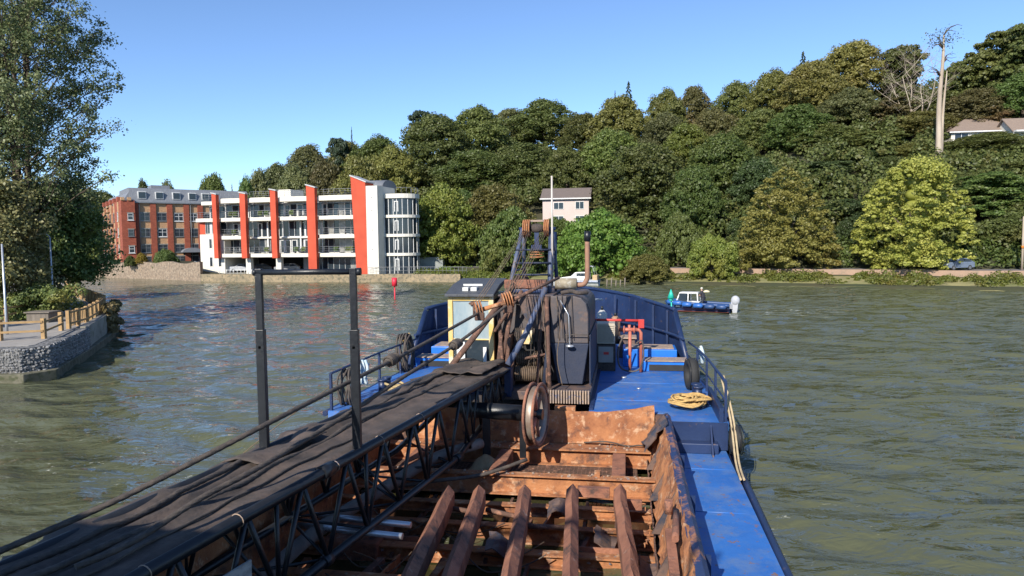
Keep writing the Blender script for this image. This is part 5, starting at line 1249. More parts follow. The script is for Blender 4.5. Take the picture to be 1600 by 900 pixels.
for s in (-1, 1):
    bo = D_(bul(s), 'bulwark', M_navy)
    D_(lambda b: b.tube([(UC+s*(hb(v, s)+.01 if v < 32.5 else hb(v, s)+.0), v+(.35 if v > 30 else 0), ztop(v)+.02) for v in [26.72, 27.3, 28, 29, 30.1, 31, 31.6, 32.2, 32.6, 32.95]], .075, 8), 'capping', M_navy, bo)
    D_(lambda b: b.tube([(UC+s*(hb(25, s)-.02), 25.0, 1.45), (UC+s*(hb(26.7, s)+.0), 26.7, 3.3)], .1, 8), 'end_stanchion', M_navy, bo)
    for v in (27.2, 28.4, 29.7, 31.0):
        D_(lambda b: b.box((UC+s*(hb(v, s)-.12)-.04, v-.03, 1.5), (UC+s*(hb(v, s)-.12)+.04, v+.03, ztop(v)-.06)), 'rib', M_navy, bo)
    D_(lambda b: b.tube([(UC+s*(hb(v, s)-.1), v, 2.5) for v in (25.6, 26.5, 27.5, 28.5, 29.5, 30.5, 31.3)], .06, 6), 'stringer', M_navy, bo)
    # stepped blue lockers
    a_, c_ = (UC+s*(3.3), UC+s*4.85); a_, c_ = min(a_, c_), max(a_, c_)
    lk = D_(lambda b: b.box((a_, 24.45, 1.5), (c_, 25.25, 1.85)), 'locker', M_lock, bev=.02)
    D_(lambda b: b.box((a_+.06, 24.40, 1.852), (c_-.05, 25.2, 1.885)), 'lid', M_worn, lk); D_(lambda b: b.box((a_+.2, 24.43, 1.53), (c_-.12, 24.447, 1.74)), 'opening', M_dark, lk)
    a2, c2 = (UC+s*2.6, UC+s*4.5); a2, c2 = min(a2, c2), max(a2, c2)
    lk = D_(lambda b: b.box((a2, 25.35, 1.5), (c2, 26.6, 2.12)), 'locker', M_lock, bev=.02)
    D_(lambda b: b.box((a2+.1, 25.5, 2.122), (c2-.1, 26.5, 2.15)), 'lid', M_worn, lk)
    D_(lambda b: b.box((UC+s*1.2-.9, 27.2, 1.5), (UC+s*1.2+.9, 30, 2.0)), 'fore_platform', M_navy)
# crane well between the side decks
D_(lambda b: b.box((-5.6, 18.5, .3), (-1.0, 26, .62)), 'crane_well', M_grime)
D_(lambda b: b.box((-5.6, 25.9, .6), (-1.0, 26.0, 1.5)), 'well_bulkhead', M_navy)
# hopper: floor water, walls, coaming
D_(lambda b: b.box((-6.5, -.5, -.3), (.95, 18.1, .06)), 'hopper_water', pm('hopper_bilge_water', (.035, .038, .014), (.05, .048, .02), scale=.8, rough=.08, spec=.6, bump=.12, bscale=3))
rs = random.Random(12)
def rough_sheet(fn, nu, nv, amp, name, mat, thick=.03, seed=1, par=dr, label=None):
    r2 = random.Random(seed); cache = {}
    def g(a, b_):
        p = fn(a, b_); return (p[0]+r2.uniform(-amp, amp), p[1]+r2.uniform(-amp, amp)*.5, p[2]+r2.uniform(-amp, amp)*.7)
    mb = MB(TV); mb.grid(g, nu, nv, False); o = mb.build(name, mat, par)
    sd = o.modifiers.new('thick', 'SOLIDIFY'); sd.thickness = thick; sd.offset = 0
    if label: o['label'] = label
    return o
# far wall
rough_sheet(lambda a, b: (-5.6+6.3*a, 18.25-.1*(1-b), .72+.83*b + (.22*max(0, (a-.78)/.22)**1.5)*b), 40, 7, .012, 'hopper_wall', M_rust, .04, 3)
D_(lambda b: b.box((-6.4, 18.27, .1), (.95, 18.45, 1.49)), 'hopper_wall', M_rustd)
D_(lambda b: b.box((-5.6, 17.9, .66), (.6, 18.22, .71)), 'ledge', M_rust)
D_(lambda b: b.box((-1.9, 18.35, 1.45), (-1.35, 18.6, 1.62)), 'lug', M_rust)
# starboard coaming: battered rusty inner plate, navy band
rough_sheet(lambda a, b: (.58+.34*b, 1+17.1*a, .5+1.05*b), 90, 8, .035, 'coaming_plate', M_rust, .03, 4)
rough_sheet(lambda a, b: (.56-.05*b, 1+17.1*a, .05+.45*b), 60, 4, .02, 'hopper_wall', M_rustd, .03, 14)
def coam(b):
    r2 = random.Random(8); n = 46; ring = []
    for i in range(n+1):
        v = 1+17.2*i/n; j = r2.uniform(-.02, .02); ring += [(.92+j, v, 1.3), (.9+j, v, 1.55+r2.uniform(-.03, .02)), (1.02, v, 1.58+r2.uniform(-.015, .015)), (1.1, v, 1.5), (1.12, v, .8), (.97, v, .8)]
    b.add(ring, [(i*6+k, (i+1)*6+k, (i+1)*6+(k+1) % 6, i*6+(k+1) % 6) for i in range(n) for k in range(6)] + [(5, 4, 3, 2, 1, 0), tuple(n*6+k for k in range(6))])
D_(coam, 'coaming', pm('battered_navy', (.018, .035, .1), (.03, .05, .12), (.3, .14, .08), scale=2, rough=.5, bump=.5, thr=.57, c3scale=4))
for v in (10.2, 12.6, 15.0): D_(lambda b: b.box((1.12, v, .8), (1.2, v+.05, 1.45)), 'coaming_rib', M_navy)
for v in (9.8, 11.2, 12.9, 14.6, 16.6): D_(lambda b: b.prism([(.45, .6), (.9, 1.45), (.9, .6)], 1, v, v+.05), 'gusset', M_rustb)
rough_sheet(lambda a, b: (.4+.5*b, 16.9+1.2*a, .9+.75*b+.12*math.sin(a*5)), 7, 7, .06, 'crumpled_plate', M_rustb, .03, 5)
D_(lambda b: (b.tube([(.8, 11.6, 1.55), (.72, 10.6, 1.5)], .055, 8), b.tube([(.7, 12.0, 1.35), (.7, 12.0, 1.58)], .07, 10)), 'broken_pipe', M_rustr)
D_(lambda b: b.box((.6, 9.8, 1.25), (.74, 11.2, 1.34), Matrix.Rotation(.12, 3, 'X')), 'loose_bar', M_rustr)
# port coaming
rough_sheet(lambda a, b: (-6.35-.1*b, 1+17.1*a, .1+1.4*b), 70, 6, .02, 'coaming_plate', M_rust, .03, 6)
D_(lambda b: b.box((-6.6, 1, .8), (-6.46, 18.2, 1.55)), 'coaming', M_navy)
# cross beams (I sections with rusted webs)
def beam(v, z, h, w, u0=-6.3, u1=.62, mat=M_rust, name='cross_beam', holes=False):
    def f(b):
        b.box((u0, v, z-.035), (u1, v+w, z)); b.box((u0, v+w*.45, z-h+.03), (u1, v+w*.45+.03, z-.035)); b.box((u0, v-.02, z-h), (u1, v+w, z-h+.03))
    return D_(f, name, mat, bev=.006)
for v, z, h, w in ((17.55, .72, .42, .34), (15.45, .72, .46, .26), (14.3, .46, .22, .2), (13.35, .4, .34, .2), (12.3, .34, .26, .24), (11.0, .34, .34, .24), (9.7, .3, .3, .2), (8.4, .3, .3, .2)): beam(v, z, h, w, mat=M_rust)
for (u, v0, v1) in ((-.35, 15.7, 17.5), (-3.2, 15.7, 17.5), (-5.4, 15.7, 17.5)):
    D_(lambda b: b.prism([(v0, .68), (v1, .7), (v1, .3), (v0, .3)], 0, u, u+.32), 'strut', M_rustr, bev=.02)
for (u, v0, v1) in ((-.9, 12.3, 15.5), (-2.6, 12.3, 15.5), (-4.4, 12.3, 15.5), (-5.6, 9, 15.5), (-1.8, 8.6, 12.3), (-3.4, 8.6, 12.3)):
    D_(lambda b: b.box((u, v0, .02), (u+.06, v1, .18)), 'stringer', M_rustd)
# perforated grating between the first two beams
def grating(b):
    for i in range(64): u = -6.2+6.4*i/63; b.box((u, 15.9, .28), (u+.022, 17.5, .3))
    for j in range(17): v = 15.9+1.6*j/16; b.box((-6.2, v, .302), (.25, v+.022, .318))
D_(grating, 'grating', M_rustd)
D_(lambda b: b.box((-6.2, 15.9, .08), (.25, 17.5, .12)), 'grating_tray', M_grime)
D_(lambda b: b.box((-.72, 15.55, .72), (-.6, 15.7, .84)), 'lug', M_rust)
D_(lambda b: b.prism([(12.2, -.2), (12.2, .42), (13.2, .42), (13.2, -.2)], 0, -5.7, -4.6), 'pump_block', M_rustr, bev=.04)
def plate_holes(b, ur):
    for (u, r) in (ur,):
        n = 20; o = [(u+r*math.cos(6.283*i/n), .12+r*math.sin(6.283*i/n)*.7) for i in range(n)]
        q = [(u+.5*(1 if math.cos(6.283*i/n) > 0 else -1)*min(1, abs(math.cos(6.283*i/n))*1.45), .12+.3*(1 if math.sin(6.283*i/n) > 0 else -1)*min(1, abs(math.sin(6.283*i/n))*1.45)) for i in range(n)]
        b.add([(p[0], 12.6, p[1]) for p in o] + [(p[0], 12.6, p[1]) for p in q], [(i, (i+1) % n, n+(i+1) % n, n+i) for i in range(n)])
for ur in ((-4.35, .28), (-.45, .25)):
    po = D_(lambda b: plate_holes(b, ur), 'web_plate', M_rustr); sd = po.modifiers.new('t', 'SOLIDIFY'); sd.thickness = .03
# ridge beams sloping down into the hold
def ridge(u0, u1, v0, v1, z0, z1, w=.2, name='ridge_beam', mat=M_rustr, hd=.42):
    def f(b):
        ring = []; n = 10; r2 = random.Random(int(u0*100))
        for i in range(n+1):
            t = i/n; u = u0+(u1-u0)*t; v = v0+(v1-v0)*t; z = z0+(z1-z0)*t+(.05*(1-t*5) if t < .2 else 0); j = r2.uniform(-.012, .012)
            ring += [(u-w, v, z-hd), (u-w+j, v, z-.12+j), (u+j*2, v-.02, z+.02+j), (u+w+j, v, z-.12-j), (u+w, v, z-hd)]
        b.add(ring, [(i*5+k, (i+1)*5+k, (i+1)*5+(k+1) % 5, i*5+(k+1) % 5) for i in range(n) for k in range(5)] + [(4, 3, 2, 1, 0), tuple(n*5+k for k in range(5))])
    return D_(f, name, mat)
[ridge(u_, u_+.45, 13.75+.08*i_, 7.5, .97+.02*i_, .9, .125) for i_, u_ in enumerate((-3.62, -2.98, -2.05, -1.1, -.15))]
D_(lambda b: b.box((-1.0, 14.1, .78), (-.35, 14.25, .98)), 'brace', M_rustr, bev=.01); D_(lambda b: b.box((-.1, 14.0, .6), (.3, 14.1, .8)), 'brace', M_rustr, bev=.01)
for (a, b_) in (((-1.95, 12.9), (-.95, 13.0)), ((-2.8, 13.6), (-2.1, 13.4)), ((-3.6, 13.6), (-2.9, 13.5))):
    D_(lambda b: b.tube([(a[0], a[1], .62), (b_[0], b_[1], .58)], .05, 6), 'brace', M_rustd)
def debris(b):
    r2 = random.Random(77)
    for i in range(300):
        k = r2.random()
        if k < .35: c = (r2.uniform(-6, .3), 17.55+r2.uniform(0, .6), .73)
        elif k < .55: c = (r2.uniform(-6, .3), 15.45+r2.uniform(0, .25), .73)
        elif k < .62: v = r2.uniform(8, 18); a_ = r2.uniform(0, .3); c = (.6+.34*a_, v, .53+1.05*a_)
        else: c = (r2.uniform(-6, .3), r2.choice((12.35, 13.4, 11.05))+r2.uniform(0, .12), r2.choice((.23, .33)))
        r = r2.uniform(.012, .045); vs = []
        for j in range(4):
            ph = math.pi*j/3
            for q in range(5): a = 2*math.pi*q/5+j; e_ = r*r2.uniform(.6, 1.3); vs.append((c[0]+e_*math.sin(ph)*math.cos(a), c[1]+e_*math.sin(ph)*math.sin(a), c[2]+e_*.6*math.cos(ph)))
        b.add(vs, [(j*5+q, (j+1)*5+q, (j+1)*5+(q+1) % 5, j*5+(q+1) % 5) for j in range(3) for q in range(5)])
D_(debris, 'rust_flakes_and_stones', M_worn, kind='stuff')
r5 = random.Random(55)
for i in range(16):        # webs, brackets and bent flats between the frames
    u = -5.8+.42*i+r5.uniform(-.1, .1); v = r5.choice((9.9, 11.2, 12.5, 13.55)); L = r5.uniform(.7, 1.1); a = r5.uniform(-.25, .25)
    D_(lambda b: b.box((u, v, .03), (u+r5.choice((.04, .08, .14)), v+L, r5.uniform(.15, .34)), Matrix.Rotation(a, 3, 'Z')), 'web_bracket', r5.choice((M_rust, M_rustr, M_rustd)))
for i in range(7):
    u = -5.5+.85*i; D_(lambda b: b.prism([(15.7, .28), (15.7, .66), (15.9, .28)], 0, u, u+.03), 'gusset', M_rust)
for i, (u, v) in enumerate(((-1.6, 13.9), (-2.5, 12.0), (-.6, 12.6), (.2, 11.6))):
    rough_sheet(lambda a, b: (u+.4*a, v+.5*b, .42+.12*math.sin(3*a+i)+.1*b), 5, 5, .03, 'bent_plate', M_rustb, .02, 40+i)
# wires and chains lying in the hold
for i in range(12):
    u = rs.uniform(-5.5, -1); v = rs.uniform(9.8, 14); L = rs.uniform(.8, 2.4)
    D_(lambda b: b.tube(spline([(u, v, .5), (u+L*.3, v+rs.uniform(-.2, .2), .3), (u+L*.7, v+rs.uniform(-.3, .3), .28), (u+L, v+rs.uniform(-.2, .2), .5)], 5), .012, 5), 'loose_wire', M_rope if i % 2 else M_ropeb)
def chain(b, pts, r=.035):
    sp = spline(pts, 10); d = 0; k = 0; last = sp[0]
    for p in sp:
        if (p-last).length > r*2.1:
            ax = Vector((1, 0, 0)) if k % 2 else Vector((0, .7, .7)); b.torus(p, ax, r, r*.3, 8, 5); last = p; k += 1
D_(lambda b: chain(b, [(-.02, 13.9, .85), (-.1, 13.4, .6), (.05, 12.9, .5), (.1, 12.4, .42)]), 'chain', M_rust); D_(lambda b: chain(b, [(.3, 13.6, .95), (.42, 13.1, .7), (.38, 12.7, .6), (.3, 12.3, .62)]), 'chain', M_rust)
D_(lambda b: [b.tube(spline([(-1.1, 18.05, .78), (-.5, 17.95, .85), (0, 18.0, .74), (.3, 17.9, .8), (.55, 17.95, .75)], 6), .02, 5)], 'loose_wire', M_rope)
def spoil(b):
    r2 = random.Random(6)
    b.grid(lambda a, c: (-3.9+1.0*a, 16.1+.9*c, .32+.5*math.sin(math.pi*min(1, max(0, a)))*math.sin(math.pi*c)+r2.uniform(-.03, .03)), 14, 14)
D_(spoil, 'sand_heap', pm('wet_sand', (.42, .3, .17), (.32, .22, .12), scale=6, rough=1, bump=1))
# side rails
def srail(s, label=None):
    f = lambda v: UC+s*(hb(v)-.12)
    vv = [17.8, 19.6, 21.4, 23.2, 24.7]
    r_ = D_(lambda b: b.tube([(f(v), v, 2.5) for v in vv], .035, 8), 'handrail', M_navy)
    D_(lambda b: b.tube([(f(v), v, 2.02) for v in vv], .025, 6), 'mid_rail', M_navy, r_)
    for v in vv[:-1]: D_(lambda b: b.box((f(v)-.03, v-.04, 1.48), (f(v)+.03, v+.04, 2.5)), 'stanchion', M_navy, r_)
srail(1); srail(-1)
D_(lambda b: b.box((UC+5.0, 17.72, 1.5), (UC+5.1, 20.3, 1.85)), 'toe_board', M_navy)
# bollards
def bollard(u, v, lab=None):
    o = D_(lambda b: b.box((u-.16, v-.4, 1.5), (u+.16, v+.4, 1.55)), 'bollard', M_navy, bev=.01)
    for q in (-.2, .2): D_(lambda b: (b.cyl((u, v+q, 1.55), (u, v+q, 1.88), .12, 14), b.cyl((u, v+q, 1.88), (u, v+q, 1.93), .15, 14)), 'bollard_post', M_navy, o)
bollard(1.95, 20.2); bollard(UC-4.5, 20.2)
# bridge front and wheelhouse behind the camera
M_wh = pm('wheelhouse_cream', (.7, .66, .55), (.62, .58, .5), scale=1, rough=.5)
D_(lambda b: b.box((-7.6, -6, .8), (2.1, -1.4, 4.3)), 'deckhouse', M_wh, bev=.04)
D_(lambda b: b.box((-7.9, -6.2, 4.3), (2.4, -.55, 4.42)), 'bridge_deck', M_deck)
wh = D_(lambda b: b.box((-6.9, -5.4, 4.42), (1.4, -1.5, 7.3)), 'wheelhouse', M_wh, bev=.05)
D_(lambda b: b.box((-7.3, -5.8, 7.3), (1.8, -1.0, 7.45)), 'wheelhouse_roof', M_wh, wh)
for i in range(6): D_(lambda b: b.box((-6.6+i*1.3, -1.498, 5.7), (-5.6+i*1.3, -1.47, 6.8)), 'window', M_gl, wh)
fu = D_(lambda b: b.prism([(-4.2, 4.42), (-2.0, 4.42), (-2.2, 10.4), (-4.2, 10.0)], 0, -8.0, -6.65), 'shade_funnel', M_navy, bev=.15)  # unseen block with its band, added to shade the near ends of the ridge beams
D_(lambda b: b.box((-8.03, -4.3, 8.4), (-6.62, -1.95, 9.0)), 'shade_funnel_band', M_wh, fu)
D_(lambda b: b.tube([(-6.6, -2.5, 7.4), (-6.6, -2.5, 12.5)], [.2, .16], 10), 'mast', M_wh, wh); D_(lambda b: b.box((-8.0, -2.55, 10.8), (-5.2, -2.45, 10.92)), 'yard', M_wh, wh); D_(lambda b: b.tube([(-3.2, -2.6, 7.4), (-3.2, -2.6, 10.4)], .05, 8), 'whip_aerial', M_wh, wh)
D_(lambda b: b.box((-10.6, -4.6, 8.0), (-6.9, -.7, 8.12)), 'shade_canopy', M_wh, bev=.03); D_(lambda b: [b.tube([(-7.1, v, 7.3), (-7.1, v, 8.0)], .06, 8) for v in (-4.4, -.9)]+[b.tube([(-7.0, v, 6.6), (-10.4, v, 8.0)], .05, 8) for v in (-4.4, -.9)], 'shade_canopy_stay', M_wh)  # unseen slab and stays, added to shade the near end of the jib
def brail(b):
    for z in (4.9, 5.35): b.tube([(-7.8, -.6, z), (2.3, -.6, z)], .025, 6)
    for i in range(9): u = -7.8+10.1*i/8; b.tube([(u, -.6, 4.4), (u, -.6, 5.35)], .025, 6)
D_(brail, 'bridge_rail', M_wh)

# =================================================================== things lying on the dredger
def tag_rope(b, n, name, label, cat, pts, r, mat, **k): pass
def top(fn, name, mat, label, cat, group=None, bev=0):
    mb = MB(TV); fn(mb); return mb.build(name, mat, None, label, cat, group, bev=bev)
# red pipework and hydrant
rp = thing('fire_main', 'bright red pipe frame with a valve standing on the blue foredeck', 'pipework', WB(.47, 24.4, 1.5))
D_(lambda b: b.tube([(-1.5, 24.7, 3.25), (.42, 24.5, 3.25)], .045, 8), 'red_pipe', M_pipe, rp)
D_(lambda b: b.box((.38, 24.4, 3.0), (.58, 24.5, 3.3)), 'red_bracket', M_pipe, rp, bev=.01)
D_(lambda b: b.tube([(.47, 24.35, 1.5), (.47, 24.35, 2.85), (.4, 24.35, 2.95), (.1, 24.35, 2.95)], .06, 10), 'salmon_pipe', M_pipeo, rp)
D_(lambda b: b.tube([(.1, 24.35, 1.5), (.1, 24.35, 2.95)], .055, 10), 'salmon_pipe', M_pipeo, rp)
D_(lambda b: (b.cyl((-.28, 24.35, 2.95), (.35, 24.35, 2.95), .07, 10), b.cyl((-.12, 24.35, 2.95), (-.08, 24.35, 2.95), .14, 12), b.cyl((.22, 24.35, 2.95), (.26, 24.35, 2.95), .14, 12), b.cyl((.08, 24.35, 2.9), (.08, 24.35, 3.12), .05, 8)), 'valve', M_pipeo, rp)
top(lambda b: b.tube(spline([(-.1, 24.1, 2.8), (-.3, 24.0, 2.3), (-.25, 24.0, 1.75), (.05, 24.0, 1.58), (.4, 24.0, 1.65), (.55, 24.05, 2.1), (.5, 24.1, 2.6), (.3, 24.15, 2.5)], 8), .028, 8), 'hose', M_rope, 'grey hose looped round the red pipe frame on the foredeck', 'hose')
top(lambda b: b.tube(spline([(-1.15, 24.3, 2.7), (-1.25, 24.3, 3.4), (-1.15, 24.8, 3.9), (-.9, 26, 3.85)], 8), .035, 8), 'hose', pm('grey_hose', (.45, .48, .52), rough=.6), 'pale grey hose arching up beside the crane house to the bow', 'hose')
cb = thing('pump_cabinet', 'cream louvred cabinet with grey lower door and small red label beside the crane', 'cabinet', WB(-.7, 24.6, 1.5))
D_(lambda b: b.box((-1.03, 24.4, 2.45), (-.42, 25.2, 3.14)), 'louvre_box', M_gal, cb)
D_(lambda b: [b.prism([(24.4, 2.5+.065*i), (24.36, 2.48+.065*i), (24.4, 2.545+.065*i)], 0, -1.0, -.45) for i in range(10)], 'louvres', pm('louvre_shade', (.4, .35, .27), rough=.6), cb)
D_(lambda b: b.box((-1.05, 24.38, 1.5), (-.4, 25.2, 2.42)), 'base_box', M_grime, cb, bev=.01)
dd_ = D_(lambda b: b.box((-.98, 24.34, 1.8), (-.47, 24.378, 2.35)), 'door', pm('grey_door', (.3, .29, .27), (.24, .23, .22), rough=.5), cb, bev=.01)
D_(lambda b: b.box((-.8, 24.325, 2.08), (-.62, 24.338, 2.17)), 'red_label', M_pipe, dd_)
gb = thing('gas_bottle', 'dark green steel drum standing between crane house and louvred cabinet', 'drum', WB(-1.35, 24.6, 1.5))
D_(lambda b: b.tube([(-1.38, 24.8, 1.5), (-1.38, 24.8, 2.5), (-1.38, 24.8, 2.6)], [.26, .26, .2], 16), 'drum', pm('dark_green', (.015, .04, .03), rough=.5), gb)
D_(lambda b: b.torus((-1.38, 24.8, 2.1), (0, 0, 1), .26, .015, 20, 6), 'hoop', M_black, gb)
for i, (u, v, h, mt, lb) in enumerate(((-1.3, 26.5, 1.3, 'red_drum', 'red plastic drum behind the dark green steel drum'), (-.95, 27.2, 1.5, 'steel_can', 'pale steel can standing behind the louvred cabinet'), (-.45, 27.6, 1.2, 'tan_can', 'tan canister beside the steel can by the bow'))):
    r0_ = thing('canister', lb, 'canister', WB(u, v, 2.0 if v > 27 else 1.5)); z0 = 2.0 if v > 27 else 1.5
    D_(lambda b: b.tube([(u, v, z0), (u, v, z0+h*.8), (u, v, z0+h*.9)], [.2, .2, .08], 14), 'can_body', pm(mt, {0: (.4, .04, .03), 1: (.5, .5, .47), 2: (.35, .22, .14)}[i], rough=.5), r0_)
    D_(lambda b: b.cyl((u, v, z0+h*.9), (u, v, z0+h), .05, 8), 'cap', M_black, r0_)
# windlass by the bow
wi = thing('anchor_windlass', 'blue anchor windlass with rusty drum on the fore platform inside the bow', 'windlass', WB(UC+1.4, 28.5, 2))
D_(lambda b: [b.prism([(28.2, 2.0), (28.3, 2.7), (28.7, 2.7), (28.9, 2.0)], 0, u, u+.08) for u in (UC+.9, UC+1.9)], 'side_frame', M_navy, wi)
D_(lambda b: b.cyl((UC+.7, 28.5, 2.45), (UC+2.2, 28.5, 2.45), .2, 14), 'drum', M_rustb, wi)
tb = thing('toolbox', 'rusty flat crate lid resting on the fore platform near the starboard bulwark', 'crate', WB(.2, 27.5, 1.5))
D_(lambda b: b.box((-.3, 27.2, 1.5), (.3, 27.8, 2.25)), 'box', M_rustb, tb, bev=.02); D_(lambda b: b.box((-.35, 27.1, 2.252), (.36, 27.9, 2.31)), 'lid', M_worn, tb)
# tyres used as fenders
def tyre(c, ax, Rr, label, group=None):
    o = thing('tyre', label, 'tyre', WB(*c), group)
    D_(lambda b: b.torus(c, ax, Rr, Rr*.36, 32, 12, 1.15), 'tread', M_tyre, o); D_(lambda b: [b.torus((c[0]+ax[0]*q, c[1]+ax[1]*q, c[2]), ax, Rr*1.3, .012, 28, 5) for q in (-.12, -.04, .04, .12)], 'grooves', M_black, o)
    return o
tyre((1.92, 21.6, 1.98), (1, .15, 0), .36, 'big black tyre standing inside the starboard rail of the foredeck')
tyre((UC+5.36, 17.5, 1.15), (1, .05, 0), .27, 'black tyre fender hanging outside the starboard quarter of the foredeck')
# black cable coils hung on the port rail
def coil(name, c, Rr, n, r, mat, label, seed, tall=1.3, group=None, tilt=0):
    r2 = random.Random(seed)
    def f(b):
        pts = []
        for i in range(n*22):
            a = i/22*2*math.pi; q = Rr*(1+.09*math.sin(i*.31)+r2.uniform(-.015, .015)); pts.append((c[0]+(.18*math.sin(i*.113)+.03*math.sin(i*.7)), c[1]+q*math.cos(a), c[2]+q*tall*math.sin(a)))
        b.tube(pts, r, 6)
    return top(f, name, mat, label, 'rope coil' if 'rope' in label else 'cable coil', group)
coil('cable_coil', (UC-4.95, 23.6, 2.15), .42, 12, .03, M_rope, 'tall black cable coil hanging on the port rail beside the bow bulwark', 3, 1.5)
coil('cable_coil', (UC-5.0, 18.6, 1.95), .36, 8, .03, M_rope, 'black cable coil hanging on the port rail left of the right-hand frame post', 4, 1.4)
def pile(c, n, R0_, r, mat, name, label, seed, sq=1.0):
    r2 = random.Random(seed)
    def f(b):
        pts = []
        for i in range(n*16):
            a = i/16*2*math.pi; q = R0_*(.75+.3*math.sin(i*.071+seed)); t = i/(n*16)
            pts.append((c[0]+q*math.cos(a)*1.1+r2.uniform(-.01, .01)+.13*math.sin(i*.05)+.07*math.sin(i*.23), c[1]+q*math.sin(a)*sq+.14*math.cos(i*.043)+.07*math.cos(i*.19), c[2]+r+.2*t+.05*abs(math.sin(i*.37))+.06*abs(math.sin(a*1.5+i*.02))))
        b.tube(pts, r, 7, lobes=3, twist=45, amp=.15)
    return top(f, name, mat, label, 'rope coil')
pile((1.66, 19.3, 1.5), 15, .42, .03, M_yrope, 'rope_coil', 'yellow mooring rope heaped round the starboard bollard', 2)
pile((UC-3.9, 20.0, 1.5), 7, .42, .035, pm('old_yellow_rope', (.42, .32, .16), (.34, .25, .12), scale=10, rough=.9), 'rope_coil', 'dirty yellow rope heaped on the port side deck beside the blue bollard', 5)
top(lambda b: [b.tube(spline([(UC+s_*5.12, v0, 2.55), (UC+5.1+.08, v0-.1, 2.3), (UC+5.16, v0+.05, 2.0), (UC+5.1, v0-.05, 2.5), (UC+5.05, v0+.1, 2.15)], 6), .045, 7) for s_, v0 in ((1, 23.3), (1, 23.45))], 'rope_tie', M_blrope, 'pale blue rope knotted round the starboard handrail', 'rope')
top(lambda b: [b.tube(spline([(UC-5.08+q, 19.9, 2.52), (UC-5.0+q, 19.85, 2.2), (UC-5.05-q, 19.9, 1.8), (UC-5.02+q, 20.0, 2.4)], 6), .045, 7) for q in (0, .1, -.1)], 'rope_tie', M_blrope, 'whitish rope knotted on the port handrail above the cable coil', 'rope')
top(lambda b: b.tube(spline([(UC-5.0, 24.3, 2.5), (UC-4.95, 24.1, 2.75), (UC-5.1, 23.9, 2.55), (UC-4.9, 23.8, 2.7)], 6), .05, 7), 'rope_tie', M_yrope, 'yellowish rope wrapped on the port rail at the bulwark end', 'rope')
top(lambda b: [b.tube(spline([(UC+5.18+q, 18.9, 2.45), (UC+5.25+q, 17.6, 1.6), (UC+5.2+q, 16.4, .95), (UC+5.16+q, 15.4, .86)], 8), .026, 6, lobes=3, twist=60) for q in (0, .07)], 'mooring_rope', pm('tan_rope', (.5, .4, .24), (.4, .3, .18), scale=12, rough=.9), 'pair of tan mooring ropes running down outside the starboard side', 'rope')
top(lambda b: b.tube(spline([(UC-5.2, 19.9, 2.5), (UC-6.0, 19.2, 1.7), (UC-7.0, 18.4, .9), (UC-7.8, 17.8, .2)], 5), .015, 5), 'mooring_line', M_ropeb, 'thin line slanting from the port rail down to the water', 'rope')

# =================================================================== CRANE
cr = thing('crane', 'old rusty and navy dragline crane with yellow cab, gantry and black lattice jib laid aft', 'crane', WB(-3, 21.5, .6))
K_ = lambda fn, nm, m, par=cr, bev=0, **k: D_(fn, nm, m, par, bev, **k)
K_(lambda b: (b.cyl((-3.1, 22.0, .6), (-3.1, 22.0, 1.55), 1.5, 28)), 'slewing_ring', M_grime)
K_(lambda b: b.box((-3.95, 19.4, 1.55), (-1.0, 24.6, 1.8)), 'turntable_deck', M_rustb, bev=.02)
K_(lambda b: [b.box((-2.2+.075*i, 19.3, 1.5), (-2.16+.075*i, 19.4, 1.86)) for i in range(16)], 'tread_plate', M_worn)
# machine house: curved-corner shell
def roundp(u0, u1, z0, z1, r=.45, n=6):
    p = [(u0, z0), (u1, z0)]
    for i in range(n+1): a = math.pi/2*i/n; p.append((u1-r+r*math.cos(a), z1-r+r*math.sin(a)))
    p.append((u0, z1)); return p
K_(lambda b: b.prism(roundp(-3.8, -1.08, 1.85, 4.38, .42, 8), 1, 20.7, 24.4, False), 'machine_house', M_slateb, bev=.03)
K_(lambda b: b.prism([(-2.2, 3.05), (-1.1, 3.05), (-1.1, 3.9), (-1.16, 4.2), (-1.3, 4.36), (-1.5, 4.42), (-2.2, 4.42)], 1, 20.25, 20.72), 'front_plate', M_slateb, bev=.03, label='slate coloured upper front plate of the crane house')
K_(lambda b: b.prism([(-2.22, 3.35), (-2.22, 4.4), (-3.2, 4.4), (-2.95, 3.75), (-2.6, 3.4)], 1, 20.3, 20.6), 'front_plate', M_rustb, bev=.02, label='brown rusted plate over the machinery opening')
K_(lambda b: b.add([(-2.2, 20.2, 3.05), (-1.09, 20.2, 3.05), (-1.28, 20.25, 1.86), (-1.98, 20.25, 1.86), (-2.2, 20.7, 3.05), (-1.09, 20.7, 3.05), (-1.2, 20.7, 1.86), (-1.98, 20.7, 1.86)], [(0,3,2,1),(4,5,6,7),(0,1,5,4),(1,2,6,5),(2,3,7,6),(3,0,4,7)]), 'apron_panel', M_navych, bev=.02, label='navy lower panel with chipped paint')
K_(lambda b: b.box((-1.075, 20.2, 1.85), (-1.03, 24.3, 3.3)), 'side_door', M_navych, bev=.02)
K_(lambda b: b.tube([(-1.75, 20.1, 3.2), (-1.75, 20.1, 3.32), (-1.1, 20.1, 3.32), (-1.1, 20.1, 3.2)], .015, 5), 'grab_rail', M_rope)
K_(lambda b: (b.sphere((-1.62, 20.05, 3.0), .09, 10, 6, (1.4, 1, .5)), b.tube([(-1.62, 20.05, 3.0), (-1.66, 20.1, 3.9), (-1.9, 20.2, 4.3)], .02, 5)), 'work_lamp', M_alu)
K_(lambda b: b.box((-3.75, 20.3, 4.4), (-2.1, 24.2, 4.46)), 'roof', M_rustb, bev=.02)
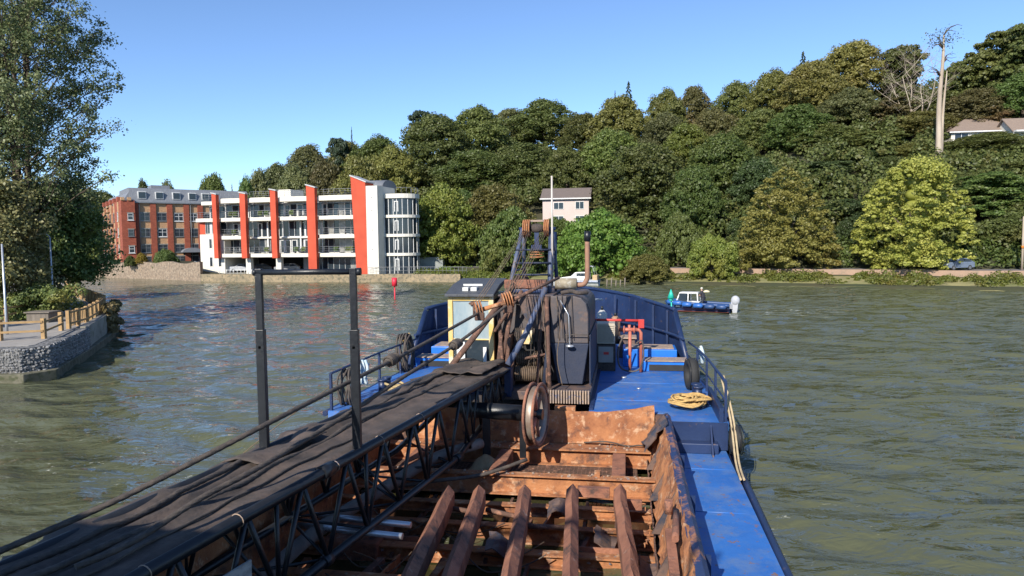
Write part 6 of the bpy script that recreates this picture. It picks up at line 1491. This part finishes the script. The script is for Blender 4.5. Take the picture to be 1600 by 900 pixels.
K_(lambda b: b.tube(spline([(-1.9, 20.4, 4.5), (-1.6, 20.45, 4.55), (-1.4, 20.4, 4.5), (-1.15, 20.6, 4.5)], 5), .06, 8), 'roof_coil', M_grime)
# machinery opening: drums, dark cavity, plates
K_(lambda b: b.box((-3.2, 20.66, 1.9), (-2.2, 20.72, 3.4)), 'machinery_opening', M_dark)
K_(lambda b: b.box((-3.3, 20.45, 3.05), (-2.25, 20.6, 3.45)), 'control_box', M_grime); K_(lambda b: b.box((-3.05, 20.35, 3.0), (-2.75, 20.45, 3.4)), 'oil_can', M_yel)
for z, v in ((2.15, 20.2), (2.55, 20.5)):
    K_(lambda b: (b.cyl((-3.3, v, z), (-2.3, v, z), .2, 18), b.cyl((-3.32, v, z), (-3.26, v, z), .36, 22), b.cyl((-2.3, v, z), (-2.24, v, z), .36, 22)), 'winch_drum', M_rustd)
    K_(lambda b: [b.torus((-3.2+.055*i, v, z), (1, 0, 0), .215, .022, 20, 5) for i in range(16)], 'drum_rope', M_ropeb)
K_(lambda b: [b.box((u, 20.0, 1.86), (u+.1, 20.7, 3.3), Matrix.Rotation(.12, 3, 'Y')) for u in (-3.75, -3.5)], 'frame_plate', M_rustd, bev=.01)
K_(lambda b: b.tube([(-2.35, 19.9, 1.9), (-2.25, 20.1, 3.0), (-2.3, 20.3, 4.4)], .07, 8), 'a_frame_leg', M_navych)
K_(lambda b: b.tube([(-3.35, 19.6, 2.5), (-2.85, 19.9, 3.4), (-2.35, 20.4, 4.65)], [.1, .085, .075], 10), 'backstay_strut', M_gant)
K_(lambda b: b.tube([(-5.0, 18.9, 2.35), (-4.3, 19.4, 3.3), (-3.6, 20.2, 4.3), (-3.2, 20.8, 4.95)], .085, 10), 'backstay_strut', M_rustd)
for (a_, b_, r_) in (((-3.7, 19.9, 1.9), (-3.3, 20.4, 4.3), .07), ((-3.5, 19.8, 1.9), (-3.75, 20.3, 4.2), .06), ((-2.55, 19.9, 1.9), (-2.5, 20.4, 3.5), .05), ((-2.15, 19.5, 1.9), (-2.3, 20.2, 4.4), .06), ((-3.0, 20.1, 2.6), (-2.3, 20.1, 2.75), .04), ((-3.8, 20.0, 3.4), (-3.0, 20.1, 4.6), .05)):
    K_(lambda b: b.tube([a_, b_], r_, 7), 'frame_strut', M_rustd)
for k_ in range(5):
    K_(lambda b: b.tube(spline([(-2.9+.17*k_, 20.2, 4.45), (-2.8+.12*k_, 20.0, 3.6-.1*k_), (-2.75+.1*k_, 20.1, 2.9), (-2.9+.2*k_, 20.2, 2.2)], 5), .014, 5), 'control_cable', M_grime)
K_(lambda b: [b.tube([(-2.0+.14*i, 20.2, 4.46), (-1.96+.14*i, 20.14, 3.2)], .012, 5) for i in range(4)], 'conduit', M_grime)
# cab
cab = K_(lambda b: b.box((-5.25, 20.3, 1.75), (-3.9, 22.2, 2.3)), 'cab', M_yel, bev=.03)
K_(lambda b: (b.box((-5.26, 20.28, 2.0), (-5.12, 20.44, 4.42)), b.box((-4.03, 20.28, 2.0), (-3.88, 20.44, 4.42)), b.box((-5.12, 20.285, 4.27), (-4.03, 20.4, 4.42)), b.box((-5.12, 20.285, 2.0), (-4.03, 20.4, 2.15)), b.box((-5.12, 20.3, 3.1), (-4.03, 20.36, 3.14)),
              b.box((-5.25, 22.05, 2.3), (-5.12, 22.2, 4.42)), b.box((-4.03, 22.05, 2.3), (-3.9, 22.2, 4.42)), b.box((-5.25, 20.44, 4.3), (-5.14, 22.05, 4.42)), b.box((-4.0, 20.44, 4.3), (-3.9, 22.05, 4.42)), b.box((-5.12, 22.1, 4.3), (-4.03, 22.2, 4.42))), 'cab_frame', M_yel, cab, bev=.012)
M_cabgl = pm('dusty_glass', (.26, .34, .38), (.2, .27, .31), (.42, .45, .44), scale=1.5, rough=.12, thr=.6, c3scale=2.5, soft=.2, stretch=(1, 1, .35))
K_(lambda b: b.box((-5.12, 20.33, 3.14), (-4.03, 20.35, 4.27)), 'windscreen', M_cabgl, cab); K_(lambda b: b.box((-5.12, 20.332, 2.15), (-4.03, 20.352, 3.1)), 'lower_pane', M_gl, cab)
K_(lambda b: b.box((-5.24, 20.44, 2.3), (-5.21, 22.05, 4.3)), 'side_pane', M_cabgl, cab); K_(lambda b: b.box((-3.94, 20.44, 2.3), (-3.91, 22.05, 4.3)), 'side_panel', M_grime, cab)
K_(lambda b: (b.box((-5.0, 20.24, 2.1), (-4.75, 20.29, 3.05)), b.box((-4.2, 20.24, 2.1), (-4.1, 20.29, 2.9)), b.box((-4.45, 20.24, 2.1), (-4.1, 20.29, 2.2))), 'lower_frame', M_fr, cab)
K_(lambda b: b.prism([(20.12, 4.4), (20.12, 4.48), (21.2, 4.72), (22.4, 4.84), (22.4, 4.74)], 0, -5.32, -3.84), 'cab_roof', M_roofd, cab, bev=.02)
K_(lambda b: (b.box((-4.85, 20.45, 4.5), (-4.68, 20.75, 4.66)), b.box((-4.6, 20.45, 4.5), (-4.42, 20.75, 4.66)), b.box((-4.95, 21.0, 4.62), (-4.35, 21.05, 4.73))), 'roof_patches', M_fr, cab)
K_(lambda b: (b.tube([(-4.6, 20.25, 4.2), (-4.45, 20.2, 4.2), (-4.45, 20.2, 3.8)], .035, 6), b.sphere((-4.5, 20.2, 4.2), .07, 8, 6)), 'wiper_motor', M_rustd, cab)
# gantry
for u in (-3.45, -2.3):
    top_u = -3.25 if u < -3 else -2.35
    K_(lambda b: b.tube([(u-.1 if u < -3 else u, 21.0, 4.45), (top_u, 22.0, 6.4)], .07, 6), 'gantry_leg', M_gant); K_(lambda b: b.tube([(u, 23.6, 4.45), (top_u+.03, 22.1, 6.4)], .06, 6), 'gantry_leg', M_gant)
    K_(lambda b: [b.tube([(u+.0, 21.35, 5.1), (u+.02, 23.1, 5.1)], .03, 6), b.tube([(u, 21.6, 5.6), (u+.02, 22.7, 5.6)], .03, 6), b.tube([(u, 21.35, 5.1), (u+.02, 22.7, 5.6)], .025, 6)], 'gantry_brace', M_navy)
K_(lambda b: [b.tube([(-3.4, 21.15+k*.5, z), (-2.3, 21.15+k*.5, z)], .035, 6) for k, z in ((0, 5.0), (.4, 5.35), (.9, 5.75))], 'gantry_crossbar', M_navych)
K_(lambda b: b.box((-3.6, 20.55, 4.62), (-2.35, 20.75, 4.88)), 'gantry_box_beam', M_rustr, bev=.02); K_(lambda b: b.box((-3.5, 20.5, 4.5), (-2.4, 20.7, 4.6)), 'lower_box_beam', M_navy, bev=.02)
K_(lambda b: [b.tube([(-3.05, 21.4, 4.9), (-3.3, 20.9, 4.5)], .09, 8), b.box((-3.0, 20.8, 4.35), (-2.85, 20.95, 4.75))], 'stub', M_rustd)
def sheaves(b, c, n, r=.3, step=.075, ax=(1, 0, 0)):
    for i in range(n):
        q = (c[0]+ax[0]*step*(i-(n-1)/2), c[1]+ax[1]*step*(i-(n-1)/2), c[2]); b.torus(q, ax, r, .035, 22, 6, .7)
        a = Vector(ax); b.cyl(Vector(q)-a*.012, Vector(q)+a*.012, r*.93, 18)
K_(lambda b: sheaves(b, (-3.1, 21.95, 6.42), 4, .25, .06), 'gantry_sheaves', M_rust); K_(lambda b: sheaves(b, (-2.47, 21.95, 6.42), 3, .25, .06), 'gantry_sheaves', M_rust)
K_(lambda b: b.sphere((-2.79, 21.95, 6.42), .2, 18, 8, (1.2, .7, .75)), 'head_guard', M_grime); K_(lambda b: b.box((-3.0, 21.9, 6.62), (-2.55, 22.0, 6.68)), 'head_plate', M_worn)
K_(lambda b: b.cyl((-3.35, 22, 6.4), (-2.2, 22, 6.4), .06, 10), 'head_shaft', M_navy); K_(lambda b: (b.box((-2.86, 21.9, 5.85), (-2.72, 22.0, 6.3)), b.box((-2.95, 21.8, 5.75), (-2.63, 22.0, 5.9))), 'hanger', M_navy)
K_(lambda b: [b.cyl((-2.79, 21.85, 5.5+.08*i), (-2.79, 21.85, 5.54+.08*i), .24-.02*(i % 2), 18) for i in range(3)], 'deflector_sheave', M_rust)
K_(lambda b: b.tube([(-2.2, 21.9, 4.4), (-2.2, 21.95, 6.3)], .04, 8), 'gantry_pipe', M_navy)
K_(lambda b: b.tube([(-2.27, 21.6, 4.6), (-2.27, 21.6, 8.0)], [.035, .028], 8), 'aerial', pm('pale_pole', (.55, .5, .45), rough=.6))
# exhaust and silencer
ex = K_(lambda b: b.tube([(-2.15, 21.3, 4.72), (-1.5, 21.3, 4.72)], .17, 16), 'silencer', pm('heat_stained_silencer', (.32, .27, .18), (.2, .17, .13), (.45, .42, .36), scale=3, rough=.6, thr=.58))
K_(lambda b: b.tube(spline([(-1.55, 21.3, 4.68), (-1.3, 21.3, 4.7), (-1.2, 21.3, 4.85), (-1.18, 21.3, 5.1), (-1.18, 21.3, 6.0)], 6), .075, 12), 'exhaust_pipe', pm('burnt_steel', (.32, .17, .1), (.24, .13, .09), scale=3, rough=.7))
K_(lambda b: b.tube([(-1.18, 21.3, 6.0), (-1.17, 21.3, 6.3)], .1, 12), 'rain_cap', M_black)
# jib: four chords and lacing. Direction in world, boat-independent
JY = R(17.7); 
def jib_frame(): 
    return TJ
e = Vector((math.sin(JY), math.cos(JY), 0)); nrm = Vector((math.cos(JY), -math.sin(JY), 0))
JR = Vector((-3.45, 9.25, 0)); JZ = 2.45; JW = 1.62; JH = 1.42
TJ = Matrix.Identity(4)          # x: across (left positive), y: along towards the crane, z up ; origin = under right chord at depth 9.25
for i in range(3): TJ[i][0] = -nrm[i]; TJ[i][1] = e[i]; TJ[i][2] = (0, 0, 1)[i]; TJ[i][3] = JR[i]
YE = 11.0; Y0 = -7.5; YT = 8.7
J_ = lambda fn, nm, m, par=cr, bev=0: (lambda mb: (fn(mb), mb.build(nm, m, par, bev=bev))[1])(MB(TJ))
jib = J_(lambda b: b.tube([(0, Y0, JZ), (0, YT, JZ), (.12, YE, JZ-.1)], .085, 12), 'jib_chord', M_black)
J_(lambda b: b.tube([(JW, Y0, JZ), (JW, YT, JZ), (JW-.12, YE, JZ-.1)], .085, 12), 'jib_chord', M_black)
J_(lambda b: b.tube([(0, Y0, JZ-JH), (0, YT-1.6, JZ-JH), (.12, YE, JZ-.75)], .07, 12), 'jib_chord', M_black); J_(lambda b: b.tube([(JW, Y0, JZ-JH), (JW, YT-1.6, JZ-JH), (JW-.12, YE, JZ-.75)], .07, 12), 'jib_chord', M_black)
PN = 1.25
yy = Y0+.4; k = 0
while yy < YT-1.0:
    zb = JZ-JH
    for x in (0, JW):
        J_(lambda b: b.tube([(x, yy, zb), (x, yy+PN*.5, JZ)], .04, 8), 'lacing_bar', M_black); J_(lambda b: b.tube([(x, yy+PN*.5, JZ), (x, yy+PN, zb)], .04, 8), 'lacing_bar', M_black)
        if k % 2 == 0: J_(lambda b: b.tube([(x, yy, zb), (x, yy, JZ)], .036, 8), 'lacing_bar', M_black)
    J_(lambda b: b.tube([(0, yy, zb), (JW, yy+PN, zb)] if k % 2 else [(JW, yy, zb), (0, yy+PN, zb)], .028, 8), 'lacing_bar', M_black)
    if k % 2 == 0: J_(lambda b: (b.tube([(0, yy, zb), (JW, yy, zb)], .028, 8)), 'cross_bar', M_black)
    if k % 3 == 0: J_(lambda b: (b.tube([(0, yy, zb), (JW, yy, JZ)], .028, 8)), 'cross_bar', M_black)
    yy += PN; k += 1
for i in range(5):
    y = YT-1.0+i*.55; t = min(1, (y-YT+1.6)/(YE-YT+1.6)); zb = JZ-JH+(JH-.75)*max(0, t)
    for x in (.05, JW-.05): J_(lambda b: b.tube([(x, y, zb), (x, y+.27, JZ-.03)], .03, 8), 'lacing_bar', M_black); J_(lambda b: b.tube([(x, y+.27, JZ-.03), (x, y+.55, zb+.05)], .03, 8), 'lacing_bar', M_black)
for i in range(5): J_(lambda b: b.tube([(.15+.3*i, YE, JZ-.72), (.3+.3*i if i % 2 else .05+.3*i, YE, JZ-.15)], .03, 6), 'lacing_bar', M_black)
J_(lambda b: (b.box((-.05, YE-.06, JZ-.14), (JW+.05, YE+.06, JZ-.0)), b.box((-.05, YE-.06, JZ-.82), (JW+.05, YE+.06, JZ-.7)), b.box((-.08, YE-.1, JZ-.82), (.12, YE+.1, JZ))), 'jib_foot', M_navy, bev=.015)
for (ya, yb_, zz, r_) in ((YT-1.75, YT-1.45, JZ-JH, .1), (YT-7.2, YT-7.0, JZ-JH, .1), (YT-7.2, YT-6.9, JZ, .115)): J_(lambda b: b.cyl((0, ya, zz), (0, yb_, zz), r_, 12), 'chord_flange', M_black)
for y in (-2.6, -1.9, -.4, 1.9, 3.4, 5.1): J_(lambda b: b.torus((0, y, JZ), (0, 1, .15), .092, .008, 14, 5), 'cable_tie', M_worn)
# black rubber sheet on the jib
rs2 = random.Random(31)
import mathutils
nzf = mathutils.noise.noise
def sheet(a, b):
    y = Y0 + (YE-.1-Y0)*b; x = -.06+(JW+.3)*a
    if a > .93: x += .1*nzf(Vector((y*1.1, 3, 0)))+.08*(1 if nzf(Vector((y*2.6, 7, 0))) > .18 else 0)
    z = JZ+.105 - .05*math.sin(math.pi*a)
    z += .05*nzf(Vector((x*1.3, y*.9, 1)))+.022*nzf(Vector((x*4, y*2.2, 5)))
    z -= .035*abs(math.sin(math.pi*y/1.25))*(.3+a)
    if a < .12: z -= (.12-a)*.9; 
    if a > .9: z -= (a-.9)*1.1*(.6+.6*nzf(Vector((y*1.4, 9, 0))))
    for q in (.42, .62): z += .045*math.exp(-((a-q-.02*math.sin(y*.6))/.035)**2)
    return (x, y, z)
mb = MB(TJ); mb.grid(sheet, 46, 190, True, True); sh_ = mb.build('rubber_sheet', M_rubber, None, 'long black rubber sheet draped over the top of the lattice jib', 'rubber sheet')
sd = sh_.modifiers.new('thick', 'SOLIDIFY'); sd.thickness = .015
mb = MB(TJ); mb.grid(lambda a, b: (JW*.55+JW*.68*a+.12*math.sin(b*7)*a, 1.2+1.9*b+.3*a, JZ+.18-.3*a*a+.12*math.sin(b*5+a*3)*a+.04*nzf(Vector((a*4, b*4, 2)))), 22, 22, True, True)
fl = mb.build('rubber_flap', M_rubber, None, 'crumpled black rubber flap hanging off the port edge of the jib', 'rubber sheet'); sd = fl.modifiers.new('t', 'SOLIDIFY'); sd.thickness = .015
mb = MB(TJ); mb.grid(lambda a, b: (JW*.1+JW*.8*a, 9.2+2.0*b, JZ+.15+.03*math.sin(a*9)*(.4+b)+.05*nzf(Vector((a*5, b*5, 4)))+.06*b*(1-b)), 26, 22, True, True)
fl = mb.build('rubber_flap', M_rubber, None, 'short wrinkled rubber piece at the crane end of the jib', 'rubber sheet'); sd = fl.modifiers.new('t', 'SOLIDIFY'); sd.thickness = .015
# pale plate wired to the near side of the jib
mb = MB(TJ); mb.box((-.15, -1.9, JZ-.98), (-.12, -.35, JZ-.5), Matrix.Rotation(-.03, 3, 'X'))
mb.build('chipboard_panel', pm('grey_chipboard', (.27, .28, .27), (.18, .19, .19), (.36, .37, .35), scale=3, rough=.85, bump=.4, thr=.5, c3scale=14, stretch=(1, .25, 1)), None, 'weathered grey chipboard panel tied to the side of the lattice jib', 'panel')
# steel goal-post frame standing over the jib
gp0 = PZ(414, 699, 2.5); gp1 = PZ(559, 701, 2.5); gt0 = PY(409, 424, gp0.y); gt1 = PY(553, 426, gp1.y)
gp = thing('guide_frame', 'tall black square steel goal-post frame standing astride the lattice jib', 'frame', gp1)
zt_ = (gt0.z+gt1.z)/2
for p, q in ((gp0, gt0), (gp1, gt1)):
    px_, py_ = p.x, p.y
    mb = MB(); mb.box((px_-.075, py_-.07, JZ-.1), (px_+.065, py_+.07, JZ+2.1)); mb.build('post', M_black, gp, bev=.008)
    mb = MB(); mb.box((px_-.06, py_-.05, JZ+2.1), (px_+.05, py_+.05, zt_+.06)); mb.build('post_extension', M_black, gp, bev=.008)
    mb = MB(); mb.cyl((px_-.01, py_-.07, JZ+1.8), (px_-.01, py_-.062, JZ+1.8), .025, 10); mb.build('bolt', M_alu, gp)
mb = MB(); mb.tube([(gp0.x-.08, gp0.y-.0, zt_), (gp1.x+.12, gp1.y, zt_)], .05, 14); mb.tube([(gp0.x-.1, gp0.y, zt_), (gp0.x-.04, gp0.y, zt_)], .06, 12); mb.tube([(gp1.x+.06, gp1.y, zt_), (gp1.x+.13, gp1.y, zt_)], .065, 12)
mb.build('roller_bar', M_black, gp)
mb = MB(); mb.tube([(gp0.x-.02, gp0.y, zt_), (gp1.x+.02, gp1.y, zt_)], .035, 10); mb.build('inner_bar', M_black, gp)
# wire ropes
def wrope(name, label, pts, r=.035, mat=M_rope, lob=True, group=None):
    mb = MB(); mb.tube(pts, r, 18 if lob else 6, lobes=6 if lob else 0, twist=40, amp=.13); return mb.build(name, mat, None, label, 'wire rope', group)
SB0 = PY(748, 489, 18.4); SB1 = PY(792, 477, 18.5)
def dense(pts, step=.03, sub=60): return spline(pts, sub)
P1 = [SB0, PY(640, 549, 14.6), PY(555, 592, 12.2), PY(420, 661, 9.9), PY(200, 773, 8.4), PY(0, 861, 7.5), PY(-250, 965, 6.8)]
wrope('pendant_rope', 'thick wire pendant rope running above the left edge of the jib out over the water', dense(P1), .036)
P2 = [SB1, PY(715, 536, 16.2), PY(640, 583, 14.0), PY(551, 642, 11.9), PY(483, 684, 10.7), PY(400, 733, 9.4), PY(315, 778, 8.6), PY(210, 845, 7.75), PY(119, 900, 7.25)]
for p in P2[5:]: p.z = max(p.z, JZ+.16)
wrope('pendant_rope', 'thick wire pendant rope descending from the spreader bar to lie along the jib', dense(P2), .036)
for (px, w_, lb) in ((.78, 'a', 'hoist wire rope lying along the rubber sheet, the one nearer the port edge'), (.50, 'b', 'hoist wire rope lying along the rubber sheet, the one nearer the visible side chord')):
    pts = [TJ @ Vector((JW*px+.06*math.sin(y*.8+px*9), y, sheet(px, (y-Y0)/(YE-.1-Y0))[2]+.045+.02*math.sin(y*1.9))) for y in [Y0+.15*i for i in range(int((YE-.4-Y0)/.15))]]
    wrope('hoist_rope', lb, spline(pts, 6), .038)
pts = [TJ @ Vector((JW*.27+.04*math.sin(y*1.3), y, sheet(.27, (y-Y0)/(YE-.1-Y0))[2]+.03)) for y in [Y0+.2*i for i in range(int((3.5-Y0)/.2))]]
wrope('hoist_rope', 'thin control cable lying on the near part of the rubber sheet beside the side chord', pts, .02)
# knots of rag on the pendants
for q, lb in ((PY(612, 562, 13.8), 'black binding wrapped round the port pendant rope'), (PY(712, 538, 16.1), 'black binding wrapped round the starboard pendant rope')):
    d_ = (P1[0]-P1[1]).normalized(); mb = MB(); mb.tube([q-d_*.22, q-d_*.12, q, q+d_*.12, q+d_*.24], [.05, .1, .13, .09, .05], 12)
    for i in range(6): mb.torus(q+d_*(-.15+.06*i), d_+Vector((.2*math.sin(i), 0, .2)), .1, .02, 14, 5)
    mb.build('rope_binding', M_rope, None, lb, 'binding')
# spreader bar with sheave blocks
sp = thing('spreader_bar', 'rusty spreader bar carrying two sheave blocks between cab and gantry', 'spreader bar', SB0)
SBv = (SB1-SB0).normalized(); mb = MB(); mb.tube([SB0+Vector((-.02, .1, .05)), SB1+SBv*.1+Vector((0, .1, .07))], .06, 12); mb.build('bar', M_rust, sp)
mb = MB(); mb.tube([SB1+SBv*.1+Vector((0, .1, .07)), SB1+SBv*.7+Vector((0, .2, .2)), SB1+SBv*1.5+Vector((0, .8, .3))], [.05, .05, .04], 10); mb.build('link_arm', M_rustd, sp)
def wsheaves(c, n, r, nm):
    mb = MB()
    for i in range(n): mb.torus(c+SBv*(.07*(i-(n-1)/2)), SBv, r, .03, 20, 6, .7); mb.cyl(c+SBv*(.07*(i-(n-1)/2)-.01), c+SBv*(.07*(i-(n-1)/2)+.01), r*.92, 16)
    return mb.build(nm, M_rust, sp)
wsheaves(SB0+Vector((0, .12, .1)), 3, .19, 'sheave_block'); wsheaves(SB1+Vector((.02, .12, .12)), 4, .2, 'sheave_block')
for p in (SB0, SB1):
    mb = MB(); mb.cbox(p+Vector((.02, .05, -.1)), (.26, .22, .2)); mb.build('clevis', M_rustd, sp, bev=.03)
GL = WB(-3.08, 21.7, 6.45); GR_ = WB(-2.5, 21.7, 6.45)
for i in range(5):
    a = SB0+Vector((-.12+.07*i, .15, .25)) if i < 3 else SB1+Vector((-.1+.1*(i-3), .15, .25))
    b_ = GL+Vector((-.1+.05*i, 0, -.1)); wrope('luffing_rope', 'thin wire ropes fanning from the spreader bar sheaves up to the gantry head', [a, a.lerp(b_, .5)-Vector((0, 0, .03)), b_], .010, M_ropeb, False, 'luffing ropes of the crane')
for i in range(4):
    a = SB1+Vector((-.02+.08*i, .15, .25)); b_ = GR_+Vector((-.1+.06*i, 0, -.1)); wrope('luffing_rope', 'thin wire ropes fanning from the spreader bar sheaves up to the gantry head', [a, a.lerp(b_, .5)-Vector((0, 0, .03)), b_], .010, M_ropeb, False, 'luffing ropes of the crane')
for i, (dx, c) in enumerate(((-2.45, -2.25), (-2.0, -1.95))):
    wrope('hanging_wire', 'slack wires hanging down the front of the crane house beside the leg', spline([WB(dx, 20.1, 4.4), WB(dx+.12, 19.9, 3.6), WB(c, 19.7, 2.7), WB(c+.15, 19.6, 1.95)], 6), .013, M_ropeb, False, 'slack wires on the crane house')
# rusty spoked wheel with its drum
wc = WB(-2.2, 16.9, 1.78); wax = Vector((math.cos(R(18)), -math.sin(R(18)), 0))
wl_ = thing('spoked_wheel', 'large rusty spoked sheave wheel standing upright over the hold', 'wheel', (wc.x, wc.y, .7))
for q in (-.11, .11):
    mb = MB(); mb.torus(wc+wax*q, wax, .74, .045, 40, 8, .8); mb.build('rim', M_rustr, wl_)
mb = MB(); n = 40; e1_ = wax.orthogonal().normalized(); e2_ = wax.cross(e1_)
vs = []
for i in range(n):
    a = 6.2832*i/n; d = e1_*math.cos(a)+e2_*math.sin(a)
    for (h, r) in ((-.11, .72), (0, .64), (.11, .72), (.11, .66), (0, .59), (-.11, .66)): vs.append(wc+wax*h+d*r)
mb.add(vs, [(i*6+k, ((i+1) % n)*6+k, ((i+1) % n)*6+(k+1) % 6, i*6+(k+1) % 6) for i in range(n) for k in range(6)], True); mb.build('grooved_tread', pm('worn_steel', (.33, .29, .25), (.25, .18, .14), scale=4, rough=.5, metal=.4), wl_)
for i in range(6):
    a = 6.2832*i/6; d = e1_*math.cos(a)+e2_*math.sin(a); mb = MB(); mb.tube([wc+d*.1, wc+d*.62], [.06, .045], 8); mb.build('spoke', M_pipeo if i % 2 else M_rustr, wl_)
mb = MB(); mb.cyl(wc-wax*.17, wc+wax*.17, .13, 18); mb.build('hub', M_black, wl_)
mb = MB(); mb.cyl(wc-wax*.15, wc-wax*.3, .22, 18); mb.build('bearing', M_black, wl_)
mb = MB(); mb.cyl(wc-wax*.3, wc-wax*1.95, .2, 20); mb.build('drum', M_black, wl_)
mb = MB(); mb.cbox(wc-wax*1.3-Vector((0, 0, .6)), (.2, .2, 1.0)); mb.build('pedestal', M_black, wl_, bev=.01); mb = MB(); mb.cbox(wc-wax*.35-Vector((0, 0, .6)), (.16, .2, 1.0)); mb.build('pedestal', M_black, wl_, bev=.01)
# hose and suction pipes lying across the hold under the jib
top(lambda b: b.tube(spline([(-2.3, 15.9, .95), (-3.2, 15.1, .82), (-4.3, 14.6, .78), (-5.6, 14.0, .7)], 8), .045, 8), 'hose', M_rope, 'dark hose lying across the rusty beams from the foot of the spoked wheel', 'hose')
top(lambda b: b.tube(spline([(-3.6, 16.9, 1.0), (-4.4, 15.6, 1.0), (-5.0, 13.8, .9), (-5.5, 11.6, .85), (-5.6, 9.6, .8)], 8), .13, 12), 'suction_pipe', pm('grey_pipe', (.17, .15, .14), (.25, .21, .18), scale=3, rough=.8, bump=.5), 'grey suction pipe lying lengthways under the lattice jib', 'pipe')
top(lambda b: [b.tube([(-5.9, v, .9), (-3.9, v-.1, .85)], .06, 8) for v in (12.2, 11.7)], 'scaffold_tubes', M_alu, 'pair of bare steel scaffold tubes lying under the jib', 'tube')
